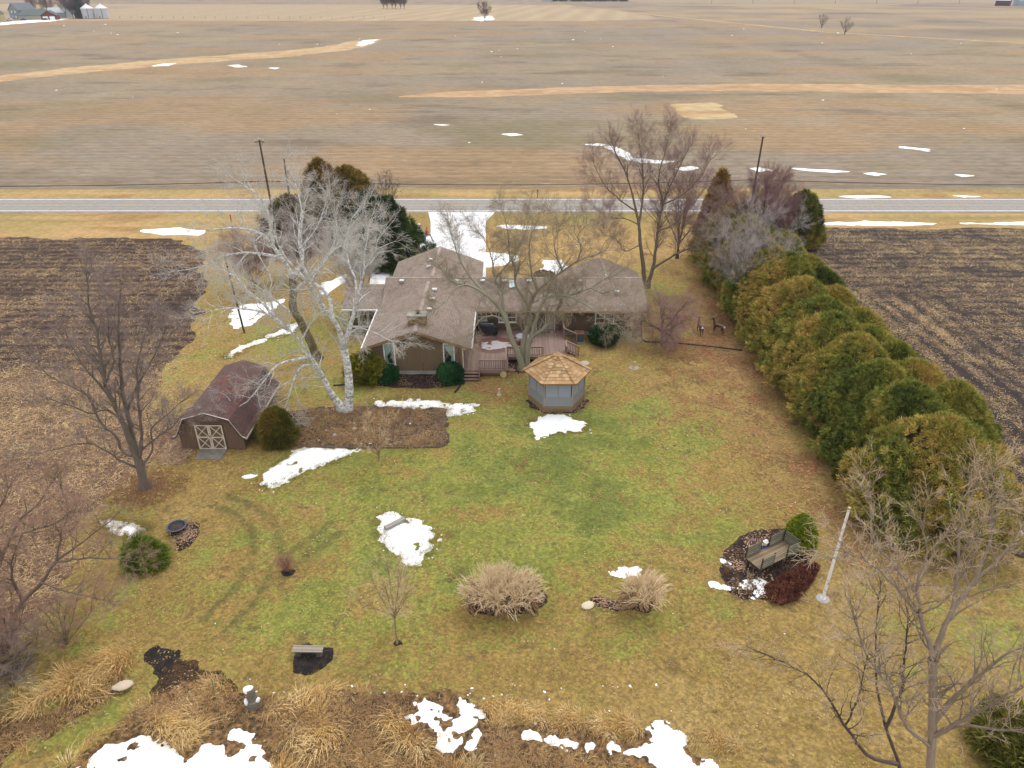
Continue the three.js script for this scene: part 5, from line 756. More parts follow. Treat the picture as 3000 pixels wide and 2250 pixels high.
  for (const s of [-1, 1]) part('wall', new THREE.ExtrudeGeometry(new THREE.Shape([[-3.4, 2.6], [3.4, 2.6], [0, 4.2]].map((p) => new THREE.Vector2(...p))), { depth: 0.2, bevelEnabled: false }).rotateY(Math.PI / 2).translate(s < 0 ? -11.5 : 11.85, 0, -63.9), M.siding, H);
  part('foundation', [bx(7.45, 0.42, 8.4, -7.885, 0.2, -57.1), bx(23.5, 0.42, 6.6, 0.35, 0.2, -63.9), bx(7.8, 0.42, 6, -7.55, 0.2, -69.7), bx(6.7, 0.42, 3, 9, 0.2, -68.2), bx(3.6, 0.42, 4.7, -13.4, 0.2, -63.4)], M.concrete, H);
  // clapboards of the gable wall, each cut to the rake
  const lap = 0.165; for (let y = 0.42; y < 3.85; y += lap) { let x0 = -11.57, x1 = -4.2; const yt = y + lap * 0.5; if (yt > 2.5) { const f = clamp((yt - 2.5) / 1.45); x0 = lerp(x0, -7.95, f); x1 = lerp(x1, -7.75, f); } for (const [a, b] of x1 - x0 > 0.3 ? split(x0, x1, y, y + lap, GW) : []) part('siding_board', bx(b - a, lap + 0.012, 0.03, (a + b) / 2, y + lap / 2, -52.9, -0.09), M.siding, H); }
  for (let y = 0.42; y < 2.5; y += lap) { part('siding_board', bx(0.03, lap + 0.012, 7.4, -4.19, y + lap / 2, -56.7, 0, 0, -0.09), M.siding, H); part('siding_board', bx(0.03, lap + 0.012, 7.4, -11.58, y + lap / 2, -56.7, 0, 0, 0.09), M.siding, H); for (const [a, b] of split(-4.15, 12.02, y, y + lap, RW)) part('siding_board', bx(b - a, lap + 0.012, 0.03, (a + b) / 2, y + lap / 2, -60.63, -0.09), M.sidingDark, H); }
  for (const x of [-11.58, -4.19]) part('corner_board', bx(0.12, 2.3, 0.12, x, 1.55, -52.92), M.fascia, H);
  // rake boards, fascia, gutters, downspouts
  const rake = (a, b) => part('fascia', bar(V(...a), V(...b), 0.04, 0.24), M.fascia, H);
  rake([-12.27, 2.62, -52.36], [-7.85, 4.17, -52.36]); rake([-7.85, 4.17, -52.36], [-3.33, 2.62, -52.36]); part('soffit', [bar(V(-12.1, 2.6, -52.62), V(-7.85, 4.1, -52.62), 0.5, 0.03), bar(V(-7.85, 4.1, -52.62), V(-3.5, 2.6, -52.62), 0.5, 0.03)], M.fascia, H);
  rake([12.45, 2.62, ze], [12.22, 4.4, zr]); rake([12.22, 4.4, zr], [12.45, 2.62, zf]);
  const gutter = (a, b, m) => part('gutter', bar(V(...a), V(...b), 0.12, 0.12), m, H);
  gutter([-12.31, 2.66, -52.5], [-12.31, 2.66, -60.4], M.white); gutter([-15.6, 2.62, -60.42], [-12.3, 2.62, -60.42], M.white); gutter([-3.28, 2.66, -52.5], [-3.28, 2.66, -59.9], M.whiteTrim); gutter([-3.2, 2.62, -59.93], [12.4, 2.62, -59.93], M.fascia);
  part('downspout', [bx(0.09, 2.3, 0.07, -4.05, 1.4, -52.76), bar(V(-3.3, 2.6, -52.6), V(-4.05, 2.45, -52.76), 0.08, 0.08)], M.cream, H);
  // chimney of ledge stones
  { const c = part('chimney', bx(1.42, 1.2, 0.86, -7.82, 4.3, -54.3), std(alb(150, 122, 84), 1, { map: T.mottle }), H); reseed(401);
    const stones = ['196,164,108', '176,142,92', '212,184,130', '150,120,86', '166,128,92'].map((s) => std(alb(...s.split(',').map(Number)), 0.95, { map: rep(T.mottle, 1.5) }));
    for (let y = 3.72; y < 4.82; y += 0.115) { for (const [z, w, ry] of [[-53.86, 1.46, 0], [-54.74, 1.46, 0]]) { let x = -8.55; while (x < -7.12) { const L = Math.min(rr(0.16, 0.42), -7.09 - x); if (L < 0.05) break; part('stone', bx(L - 0.015, 0.1, 0.07 + rr(0, 0.03), x + L / 2, y + 0.05, z), stones[(rnd() * 5) | 0], c); x += L; } } for (const xs of [-8.54, -7.1]) { let z = -54.7; while (z < -53.9) { const L = Math.min(rr(0.16, 0.36), -53.88 - z); if (L < 0.05) break; part('stone', bx(0.07 + rr(0, 0.03), 0.1, L - 0.015, xs, y + 0.05, z + L / 2), stones[(rnd() * 5) | 0], c); z += L; } } }
    part('cap', bx(1.58, 0.09, 1.02, -7.82, 4.93, -54.3), M.concrete, c); part('flue', [cyl(0.14, 0.14, 0.2, -7.75, 5.06, -54.35), cyl(0.2, 0.2, 0.04, -7.75, 5.2, -54.35)], M.black, c); part('flashing', [bar(V(-8.62, 3.98, -53.82), V(-7.85, 4.25, -53.82), 0.02, 0.12), bar(V(-7.85, 4.25, -53.82), V(-7.05, 3.98, -53.82), 0.02, 0.12)], std(alb(120, 60, 52), 0.8), c); }
  // roof vents, skylight
  const vent = (x, z, y) => { const v = part('roof_vent', [bx(0.34, 0.16, 0.3, x, y + 0.1, z), bx(0.42, 0.03, 0.4, x, y + 0.19, z)], M.whiteTrim, H); return v; };
  for (const [x, z] of [[-10.33, -63.3], [-5.22, -63.3], [-2.74, -63.3], [-0.71, -63.3], [1.61, -63.3], [6.4, -63.3]]) vent(x, z, E + (ze - z) * 0.4615); vent(9.7, -62, 3.66); for (const z of [-61.6, -59.4, -57.1]) vent(-7.1, z, 4.06); for (const z of [-67.2, -69.3]) vent(-8.2, z, 4.22);
  { const s = part('skylight', bx(0.66, 0.14, 0.9, 0.1, 4.16, -62.95, 0.43), M.white, H); part('pane', bx(0.54, 0.02, 0.78, 0.1, 4.24, -62.94, 0.43), std(alb(196, 228, 230), 0.1), s); }
  part('vent_pipe', [cyl(0.05, 0.05, 0.4, 3.2, 4.2, -63), cyl(0.05, 0.05, 0.4, -4.6, 3.4, -56)], M.white, H);
  // windows: frame, dark room behind, pane, curtains
  const win = (x0, x1, y0, y1, z, o = {}) => {
    const w = x1 - x0, h = y1 - y0, cx = (x0 + x1) / 2, cy = (y0 + y1) / 2, f = o.frame || 0.085, W = part('window', [bx(w, f, 0.13, cx, y1 - f / 2, z), bx(w, f, 0.13, cx, y0 + f / 2, z), bx(f, h - 2 * f, 0.128, x0 + f / 2, cy, z), bx(f, h - 2 * f, 0.128, x1 - f / 2, cy, z)], M.white, H);
    part('sill', bx(w + 0.08, 0.05, 0.17, cx, y0 - 0.03, z + 0.01), M.white, W);
    if (o.bars) { const n = o.bars; for (let k = 1; k < n; k++) part('mullion', bx(0.05, h - 2 * f, 0.08, x0 + w * k / n, cy, z + 0.005), M.white, W); part('meeting_rail', bx(w - 2 * f, 0.05, 0.085, cx, cy, z + 0.004), M.white, W); for (let k = 0; k < n; k++) { part('muntin', bx(0.02, h - 2 * f, 0.06, x0 + w * (k + 0.5) / n, cy, z), M.white, W); } }
    if (o.curtain) for (const s of o.curtain) { // a drape tied back to one side
      const g = new THREE.PlaneGeometry(1, h - 2 * f, 24, 24), p = g.attributes.position; for (let i = 0; i < p.count; i++) { const u = p.getX(i) + 0.5, t = 0.5 - p.getY(i) / (h - 2 * f), wd = (w - 2 * f) * (t < 0.62 ? lerp(1, 0.24, Math.pow(clamp(t / 0.62), 1.5)) : lerp(0.24, 0.4, (t - 0.62) / 0.38)), off = s < 0 ? x0 + f : x1 - f - wd; p.setXYZ(i, off + u * wd, cy + p.getY(i), z - 0.03 + 0.012 * Math.sin(u * 34)); } g.computeVertexNormals(); part('curtain', g, M.curtainD, W); }
    part('pane', bx(w - 2 * f, h - 2 * f, 0.008, cx, cy, z + 0.03), M.glass, W); return W;
  };
  M.curtainD = M.curtain.clone(); M.curtainD.side = THREE.DoubleSide;
  win(-10.6, -9.66, 1.0, 3.0, -52.86, { curtain: [-1] }); win(-5.68, -4.74, 0.95, 2.97, -52.86, { curtain: [1] });
  win(-3.25, -2.3, 1.5, 2.42, -60.58, { bars: 1 }); win(-1.25, 0.42, 1.35, 2.35, -60.58, { bars: 2 }); win(7.65, 9.42, 1.2, 2.28, -60.58, { bars: 2 });
  { const d = part('sliding_door', [bx(1.8, 0.09, 0.12, 3.1, 2.32, -60.58), bx(0.09, 1.75, 0.118, 2.245, 1.42, -60.58), bx(0.09, 1.75, 0.118, 3.955, 1.42, -60.58), bx(0.08, 1.75, 0.116, 3.1, 1.42, -60.58)], M.whiteTrim, H); part('pane', bx(0.78, 1.7, 0.01, 2.67, 1.43, -60.55), M.glass, d); part('pane', bx(0.78, 1.7, 0.01, 3.53, 1.43, -60.55), M.glass, d); part('handle', bx(0.03, 0.2, 0.05, 3.2, 1.4, -60.51), M.black, d); for (let k = 0; k < 6; k++) part('blind_slat', bx(0.07, 1.66, 0.01, 3.25 + k * 0.11, 1.43, -60.6), M.whiteTrim, d); }
  // glazed sunroom wall of the low wing
  for (let k = 0; k < 4; k++) win(-15.05 + k * 0.86, -14.27 + k * 0.86, 0.7, 2.5, -61.05, { frame: 0.05 });
  part('spigot', [cyl(0.05, 0.05, 0.06, -7.4, 1.12, -52.83, 10, Math.PI / 2), rod(V(-7.4, 1.12, -52.83), V(-7.4, 0.35, -52.83), 0.015)], std(alb(96, 76, 62), 0.7), H);
  part('garage_door', bx(4.9, 2.1, 0.08, -7.5, 1.1, -72.76), M.whiteTrim, H); part('front_door', bx(0.95, 2, 0.06, 0.6, 1.2, -67.2), std(alb(110, 60, 48), 0.6), H);
}
{ // ------------------------------------------------------------------ the deck
  const D = thing('deck', 'brown wooden deck with slatted railings behind the house', 'deck', [0, 0, 0]), y = 0.6; reseed(410);
  const tones = [[172, 144, 132], [166, 138, 126], [178, 150, 138], [160, 132, 122]].map((c) => std(alb(...c), 0.75, { map: rep(T.grain, 1.4, 0.3), bumpMap: rep(T.grain, 1.4, 0.3), bumpScale: 0.002 }));
  for (let x = -4.12; x < 4.72; x += 0.146) { const z0 = x < -0.45 ? -52.6 : -55.1, b = part('deck_board', bx(0.138, 0.035, 60.5 + z0, x + 0.07, y - 0.018 + rr(-0.002, 0.002), (z0 - 60.5) / 2), tones[(rnd() * 4) | 0], D); b.name = 'deck_board'; }
  const skirt = (a, b) => part('rim_joist', bar(V(a[0], y - 0.16, a[1]), V(b[0], y - 0.16, b[1]), 0.04, 0.24), M.deck, D); skirt([-4.15, -52.58], [-0.44, -52.58]); skirt([-0.44, -52.6], [-0.44, -55.1]); skirt([-0.42, -55.08], [4.76, -55.08]); skirt([4.76, -55.1], [4.76, -60.5]);
  for (const [x, z] of [[-2.7, -52.7], [-0.55, -52.7], [-0.55, -55], [1.2, -55.2], [2.7, -55.2], [4.65, -55.2], [4.65, -57.8]]) part('post', bx(0.1, y, 0.1, x, y / 2 - 0.05, z), M.lattice, D);
  const lat = []; for (let k = -6; k < 34; k++) for (const s of [-1, 1]) { const x = -2.75 + k * 0.09 + (s < 0 ? 0.3 : 0), a = V(x, 0.06, -52.62 - (s > 0 ? 0.012 : 0)), b = V(x + s * 0.3, 0.36, a.z); if (Math.min(a.x, b.x) > -2.72 && Math.max(a.x, b.x) < -0.5) lat.push(bar(a, b, 0.01, 0.028)); } part('lattice', lat, M.lattice, D);
  const rail = (x0, z0, x1, z1, y0 = y, y1 = y, posts = 3) => {
    const n = Math.max(1, Math.round(Math.hypot(x1 - x0, z1 - z0) / 0.145)); const P = (t, h) => V(lerp(x0, x1, t), lerp(y0, y1, t) + h, lerp(z0, z1, t));
    part('handrail', bar(P(0, 0.93), P(1, 0.93), 0.14, 0.045), M.rail, D); part('top_rail', bar(P(0, 0.87), P(1, 0.87), 0.04, 0.08), M.deck, D); part('bottom_rail', bar(P(0, 0.12), P(1, 0.12), 0.04, 0.08), M.deck, D);
    for (let k = 0; k <= n; k++) { const q = P(k / n, 0); part('baluster', bx(0.036, 0.72, 0.036, q.x, q.y + 0.48, q.z), M.baluster, D); }
    for (const t of posts === 3 ? [0, 1] : [posts - 1]) { const q = P(t, 0); part('railing_post', bx(0.1, 0.94, 0.1, q.x, q.y + 0.45, q.z), M.rail, D); }
  };
  rail(-2.72, -52.64, -0.5, -52.64); rail(-0.5, -52.7, -0.5, -55); rail(-0.42, -55.14, 2.66, -55.14); rail(4.7, -55.14, 4.7, -56.2);
  rail(4.72, -56.3, 5.85, -56.3, y, 0.05); rail(4.72, -58.9, 5.85, -58.9, y, 0.05); rail(4.7, -59, 4.7, -60.4);
  const step = (x, z, w, d, yy, turned) => part('step', [bx(w, 0.04, d, x, yy, z), turned ? bx(0.03, 0.16, d, x - w / 2 + 0.02, yy - 0.1, z) : bx(w, 0.16, 0.03, x, yy - 0.1, z - d / 2 + 0.02)], M.deck, D);
  for (let k = 0; k < 3; k++) step(-3.6, -52.44 + k * 0.29, 1.75, 0.28, 0.45 - k * 0.15); for (let k = 0; k < 3; k++) step(4.92 + k * 0.29, -57.6, 0.28, 2.5, 0.45 - k * 0.15, true);
  part('stringer', [bx(0.05, 0.6, 0.95, -4.5, 0.3, -52.2), bx(0.05, 0.6, 0.95, -2.7, 0.3, -52.2)], M.deck, D); part('post', bx(0.1, 1.5, 0.1, -4.55, 0.75, -52.55), M.rail, D); part('post', bx(0.1, 1.1, 0.1, -2.72, 0.55, -52.5), M.rail, D);
  tag(part('door_mat', bx(0.95, 0.02, 0.5, 3.05, y + 0.012, -59.95), std(alb(74, 76, 78), 1)), 'dark doormat on the deck at the sliding door', 'doormat');
  { const wet = structure('ice_patch', moundGeo([-2.9, -57.9, -1.4, -58.2, 0.2, -57.8, 0.3, -57.2, -0.8, -56.8, -1.6, -56.4, -2.6, -56.6], 0.05, { rough: 0.2, scale: 0.5, top: 0.02, slope: 0.2, relief: 0.015, holes: 0.34, holeScale: 0.4, y0: y + 0.002 }), new THREE.MeshPhysicalMaterial({ color: alb(206, 200, 204), roughness: 0.25 }), 'thin grey ice on the deck boards below the grill');
    structure('wet_stain', moundGeo([-3.4, -58.6, -1.2, -58.9, 0.9, -58.1, 0.6, -56.9, -0.9, -55.9, -2, -55.6, -2.9, -56.2], 0.06, { rough: 0.4, scale: 0.5, top: 0.003, slope: 0.05, y0: y + 0.001 }), std(alb(122, 80, 70), 0.35), 'dark wet stain on the deck boards round the ice'); void wet; }
  // covered grill
  const g = new THREE.SphereGeometry(1, 28, 20), p = g.attributes.position; for (let i = 0; i < p.count; i++) { const X = p.getX(i), Y = p.getY(i), Z = p.getZ(i), s = (v, e) => Math.sign(v) * Math.pow(Math.abs(v), e), w = 0.05 * (fbm(X * 4 + 3, Y * 3 + Z * 4, 3) - 0.5) * 2; p.setXYZ(i, s(X, 0.45) * (0.92 + 0.12 * (Y < 0)) + w, 0.56 + s(Y, 0.55) * 0.56 + (Math.abs(X) < 0.5 ? 0.12 * clamp(Y) : 0), s(Z, 0.5) * 0.42 + w); } g.computeVertexNormals();
  const q = thing('covered_grill', 'bulky grill under a black vinyl cover on the deck', 'grill', [-2.3, y, -59.5]); part('cover', g, std(alb(38, 42, 52), 0.35), q); for (const x of [-0.7, 0.7]) part('wheel', cyl(0.09, 0.09, 0.05, x, 0.09, 0.42, 12, Math.PI / 2), M.black, q);
  // round table
  const t = thing('patio_table', 'round grey patio table behind the tree on the deck', 'table', [0.95, y, -57.7]); part('table_top', cyl(0.6, 0.6, 0.03, 0, 0.72, 0, 28), std(alb(168, 168, 184), 0.25), t); for (let k = 0; k < 4; k++) part('leg', rod(V(Math.cos(k * 1.57 + 0.8) * 0.4, 0, Math.sin(k * 1.57 + 0.8) * 0.4), V(Math.cos(k * 1.57 + 0.8) * 0.25, 0.71, Math.sin(k * 1.57 + 0.8) * 0.25), 0.02), M.black, t);
  for (const [x, z, a, w] of [[0.1, -57.9, 1.3, 'left of'], [1.75, -58.2, -1, 'between the sliding door and']]) { const c = thing('patio_chair', `dark metal patio chair ${w} the round table`, 'chair', [x, y, z], a); part('seat', bx(0.46, 0.03, 0.46, 0, 0.42, 0), M.black, c); part('backrest', [bx(0.46, 0.04, 0.03, 0, 0.86, -0.24), ...[-2, -1, 0, 1, 2].map((k) => bx(0.02, 0.42, 0.02, k * 0.1, 0.64, -0.23))], M.black, c); for (const sx of [-1, 1]) for (const sz of [-1, 1]) part('leg', rod(V(sx * 0.22, 0, sz * 0.22), V(sx * 0.2, 0.42, sz * 0.2), 0.014), M.black, c); }
  // air conditioner
  const ac = thing('air_conditioner', 'teal grey air conditioner with a rusty top beside the deck steps', 'air conditioner', [6.15, 0, -59.4]); part('case', bx(0.8, 0.78, 0.8, 0, 0.47, 0), std(alb(92, 112, 122), 0.6), ac); for (let k = 0; k < 9; k++) part('louvre', bx(0.7, 0.025, 0.02, 0, 0.16 + k * 0.075, 0.41), std(alb(72, 90, 100), 0.6), ac); part('top', bx(0.84, 0.05, 0.84, 0, 0.885, 0), std(alb(164, 116, 84), 0.9, { map: T.mottle }), ac); part('fan_guard', new THREE.TorusGeometry(0.27, 0.012, 5, 24).rotateX(Math.PI / 2).translate(0, 0.92, 0), M.black, ac); part('pad', bx(0.95, 0.08, 0.95, 0, 0.04, 0), M.concrete, ac);
}
{ // ------------------------------------------------------------------ the shed, with a gambrel roof
  const S = thing('garden_shed', 'brown barn style shed with a gambrel roof and white crossed doors', 'shed', [-21.05, 0, -41.9]); S.rotation.y = -0.02;
  const m = std(alb(146, 120, 102), 0.85, { map: rep(T.grain, 1.5, 0.3) }), L = 7.5, prof = [[-2.55, 1.12], [-2.3, 1.28], [-1.62, 2.6], [0, 3.12], [1.62, 2.6], [2.3, 1.28], [2.55, 1.12]];
  const sh = std(alb(132, 102, 98), 0.95, { map: T.shingle, bumpMap: T.shingle, bumpScale: 0.014 });
  const shape = new THREE.Shape([[-2.2, 0.08], [2.2, 0.08], [2.2, 1.2], [1.58, 2.5], [0, 3.02], [-1.58, 2.5], [-2.2, 1.2]].map((q) => new THREE.Vector2(...q)));
  part('wall', new THREE.ExtrudeGeometry(shape, { depth: L - 0.1, bevelEnabled: false }).translate(0, 0, -L + 0.05), m, S);
  for (let x = -2.12; x < 2.2; x += 0.205) { const top = Math.abs(x) > 1.58 ? lerp(2.5, 1.2, (Math.abs(x) - 1.58) / 0.62) : lerp(3.02, 2.5, Math.abs(x) / 1.58); if (Math.abs(x) < 0.99) { if (top > 2.3) part('siding_board', bx(0.19, top - 2.28, 0.02, x, (top + 2.26) / 2, 0), m, S); } else part('siding_board', bx(0.19, top - 0.1, 0.02, x, (top + 0.06) / 2, 0), m, S); }
  for (const s of [-1, 1]) for (let z = -0.12; z > -L; z -= 0.205) part('siding_board', bx(0.02, 1.1, 0.19, s * 2.21, 0.64, z), m, S);
  for (let i = 0; i < 6; i++) { const [x0, y0] = prof[i], [x1, y1] = prof[i + 1]; part('roof', slab([[x0, y0, 0.22], [x1, y1, 0.22], [x1, y1, -L - 0.2], [x0, y0, -L - 0.2]], 0.07, [0, 0, 1]), sh, S); part('rake_trim', bar(V(x0, y0 - 0.05, 0.24), V(x1, y1 - 0.05, 0.24), 0.035, 0.13), std(alb(104, 84, 78), 0.8), S); part('drip_edge', bar(V(x0, y0 + 0.012, 0.245), V(x1, y1 + 0.012, 0.245), 0.04, 0.028), M.white, S); }
  { reseed(430); const warm = [[150, 94, 84], [138, 88, 80], [158, 102, 88], [124, 82, 78]].map((c) => std(alb(...c), 0.95, { map: T.mottle })), grey = std(alb(122, 122, 126), 0.95, { map: T.mottle }); // faded shingles on both upper slopes
    const put = (s, u, v, mt) => { const a = s < 0 ? V(-1.62, 2.6, 0) : V(1.62, 2.6, 0), b = V(0, 3.12, 0), q = a.clone().lerp(b, v), ang = Math.atan2(0.52, 1.62) * (s < 0 ? 1 : -1); part('shingle', bx(0.16, 0.014, 0.29, q.x, q.y + 0.012, -u, 0, 0, ang), mt, S); };
    for (let r = 0; r < 9; r++) for (let c = 0; c < 14; c++) { const u = 0.5 + c * 0.3 + (r % 2) * 0.15, v = 0.05 + r * 0.105, w = fbm(u * 0.8 + 3, v * 2 + 1, 3); if (w > 0.47 && rnd() < 0.75 && c < 11) put(1, u, v, warm[(rnd() * 4) | 0]); if (w > 0.5 && v > 0.35 && rnd() < 0.7) put(-1, u + 1, v, (c > 3 && c < 8 && r > 4 && r < 8) ? grey : warm[(rnd() * 4) | 0]); } }
  for (const s of [-1, 1]) { const g = part('gutter', [bar(V(s * 2.6, 1.09, 0.25), V(s * 2.6, 1.09, -L - 0.2), 0.1, 0.08), bx(0.11, 0.1, 0.03, s * 2.6, 1.09, 0.26)], s > 0 ? std(alb(208, 200, 178), 0.8, { map: T.mottle }) : m, S); void g; }
  part('lintel', bx(4.1, 0.09, 0.04, 0, 2.2, 0.02), m, S);
  for (const s of [-1, 1]) { // door leaves with two crosses each
    const d = part('door', bx(0.95, 2.02, 0.05, s * 0.49, 1.06, 0.035), m, S), x0 = s * 0.49 - 0.475, x1 = x0 + 0.95, y0 = 0.05, y1 = 2.07, t = 0.085, w = (geo) => part('trim', geo, M.cream, d), z = 0.075;
    w(bx(t, 2.02, 0.03, x0 + t / 2, 1.06, z)); w(bx(t, 2.02, 0.03, x1 - t / 2, 1.06, z)); for (const yy of [y0 + t / 2, 1.06, y1 - t / 2]) w(bx(0.95 - 2 * t, t, 0.03, s * 0.49, yy, z));
    for (const [a, b] of [[y0 + t, 1.06 - t / 2], [1.06 + t / 2, y1 - t]]) { w(bar(V(x0 + t, a, z - 0.004), V(x1 - t, b, z - 0.004), 0.02, 0.06)); w(bar(V(x0 + t, b, z - 0.008), V(x1 - t, a, z - 0.008), 0.02, 0.06)); }
    part('handle', bx(0.03, 0.16, 0.04, s * 0.07, 1.15, 0.1), M.black, d);
  }
  structure('ramp', slab([[-21.95, 0.1, -41.8], [-20.05, 0.1, -41.8], [-20.15, 0.03, -40.6], [-21.9, 0.03, -40.6]], 0.12, [1, 0, 0]), M.oldConcrete, 'concrete ramp in front of the shed doors');
}
{ // ------------------------------------------------------------------ the gazebo
  const G = thing('gazebo', 'six sided screened gazebo with a cedar shingle roof', 'gazebo', [3.5, 0, -48.8]), s = 2.15, wallM = std(alb(176, 182, 190), 0.75, { map: rep(T.grain, 2, 0.4) }), frameM = std(alb(176, 164, 150), 0.75), skirtM = std(alb(170, 144, 110), 0.85, { map: rep(T.grain, 1, 0.4) });
  const screenM = new THREE.MeshPhysicalMaterial({ color: alb(176, 186, 200), roughness: 0.8, transmission: 0.14, thickness: 0 });
  const V6 = (R, k) => [Math.cos((k + 0.5) * Math.PI / 3 - Math.PI / 6) * R, Math.sin((k + 0.5) * Math.PI / 3 - Math.PI / 6) * R], c = (k) => V6(s, k);
  // corners at angles 0, 60 ... so that one face looks to +z
  const cor = [...Array(6)].map((_, k) => { const a = k * Math.PI / 3; return [Math.cos(a), Math.sin(a)]; }); void c;
  part('floor', new THREE.CylinderGeometry(s, s, 0.1, 6).rotateY(Math.PI / 6).translate(0, 0.48, 0), M.deck, G);
  for (let k = 0; k < 6; k++) {
    const [ax, az] = cor[k], [bx_, bz] = cor[(k + 1) % 6], A = V(ax * s, 0, az * s), Bv = V(bx_ * s, 0, bz * s), mid = A.clone().add(Bv).multiplyScalar(0.5), ry = -Math.atan2(Bv.z - A.z, Bv.x - A.x), put = (w, h, d, u, y, off = 0) => { const g = bx(w, h, d); g.rotateY(ry); const n = mid.clone().normalize(); const dir = Bv.clone().sub(A).normalize(); return g.translate(mid.x + dir.x * u + n.x * off, y, mid.z + dir.z * u + n.z * off); };
    part('corner_post', bx(0.12, 2.3, 0.12, A.x, 1.6, A.z, 0, ry), frameM, G); part('skirt', put(s + 0.06, 0.5, 0.04, 0, 0.25, 0.05), skirtM, G);
    const P = part('wall_panel', [put(s - 0.1, 0.08, 0.07, 0, 0.56), put(s - 0.1, 0.08, 0.07, 0, 1.28), put(s - 0.1, 0.1, 0.07, 0, 2.66)], frameM, G); part('mullion', put(0.06, 1.34, 0.06, 0, 1.97), frameM, P);
    for (let u = -0.94; u < 0.96; u += 0.135) part('board', put(0.122, 0.66, 0.03, u, 0.92), wallM, P);
    for (const u of [-0.5, 0.5]) part('screen', put(0.92, 1.3, 0.006, u, 1.97), screenM, P);
    if (k === 1) { const l = []; for (let u = -0.9; u < 0.9; u += 0.1) for (const q of [-1, 1]) { const g = bx(0.02, 0.36, 0.008, 0, 0, 0, 0, 0, q * 0.78); l.push(g.translate(mid.x + u, 0.2, mid.z + 0.085 + q * 0.006)); } part('lattice', l, skirtM, G); }
  }
  // roof: six faces of shingles in courses, caps along the hips
  reseed(440); const R0 = 2.58, y0 = 2.66, y1 = 4.06, cedars = [[230, 188, 136], [214, 170, 120], [240, 204, 156], [200, 160, 116], [224, 182, 130]].map((q) => std(alb(...q), 0.9, { map: rep(T.grain, 1.5, 0.4) })), deckM = std(alb(150, 112, 72), 0.9);
  for (let k = 0; k < 6; k++) {
    const a = cor[k], b = cor[(k + 1) % 6], A = V(a[0] * R0, y0, a[1] * R0), Bv = V(b[0] * R0, y0, b[1] * R0), top = V(0, y1, 0), F = part('roof', slab([A.toArray(), Bv.toArray(), top.toArray()], 0.08, Bv.clone().sub(A).toArray()), deckM, G), dir = Bv.clone().sub(A).normalize(), mid = A.clone().add(Bv).multiplyScalar(0.5), upv = top.clone().sub(mid), n = V().crossVectors(dir, upv).normalize(); if (n.y < 0) n.negate();
    const N = 9, rise = upv.length() / N; for (let r = 0; r < N; r++) { const W = R0 * (1 - r / N), cnt = Math.max(1, Math.round(W / 0.33)), w = W / cnt; for (let i = 0; i < cnt; i++) { const u = (i + 0.5) * w - W / 2, pos = mid.clone().addScaledVector(upv, (r + 0.5) / N).addScaledVector(dir, u * (1 - 0.5 / (N - r + 0.5))).addScaledVector(n, 0.03), g = bx(w - 0.02, 0.026, rise * 1.12); const z = upv.clone().normalize().multiplyScalar(-1).addScaledVector(n, 0.11).normalize(), yv = V().crossVectors(z, dir).normalize(); if (yv.dot(n) < 0) yv.negate(); const xv = V().crossVectors(yv, z); g.applyMatrix4(new THREE.Matrix4().makeBasis(xv, yv, z)); part('shingle', g.translate(pos.x, pos.y, pos.z), cedars[(rnd() * 5) | 0], F); } }
    for (let r = 0; r < 10; r++) { const t = (r + 0.4) / 10, q = A.clone().lerp(top, t), d2 = top.clone().sub(A).normalize(), g = bx(0.3, 0.035, 0.34); const yv = V(0, 1, 0).addScaledVector(d2, -d2.y + 0.12).normalize(), xv = V().crossVectors(yv, d2).normalize(), zz = V().crossVectors(xv, yv); g.applyMatrix4(new THREE.Matrix4().makeBasis(xv, yv, zz)); part('hip_cap', g.translate(q.x, q.y + 0.075, q.z), cedars[(rnd() * 5) | 0], F); }
    part('fascia', bar(A.clone().add(V(0, -0.04, 0)), Bv.clone().add(V(0, -0.04, 0)), 0.04, 0.12), std(alb(168, 126, 84), 0.85), G);
  }
  part('finial', cyl(0.16, 0.05, 0.12, 0, y1 + 0.1, 0, 6), cedars[0], G);
}
console.log('house');
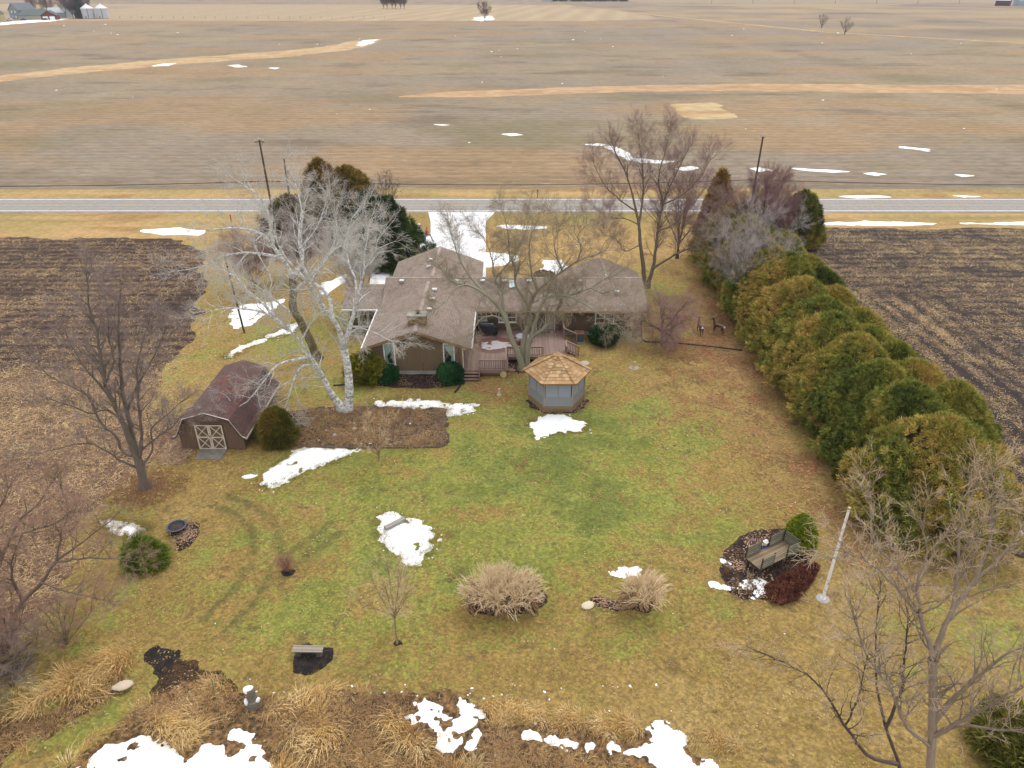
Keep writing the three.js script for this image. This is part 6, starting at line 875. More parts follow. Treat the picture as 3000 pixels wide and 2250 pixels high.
// ------------------------------------------------------------------ things in the yard
// one smooth surface round a skeleton of tapered bones [x, y, z, radius, x, y, z, radius]
function fleshGeo(bones, cell, blend, colorFn) {
  let lo = V(1e9, 1e9, 1e9), hi = V(-1e9, -1e9, -1e9); for (const b of bones) for (const o of [0, 4]) { lo.min(V(b[o] - b[o + 3], b[o + 1] - b[o + 3], b[o + 2] - b[o + 3])); hi.max(V(b[o] + b[o + 3], b[o + 1] + b[o + 3], b[o + 2] + b[o + 3])); }
  const c = lo.clone().add(hi).multiplyScalar(0.5), half = Math.max(hi.x - lo.x, hi.y - lo.y, hi.z - lo.z) / 2 * 1.12 + cell * 2, n = Math.ceil(2 * half / cell), mc = new MarchingCubes(n, new THREE.MeshBasicMaterial(), false, false, 60000); mc.isolation = 0;
  for (let k = 0; k < n; k++) for (let j = 0; j < n; j++) for (let i = 0; i < n; i++) {
    const x = c.x + (i - n / 2) / (n / 2) * half, y = c.y + (j - n / 2) / (n / 2) * half, z = c.z + (k - n / 2) / (n / 2) * half; let s = 0;
    for (const b of bones) { const dx = b[4] - b[0], dy = b[5] - b[1], dz = b[6] - b[2], t = clamp(((x - b[0]) * dx + (y - b[1]) * dy + (z - b[2]) * dz) / (dx * dx + dy * dy + dz * dz || 1)), d = Math.hypot(x - b[0] - dx * t, y - b[1] - dy * t, z - b[2] - dz * t) - lerp(b[3], b[7], t); s += Math.exp(-d / blend); }
    mc.field[i + j * n + k * n * n] = Math.log(s + 1e-30) * blend;
  }
  mc.update(); const m = mc.count, P = new Float32Array(mc.positionArray.slice(0, m * 3)), N = new Float32Array(mc.normalArray.slice(0, m * 3)); for (let i = 0; i < m; i++) { P[i * 3] = P[i * 3] * half + c.x; P[i * 3 + 1] = P[i * 3 + 1] * half + c.y; P[i * 3 + 2] = P[i * 3 + 2] * half + c.z; }
  const g = new THREE.BufferGeometry(); g.setAttribute('position', new THREE.BufferAttribute(P, 3)); g.setAttribute('normal', new THREE.BufferAttribute(N, 3));
  if (colorFn) { const C = new Float32Array(m * 3); for (let i = 0; i < m; i++) { const q = linc(colorFn(P[i * 3], P[i * 3 + 1], P[i * 3 + 2]), 1.2); C.set(q, i * 3); } g.setAttribute('color', new THREE.BufferAttribute(C, 3)); }
  return g;
}
const fleshMat = std(0xffffff, 0.85, { vertexColors: true });
const lathe = (pts, n = 24) => new THREE.LatheGeometry(pts.map((p) => new THREE.Vector2(...p)), n);
{ const f = thing('flagpole', 'white flagpole without a flag beside the wagon bed', 'flagpole', [16.62, 0, -27.81]); part('pole', cyl(0.085, 0.06, 6, 0, 3.1, 0, 16), M.white, f); part('base_collar', lathe([[0, 0.12], [0.13, 0.12], [0.16, 0.04], [0.16, 0]]), M.whiteTrim, f); part('footing', lathe([[0, 0.07], [0.3, 0.07], [0.36, 0.03], [0.38, -0.05]]), M.concrete, f); part('ball', new THREE.SphereGeometry(0.09, 16, 12).translate(0, 6.17, 0), std(alb(226, 206, 150), 0.35, { metalness: 0.5 }), f); part('cleat', bx(0.03, 0.16, 0.05, 0, 1.2, 0.08), M.metal, f); part('halyard', rod(V(0.06, 1.2, 0.07), V(0.05, 6.05, 0.04), 0.006, 4), M.whiteTrim, f); for (const y of [0.6, 1.0, 1.4]) part('band', cyl(0.08, 0.08, 0.03, 0, y, 0, 16), M.metal, f); }
{ // hay wagon in the island bed
  const w = thing('wooden_wagon', 'weathered wooden wagon bed with slatted side panels in the island bed', 'wagon', [14.58, 0, -30.42], 0.517); reseed(501);
  T.old = tex(256, (i, j) => { const n = fbm(i / 6, j / 120, 4, 0) * 0.75 + 0.25 * hash(i, j); return [130 + 110 * n, 126 + 104 * n, 120 + 96 * n]; });
  const old = [[168, 152, 130], [150, 138, 122], [182, 164, 136], [140, 126, 110], [160, 154, 138]].map((c) => std(alb(...c).multiplyScalar(1.7), 0.95, { map: rep(T.old, 2, 0.5) })), grn = [[150, 152, 140], [134, 138, 128], [160, 160, 146]].map((c) => std(alb(...c).multiplyScalar(1.7), 0.95, { map: rep(T.old, 2, 0.5) })), dk = std(alb(70, 62, 58), 0.95);
  for (let k = 0; k < 8; k++) { const g = bx(0.132, 0.035, 2.93 + rr(-0.03, 0.03)); part('plank', g.rotateY(Math.PI / 2).translate(0, 0.75 + rr(-0.004, 0.004), -0.49 + k * 0.14), old[(rnd() * 5) | 0], w); }
  for (const z of [-0.42, 0.42]) part('beam', bx(2.8, 0.14, 0.09, 0, 0.66, z), dk, w); for (const x of [-1.35, 0, 1.35]) part('crossbeam', bx(0.09, 0.1, 1.1, x, 0.56, 0), dk, w);
  for (const x of [-1.3, 1.3]) for (const z of [-0.45, 0.45]) part('leg', bx(0.11, 0.55, 0.11, x, 0.25, z), dk, w);
  const panel = (x0, z0, x1, z1, flip) => { const q = part('side_panel', [bx(0.06, 0.84, 0.06, x0, 1.12, z0), bx(0.06, 0.84, 0.06, x1, 1.12, z1)], dk, w); for (let k = 0; k < 5; k++) part('slat', bar(V(x0, 0.84 + k * 0.155, z0 + flip), V(x1, 0.84 + k * 0.155, z1 + flip), 0.03, 0.1), grn[(rnd() * 3) | 0], q); };
  panel(-1.43, -0.56, -0.35, -0.56, 0.04); panel(0.35, -0.56, 1.43, -0.56, 0.04); panel(-1.43, 0.56, -0.5, 0.56, 0.04); panel(0.55, 0.56, 1.43, 0.56, 0.04);
  const q = part('end_panel', [bx(0.06, 0.84, 0.06, 1.47, 1.12, -0.5), bx(0.06, 0.84, 0.06, 1.47, 1.12, 0.5)], dk, w); for (let k = 0; k < 5; k++) part('slat', bx(0.03, 0.1, 1.1, 1.5, 0.84 + k * 0.155, 0), grn[(rnd() * 3) | 0], q);
}
{ // figure and flag beside the wagon, dry perennials
  const a = [14.42, 0, -31.12], f = thing('garden_figure', 'small garden figure in a blue top and pink trousers behind the wagon', 'garden figure', a, 0.4);
  part('body', fleshGeo([[-0.07, 0.04, 0.06, 0.04, -0.07, 0.03, -0.02, 0.04], [0.07, 0.04, 0.06, 0.04, 0.07, 0.03, -0.02, 0.04], [-0.07, 0.05, 0, 0.04, -0.05, 0.5, 0, 0.06], [0.07, 0.05, 0, 0.04, 0.05, 0.5, 0, 0.06], [0, 0.52, 0, 0.1, 0, 0.82, 0, 0.11], [0, 0.9, 0, 0.04, 0, 1.0, 0, 0.085], [-0.12, 0.84, 0, 0.04, -0.26, 0.95, 0.05, 0.03], [0.12, 0.84, 0, 0.04, 0.2, 0.6, 0.04, 0.03], [-0.26, 0.95, 0.05, 0.03, -0.3, 1.04, 0.06, 0.025]], 0.025, 0.02, (x, y) => y < 0.08 ? [230, 230, 230] : y < 0.5 ? [214, 150, 160] : y < 0.88 && Math.abs(x) < 0.24 ? [44, 110, 176] : y > 1.03 ? [236, 232, 226] : [226, 190, 160]), fleshMat, f); part('hat', lathe([[0, 1.2], [0.08, 1.19], [0.085, 1.07], [0.15, 1.06]]), M.white, f);
  const g = thing('small_flag', 'small striped flag on a stick at the edge of the wagon bed', 'flag', [14.05, 0, -31.75], 0.5); part('stick', rod(V(0, 0, 0), V(0, 0.95, 0), 0.01), M.rail, g); for (let k = 0; k < 7; k++) part('stripe', bx(0.4, 0.035, 0.008, -0.2, 0.93 - k * 0.035, 0), k % 2 ? M.white : std(alb(206, 96, 116), 0.9), g); part('canton', bx(0.17, 0.14, 0.012, -0.086, 0.878, 0), std(alb(70, 84, 140), 0.9), g);
  const P = [13.7, -28.55, 14.75, -29.3, 16, -29.95, 17.1, -30.3, 17.2, -29.9, 16.2, -28.6, 15.2, -27.6, 14.3, -27.2, 13.7, -27.5], mats = [], cols = []; reseed(510); for (let k = 0; k < 2600 && mats.length < 620; k++) { const x = rr(13.4, 17.4), z = rr(-30.5, -27); if (inside(P, x, z) < 0.05) continue; const s = rr(0.26, 0.45); mats.push(new THREE.Matrix4().compose(V(x, rr(0.06, 0.34), z), quatTo(V(rr(-0.4, 0.4), 1, rr(-0.4, 0.4)).normalize()), V(s, s, s))); cols.push(tint(mixc([104, 62, 54], [146, 96, 78], rnd()), rr(0.8, 1.4))); }
  const o = copies('dried_perennials', TUFT.box, leafMat, mats, null, cols); o.userData.label = 'rust red dried perennials along the wagon bed';
  for (const [i, [x, z, h]] of [[12.05, -28.4, 0.75], [12.75, -28.15, 0.8], [11.95, -29.7, 0.6], [13, -28.9, 0.7]].entries()) { const t = thing('dried_plant', ['dried flower stems at the thin snow line', 'dried flower stems in the snow under the wagon', 'dried brown plant beside the small snow scrap', 'dried plant at the wagon front'][i], 'plant', [x, 0.05, z], i, 'dried plants in the wagon bed'); reseed(520 + i); const tb = new Tubes(); for (let k = 0; k < 26; k++) { const d = V(rr(-0.5, 0.5), 1, rr(-0.5, 0.5)).normalize(), q = V(rr(-0.08, 0.08), 0, rr(-0.08, 0.08)), e = q.clone().addScaledVector(d, h * rr(0.6, 1)); tb.add([q, q.clone().lerp(e, 0.5).add(V(rr(-0.03, 0.03), 0, rr(-0.03, 0.03))), e], [0.009, 0.008, 0.005], 4); } part('stems', tb.geo(), std(alb(176, 134, 92), 0.95), t); const hd = []; for (let k = 0; k < 14; k++) hd.push(new THREE.IcosahedronGeometry(0.05, 0).translate(rr(-0.3, 0.3) * h, h * rr(0.75, 1), rr(-0.3, 0.3) * h)); part('seed_heads', hd, std(alb(160, 140, 116), 1), t); }
}
{ // fire pit
  const f = thing('fire_pit', 'round steel fire pit with a mesh screen on wood chips', 'fire pit', [-20.05, 0, -33.2]), steel = std(alb(92, 108, 132), 0.5, { metalness: 0.2 }); part('bowl', lathe([[0.02, 0.14], [0.25, 0.17], [0.42, 0.3], [0.5, 0.44], [0.52, 0.44], [0.44, 0.28], [0.26, 0.14], [0.02, 0.11]], 36), std(alb(58, 60, 70), 0.7), f); part('rim', new THREE.TorusGeometry(0.52, 0.05, 10, 40).rotateX(Math.PI / 2).scale(1, 0.6, 1).translate(0, 0.46, 0), steel, f); part('ash', lathe([[0, 0.34], [0.2, 0.33], [0.4, 0.3]], 24), std(alb(92, 72, 72), 1), f); for (let k = 0; k < 3; k++) part('leg', rod(V(Math.cos(k * 2.1) * 0.46, 0, Math.sin(k * 2.1) * 0.46), V(Math.cos(k * 2.1) * 0.38, 0.26, Math.sin(k * 2.1) * 0.38), 0.025), M.black, f);
  const wires = []; for (let k = 0; k < 12; k++) { const A = k * Math.PI / 6; wires.push(rod(V(Math.cos(A) * 0.46, 0.47, Math.sin(A) * 0.46), V(Math.cos(A) * 0.05, 0.6, Math.sin(A) * 0.05), 0.007, 4)); } for (const r of [0.15, 0.25, 0.35]) wires.push(new THREE.TorusGeometry(r, 0.006, 4, 30).rotateX(Math.PI / 2).translate(0, 0.615 - r * 0.32, 0)); part('spark_screen', wires.map((q) => q.index ? q.toNonIndexed() : q), std(alb(110, 104, 104), 0.6), f); part('ring_handle', new THREE.TorusGeometry(0.045, 0.008, 6, 14).translate(0, 0.65, 0), M.black, f);
}
{ // bench
  const b = thing('garden_bench', 'weathered slatted garden bench on the black soil bed', 'bench', [-9.95, 0, -24.15], -0.02), wd = [[168, 158, 144], [150, 140, 128], [180, 170, 154]].map((c) => std(alb(...c).multiplyScalar(1.3), 0.95, { map: rep(T.grain, 2, 0.5) })); reseed(530); for (let k = 0; k < 6; k++) part('slat', bx(1.5, 0.04, 0.058, 0, 0.46, -0.16 + k * 0.066), wd[k % 3], b); part('rail', [bx(1.44, 0.07, 0.03, 0, 0.405, 0.16), bx(1.44, 0.07, 0.03, 0, 0.405, -0.15)], wd[1], b); for (const x of [-0.52, 0.52]) part('leg', [bx(0.14, 0.3, 0.26, x, 0.22, 0), bx(0.3, 0.1, 0.3, x, 0.06, 0), bx(0.26, 0.06, 0.32, x, 0.39, 0)], std(alb(108, 102, 98), 0.95, { map: T.mottle }), b); }
{ // ribbed ornament with snow on it
  const o = thing('stone_ornament', 'ribbed grey stone ornament of two tiers with snow on its ledges', 'garden ornament', [-11.75, 0, -21.35]), st = std(alb(140, 132, 116), 0.95, { map: rep(T.mottle, 1.2) }); const rib = (r0, r1, y0, y1, n) => { const p = [[0, y0]]; for (let k = 0; k <= n * 4; k++) { const t = k / (n * 4); p.push([lerp(r0, r1, t) + 0.018 * Math.sin(k * Math.PI / 2), lerp(y0, y1, t)]); } p.push([0, y1]); return lathe(p, 20); };
  part('lower_tier', rib(0.34, 0.28, 0, 0.42, 6), st, o); part('upper_tier', rib(0.2, 0.17, 0.4, 1.05, 8).translate(-0.05, 0, -0.04), st, o); const snow = std(new THREE.Color().setRGB(0.88, 0.9, 0.93), 0.8); const cap = (x, y, z, sx, sy, sz, rz) => { const g = new THREE.SphereGeometry(1, 14, 10), p = g.attributes.position; for (let i = 0; i < p.count; i++) { const k = 0.85 + 0.35 * fbm(p.getX(i) * 2 + x * 9, p.getZ(i) * 2 + p.getY(i), 2); p.setXYZ(i, p.getX(i) * sx * k, p.getY(i) * sy * k, p.getZ(i) * sz * k); } g.computeVertexNormals(); return g.rotateZ(rz).translate(x, y, z); };
  part('snow_cap', [cap(-0.12, 1.1, -0.05, 0.24, 0.09, 0.15, 0.25), cap(-0.2, 1.02, 0.06, 0.09, 0.16, 0.08, 0.3)], snow, o); part('snow_cap', cap(-0.24, 0.44, 0.16, 0.08, 0.2, 0.12, 0.1), snow, o); part('snow_cap', cap(0.24, 0.44, 0.05, 0.09, 0.17, 0.1, -0.5), snow, o);
  tag(part('garden_stake', rod(V(-13.75, 0, -21.9), V(-13.72, 1.05, -21.95), 0.025), std(alb(122, 150, 108), 0.8)), 'thin green stake beside the dry grasses', 'stake');
}
const rock = (name, label, category, x, y, z, sx, sy, sz, c, ry = 0, sd = 1) => { const g = new THREE.IcosahedronGeometry(1, 3), p = g.attributes.position; for (let i = 0; i < p.count; i++) { const v = V(p.getX(i), p.getY(i), p.getZ(i)), k = 0.8 + 0.45 * fbm(v.x * 1.6 + sd * 7, v.z * 1.6 + v.y * 1.3 + sd, 3); p.setXYZ(i, v.x * k, v.y * k, v.z * k); } g.computeVertexNormals(); const o = part(name, g.scale(sx, sy, sz), std(alb(...c), 0.95)); o.position.set(x, y, z); o.rotation.y = ry; return tag(o, label, category); };
{ const g = new THREE.BoxGeometry(1.4, 0.2, 0.3, 20, 3, 5), p = g.attributes.position; for (let i = 0; i < p.count; i++) p.setXYZ(i, p.getX(i), p.getY(i) + 0.03 * (fbm(p.getX(i) * 5, p.getZ(i) * 5, 3) - 0.5), p.getZ(i) + 0.04 * (fbm(p.getX(i) * 6 + 3, p.getY(i) * 9, 3) - 0.5)); g.computeVertexNormals(); const o = tag(part('concrete_slab', g, std(alb(186, 182, 176), 0.95, { map: T.mottle })), 'concrete slab edge lying in the round snow patch', 'slab'); o.position.set(-7.1, 0.12, -33.8); o.rotation.y = 0.71; }
rock('flat_stone', 'pale flat limestone at the end of the small vine bed', 'stone', 4.0, 0.06, -27.3, 0.34, 0.12, 0.28, [232, 220, 190], 0.4, 3);
rock('flat_stone', 'pale flat stone lying in the dry grasses', 'stone', -18.1, 0.25, -22.2, 0.42, 0.12, 0.26, [226, 206, 184], 0.3, 4);
rock('flat_stone', 'round flat stepping stone behind the gazebo', 'stone', 6.25, 0.05, -54.9, 0.42, 0.1, 0.4, [212, 200, 178], 0, 5);
rock('flat_stone', 'grey stone at the foot of the tree by the deck', 'stone', 1.9, 0.1, -52.9, 0.3, 0.2, 0.28, [140, 140, 112], 0, 6);
rock('flat_stone', 'flat brown stone in the bare mulch by the deck', 'stone', -0.05, 0.06, -53.6, 0.36, 0.1, 0.3, [160, 132, 110], 0, 7);
{ const o = thing('log_slice', 'round pale log slice leaning on the deck', 'log slice', [-0.72, 0.27, -52.42]); const g = lathe([[0, 0.03], [0.25, 0.03], [0.27, 0.02], [0.27, -0.03], [0.25, -0.04], [0, -0.04]], 32).rotateX(Math.PI / 2 - 0.32); part('slice', g, std(alb(232, 202, 150), 0.9, { map: T.mottle }), o); for (const r of [0.08, 0.14, 0.2]) part('ring', new THREE.TorusGeometry(r, 0.004, 4, 30).rotateX(-0.32).translate(0, 0.01, 0.036), std(alb(196, 162, 112), 0.95), o); }
{ const o = thing('round_stone_disc', 'round pale disc leaning against the rear wall by the downspout', 'stone disc', [10.9, 0.26, -60.12]); part('disc', lathe([[0, 0.03], [0.22, 0.03], [0.25, 0], [0.22, -0.03], [0, -0.03]], 28).rotateX(Math.PI / 2 - 0.35), std(alb(226, 214, 190), 0.9, { map: T.mottle }), o); }
for (const [i, [x, z]] of [[-1.02, -49.5], [10.42, -54.1]].entries()) { const o = thing('bird_bath_pedestal', ['cream pedestal of a bird bath on the lawn before the deck steps', 'cream pedestal of a bird bath on a round stone base by the leaves'][i], 'pedestal', [x, 0, z]); part('pedestal', lathe([[0, 0.62], [0.07, 0.62], [0.1, 0.58], [0.085, 0.5], [0.11, 0.2], [0.12, 0.16], [0.19, 0.1], [0.2, 0]], 20), std(alb(238, 222, 184), 0.8, { map: T.mottle }), o); if (i) part('base', lathe([[0, 0.06], [0.4, 0.06], [0.46, 0.02], [0.46, -0.05]], 28), std(alb(196, 180, 160), 0.9, { map: T.mottle }), o); }
// vine covered arbours
function vineArbour(name, label, x, z, posts, w, h, n, seedN, depth) {
  const a = thing(name, label, 'vine arbour', [x, 0, z]); reseed(seedN); const tb = new Tubes(), wd = std(alb(120, 106, 90), 0.95, { map: rep(T.grain, 2, 0.5) }), mats = [];
  for (const [px_, pz] of posts) { part('post', bx(0.1, h * 0.72, 0.1, px_, h * 0.36, pz), wd, a); for (let k = 0; k < 16; k++) { const A = rr(0, 6.28), q = []; for (let j = 0; j <= 8; j++) { const t = j / 8; q.push(V(px_ + Math.cos(A + t * 4) * (0.22 - 0.05 * t) + rr(-0.04, 0.04), t * h * 0.8, pz + Math.sin(A + t * 4) * (0.2 - 0.04 * t) + rr(-0.04, 0.04))); } tb.add(q, q.map((_, j) => lerp(0.022, 0.012, j / 8)), 4); } }
  if (posts.length > 1) for (const zz of [posts[0][1], posts[posts.length - 1][1]]) { part('rail', bx(w, 0.08, 0.06, 0, h * 0.42, zz), wd, a); part('rail', bx(w, 0.08, 0.06, 0, h * 0.7, zz), wd, a); }
  for (let k = 0; k < n; k++) { const A = rr(0, 6.28), q = Math.sqrt(rnd()), p = V(Math.cos(A) * q * w * 0.52, h * (0.6 + 0.16 * Math.sqrt(1 - q * q)) * rr(0.8, 1.1), Math.sin(A) * q * depth * 0.55), d = V(Math.cos(A) * q * 0.5, 1 - 0.3 * q, Math.sin(A) * q * 0.5).add(randDir().multiplyScalar(0.75)).normalize(), s = rr(0.45, 0.95); mats.push(new THREE.Matrix4().compose(p, quatTo(d), V(s, s, s))); if (k % 3 === 0) { const e = p.clone().addScaledVector(d, rr(0.3, 0.6)); tb.add([p.clone().add(V(rr(-0.2, 0.2), -0.35, rr(-0.2, 0.2))), p, e], [0.014, 0.012, 0.006], 4); } }
  part('vines', tb.geo(), std(alb(208, 172, 130), 0.95), a, 'stuff'); copies('twigs', SPRIG.vine, std(new THREE.Color().setRGB(0.74, 0.58, 0.38), 0.95), mats, a); return a;
}
vineArbour('vine_arbour', 'wide low arbour buried in straw coloured bare vines', -0.45, -27.35, [[-1.75, 0.55], [-0.1, 0.6], [1.6, 0.5], [1.75, -0.5], [-1.7, -0.5]], 3.7, 1.75, 620, 541, 2.1);
vineArbour('vine_arbour', 'single post mopped with straw coloured bare vines', 6.85, -27.1, [[0.1, 0]], 1.7, 1.9, 200, 542, 1.5);
{ const mats = []; reseed(545); for (let k = 0; k < 90; k++) { const s = rr(0.5, 0.9), q = V(rr(-0.5, 0.1), rr(0.7, 1.1), rr(-0.3, 0.3)); mats.push(new THREE.Matrix4().compose(V(6.5, 0, -27).add(q), quatTo(V(rr(-1, -0.2), rr(-0.3, 0.5), rr(-0.5, 0.5)).normalize()), V(s, s, s))); } const o = copies('vine_shoots', SPRIG.vine, std(alb(204, 168, 126), 0.95), mats, null); o.userData.label = 'loose bare shoots beside the single vine post'; }
{ const s = thing('red_twig_shrub', 'small upright shrub with red twigs on its black soil patch', 'shrub', [-12.62, 0, -29.9]); reseed(550); const mats = []; for (let k = 0; k < 46; k++) { const d = V(rr(-0.6, 0.6), 1, rr(-0.5, 0.5)).normalize(), q = rr(0.8, 1.25); mats.push(new THREE.Matrix4().compose(V(rr(-0.12, 0.12), 0.03, rr(-0.12, 0.12)), quatTo(d).multiply(new THREE.Quaternion().setFromAxisAngle(V(0, 1, 0), rr(0, 6))), V(q, q, q))); } copies('twigs', SPRIG.droop, std(alb(214, 164, 142), 0.95), mats, s); const tb = new Tubes(); for (let k = 0; k < 18; k++) { const d = V(rr(-0.35, 0.35), 1, rr(-0.35, 0.35)), q = V(rr(-0.1, 0.1), 0, rr(-0.1, 0.1)); tb.add([q, q.clone().addScaledVector(d, 0.5), q.clone().addScaledVector(d, 0.9).add(V(rr(-0.05, 0.05), 0, 0))], [0.012, 0.01, 0.006], 4); } part('stems', tb.geo(), std(alb(140, 98, 84), 0.95), s); }
{ // old timbers
  const wd = [[130, 112, 96], [108, 94, 84], [150, 130, 108]].map((c) => std(alb(...c), 0.95, { map: rep(T.grain, 2, 0.4) })); reseed(560); for (let k = 0; k < 9; k++) { const o = tag(part('old_board', bx(rr(1.4, 2.4), 0.05, rr(0.12, 0.2)), wd[k % 3]), 'weathered board in the old timber pile among the shrubs', 'board', 'boards of the old timber pile'); o.position.set(-24 + rr(-0.7, 0.7), 0.1 + k * 0.05, -23.3 + rr(-0.5, 0.5)); o.rotation.set(0, 0.9 + rr(-0.35, 0.35), rr(-0.05, 0.05)); } }
{ // deer ornaments
  const deer = (name, label, x, z, turn, antlers) => { const d = thing(name, label, 'deer figure', [x, 0, z], turn, 'deer figures'); // nose to +x
    const B_ = [[-0.42, 0.82, 0, 0.17, 0.1, 0.82, 0, 0.17], [0.1, 0.82, 0, 0.17, 0.4, 0.86, 0, 0.18], [0.45, 0.92, 0, 0.12, 0.62, 1.28, 0, 0.075], [0.62, 1.32, 0, 0.08, 0.68, 1.33, 0, 0.075], [0.68, 1.33, 0, 0.07, 0.86, 1.24, 0, 0.035]]; for (const s of [-1, 1]) { B_.push([0.38, 0.75, s * 0.1, 0.08, 0.4, 0.42, s * 0.1, 0.042], [0.4, 0.42, s * 0.1, 0.04, 0.38, 0.04, s * 0.1, 0.026], [-0.46, 0.78, s * 0.1, 0.12, -0.4, 0.52, s * 0.11, 0.06], [-0.4, 0.52, s * 0.11, 0.055, -0.54, 0.34, s * 0.11, 0.035], [-0.54, 0.34, s * 0.11, 0.034, -0.5, 0.04, s * 0.11, 0.026], [0.6, 1.36, s * 0.05, 0.03, 0.55, 1.45, s * 0.16, 0.014]); } B_.push([-0.58, 0.9, 0, 0.05, -0.66, 0.78, 0, 0.03]);
    part('body', fleshGeo(B_, 0.034, 0.022, (px_, y) => px_ < -0.57 && y > 0.72 ? [240, 238, 240] : y > 0.93 && px_ < 0.3 ? [120, 96, 92] : [82, 56, 52]), fleshMat, d); part('tail', new THREE.SphereGeometry(0.07, 10, 8).scale(0.6, 1.4, 0.9).translate(-0.65, 0.82, 0), M.white, d);
    if (antlers) for (const s of [-1, 1]) part('antler', [rod(V(0.6, 1.4, s * 0.04), V(0.5, 1.62, s * 0.18), 0.014, 5), rod(V(0.5, 1.62, s * 0.18), V(0.6, 1.82, s * 0.2), 0.011, 5), rod(V(0.53, 1.56, s * 0.14), V(0.66, 1.66, s * 0.14), 0.009, 5)], std(alb(206, 180, 140), 0.8), d); return d; };
  deer('deer_figure', 'dark deer figure without antlers seen from behind, standing on fallen leaves', 17.6, -61, Math.PI / 2 + 0.08, false); deer('deer_figure', 'dark antlered deer figure turned sideways, standing on fallen leaves', 19.3, -61, Math.PI / 2 + 0.75, true);
}
{ // drain pipes
  const pipe = (label, pts, r) => { const c = new THREE.CatmullRomCurve3(pts.map((p) => V(...p))), tb = new Tubes(), q = c.getSpacedPoints(140); tb.add(q, q.map((_, k) => r * (k % 2 ? 1 : 0.86)), 9); return tag(part('drain_pipe', tb.geo(), std(alb(44, 42, 48), 0.6)), label, 'pipe'); };
  pipe('short black drain pipe running from the deck steps', [[-4.35, 0.3, -52.4], [-4.3, 0.1, -51.7], [-4.25, 0.08, -50.9], [-4.5, 0.08, -50.1], [-4.6, 0.08, -49.8]], 0.08); pipe('long black drain pipe from the house corner towards the deer', [[12, 0.9, -60.3], [11.95, 0.3, -59.9], [12.1, 0.08, -59.3], [14, 0.07, -59], [17, 0.07, -58.4], [20.6, 0.07, -57.4]], 0.07);
  tag(part('landscape_edge', bar(V(-14.6, 0.05, -51), V(-12.4, 0.05, -51.4), 0.1, 0.1), M.black), 'short black edging beside the white barked tree', 'edging');
}
{ // bed edging timbers and small ornaments of the perennial bed
  const wd = std(alb(120, 106, 92), 0.95, { map: rep(T.grain, 2, 0.4) }); for (const [a, b] of [[[-15.2, -42.15], [-11, -42]], [[-10.9, -42], [-5, -42.15]], [[-4.92, -42.2], [-5.25, -47.2]]]) tag(part('edging_timber', bar(V(a[0], 0.05, a[1]), V(b[0], 0.05, b[1]), 0.1, 0.12), wd), a[0] < -15 ? 'low timber edging of the perennial bed next to the shed' : a[0] < -10 ? 'low timber edging of the perennial bed behind the bare shrub' : 'low timber edging of the perennial bed running towards the house', 'edging', 'bed edging timbers');
  const g = thing('pinwheel', 'small white garden pinwheel in the perennial bed', 'pinwheel', [-10.6, 0, -45.6]); part('stick', rod(V(0, 0, 0), V(0, 0.8, 0), 0.012), std(alb(180, 110, 60), 0.7), g); for (let k = 0; k < 6; k++) part('blade', new THREE.CircleGeometry(0.09, 8, 0, 2).rotateZ(k * 1.047).translate(0, 0.82, 0.03 + k * 0.001), new THREE.MeshStandardMaterial({ color: alb(236, 236, 244), side: THREE.DoubleSide }), g);
  rock('flat_stone', 'small blue white stone in the perennial bed', 'stone', -12.9, 0.08, -43.6, 0.16, 0.1, 0.14, [196, 206, 210], 0, 9); rock('flat_stone', 'pale round stone near the white barked trunk', 'stone', -11.6, 0.08, -44.4, 0.17, 0.12, 0.16, [200, 190, 170], 0, 10);
}
{ const o = thing('fallen_log', 'pale fallen log capped with snow at the edge of the field by the hedge', 'log', [30.3, 0.14, -33.8], 0); const tb = new Tubes(), q = [V(0.1, 0, -1.8), V(0, 0.03, -0.6), V(0.02, 0, 0.7), V(-0.1, 0.02, 2.2)]; tb.add(q, [0.13, 0.15, 0.14, 0.1], 9); part('trunk', tb.geo(), B.plane, o); const sn = new Tubes(); sn.add(q.map((p) => p.clone().add(V(0, 0.1, 0))), [0.05, 0.1, 0.09, 0.04], 8); part('snow_cap', sn.geo(), std(new THREE.Color().setRGB(0.88, 0.9, 0.93), 0.8), o); }
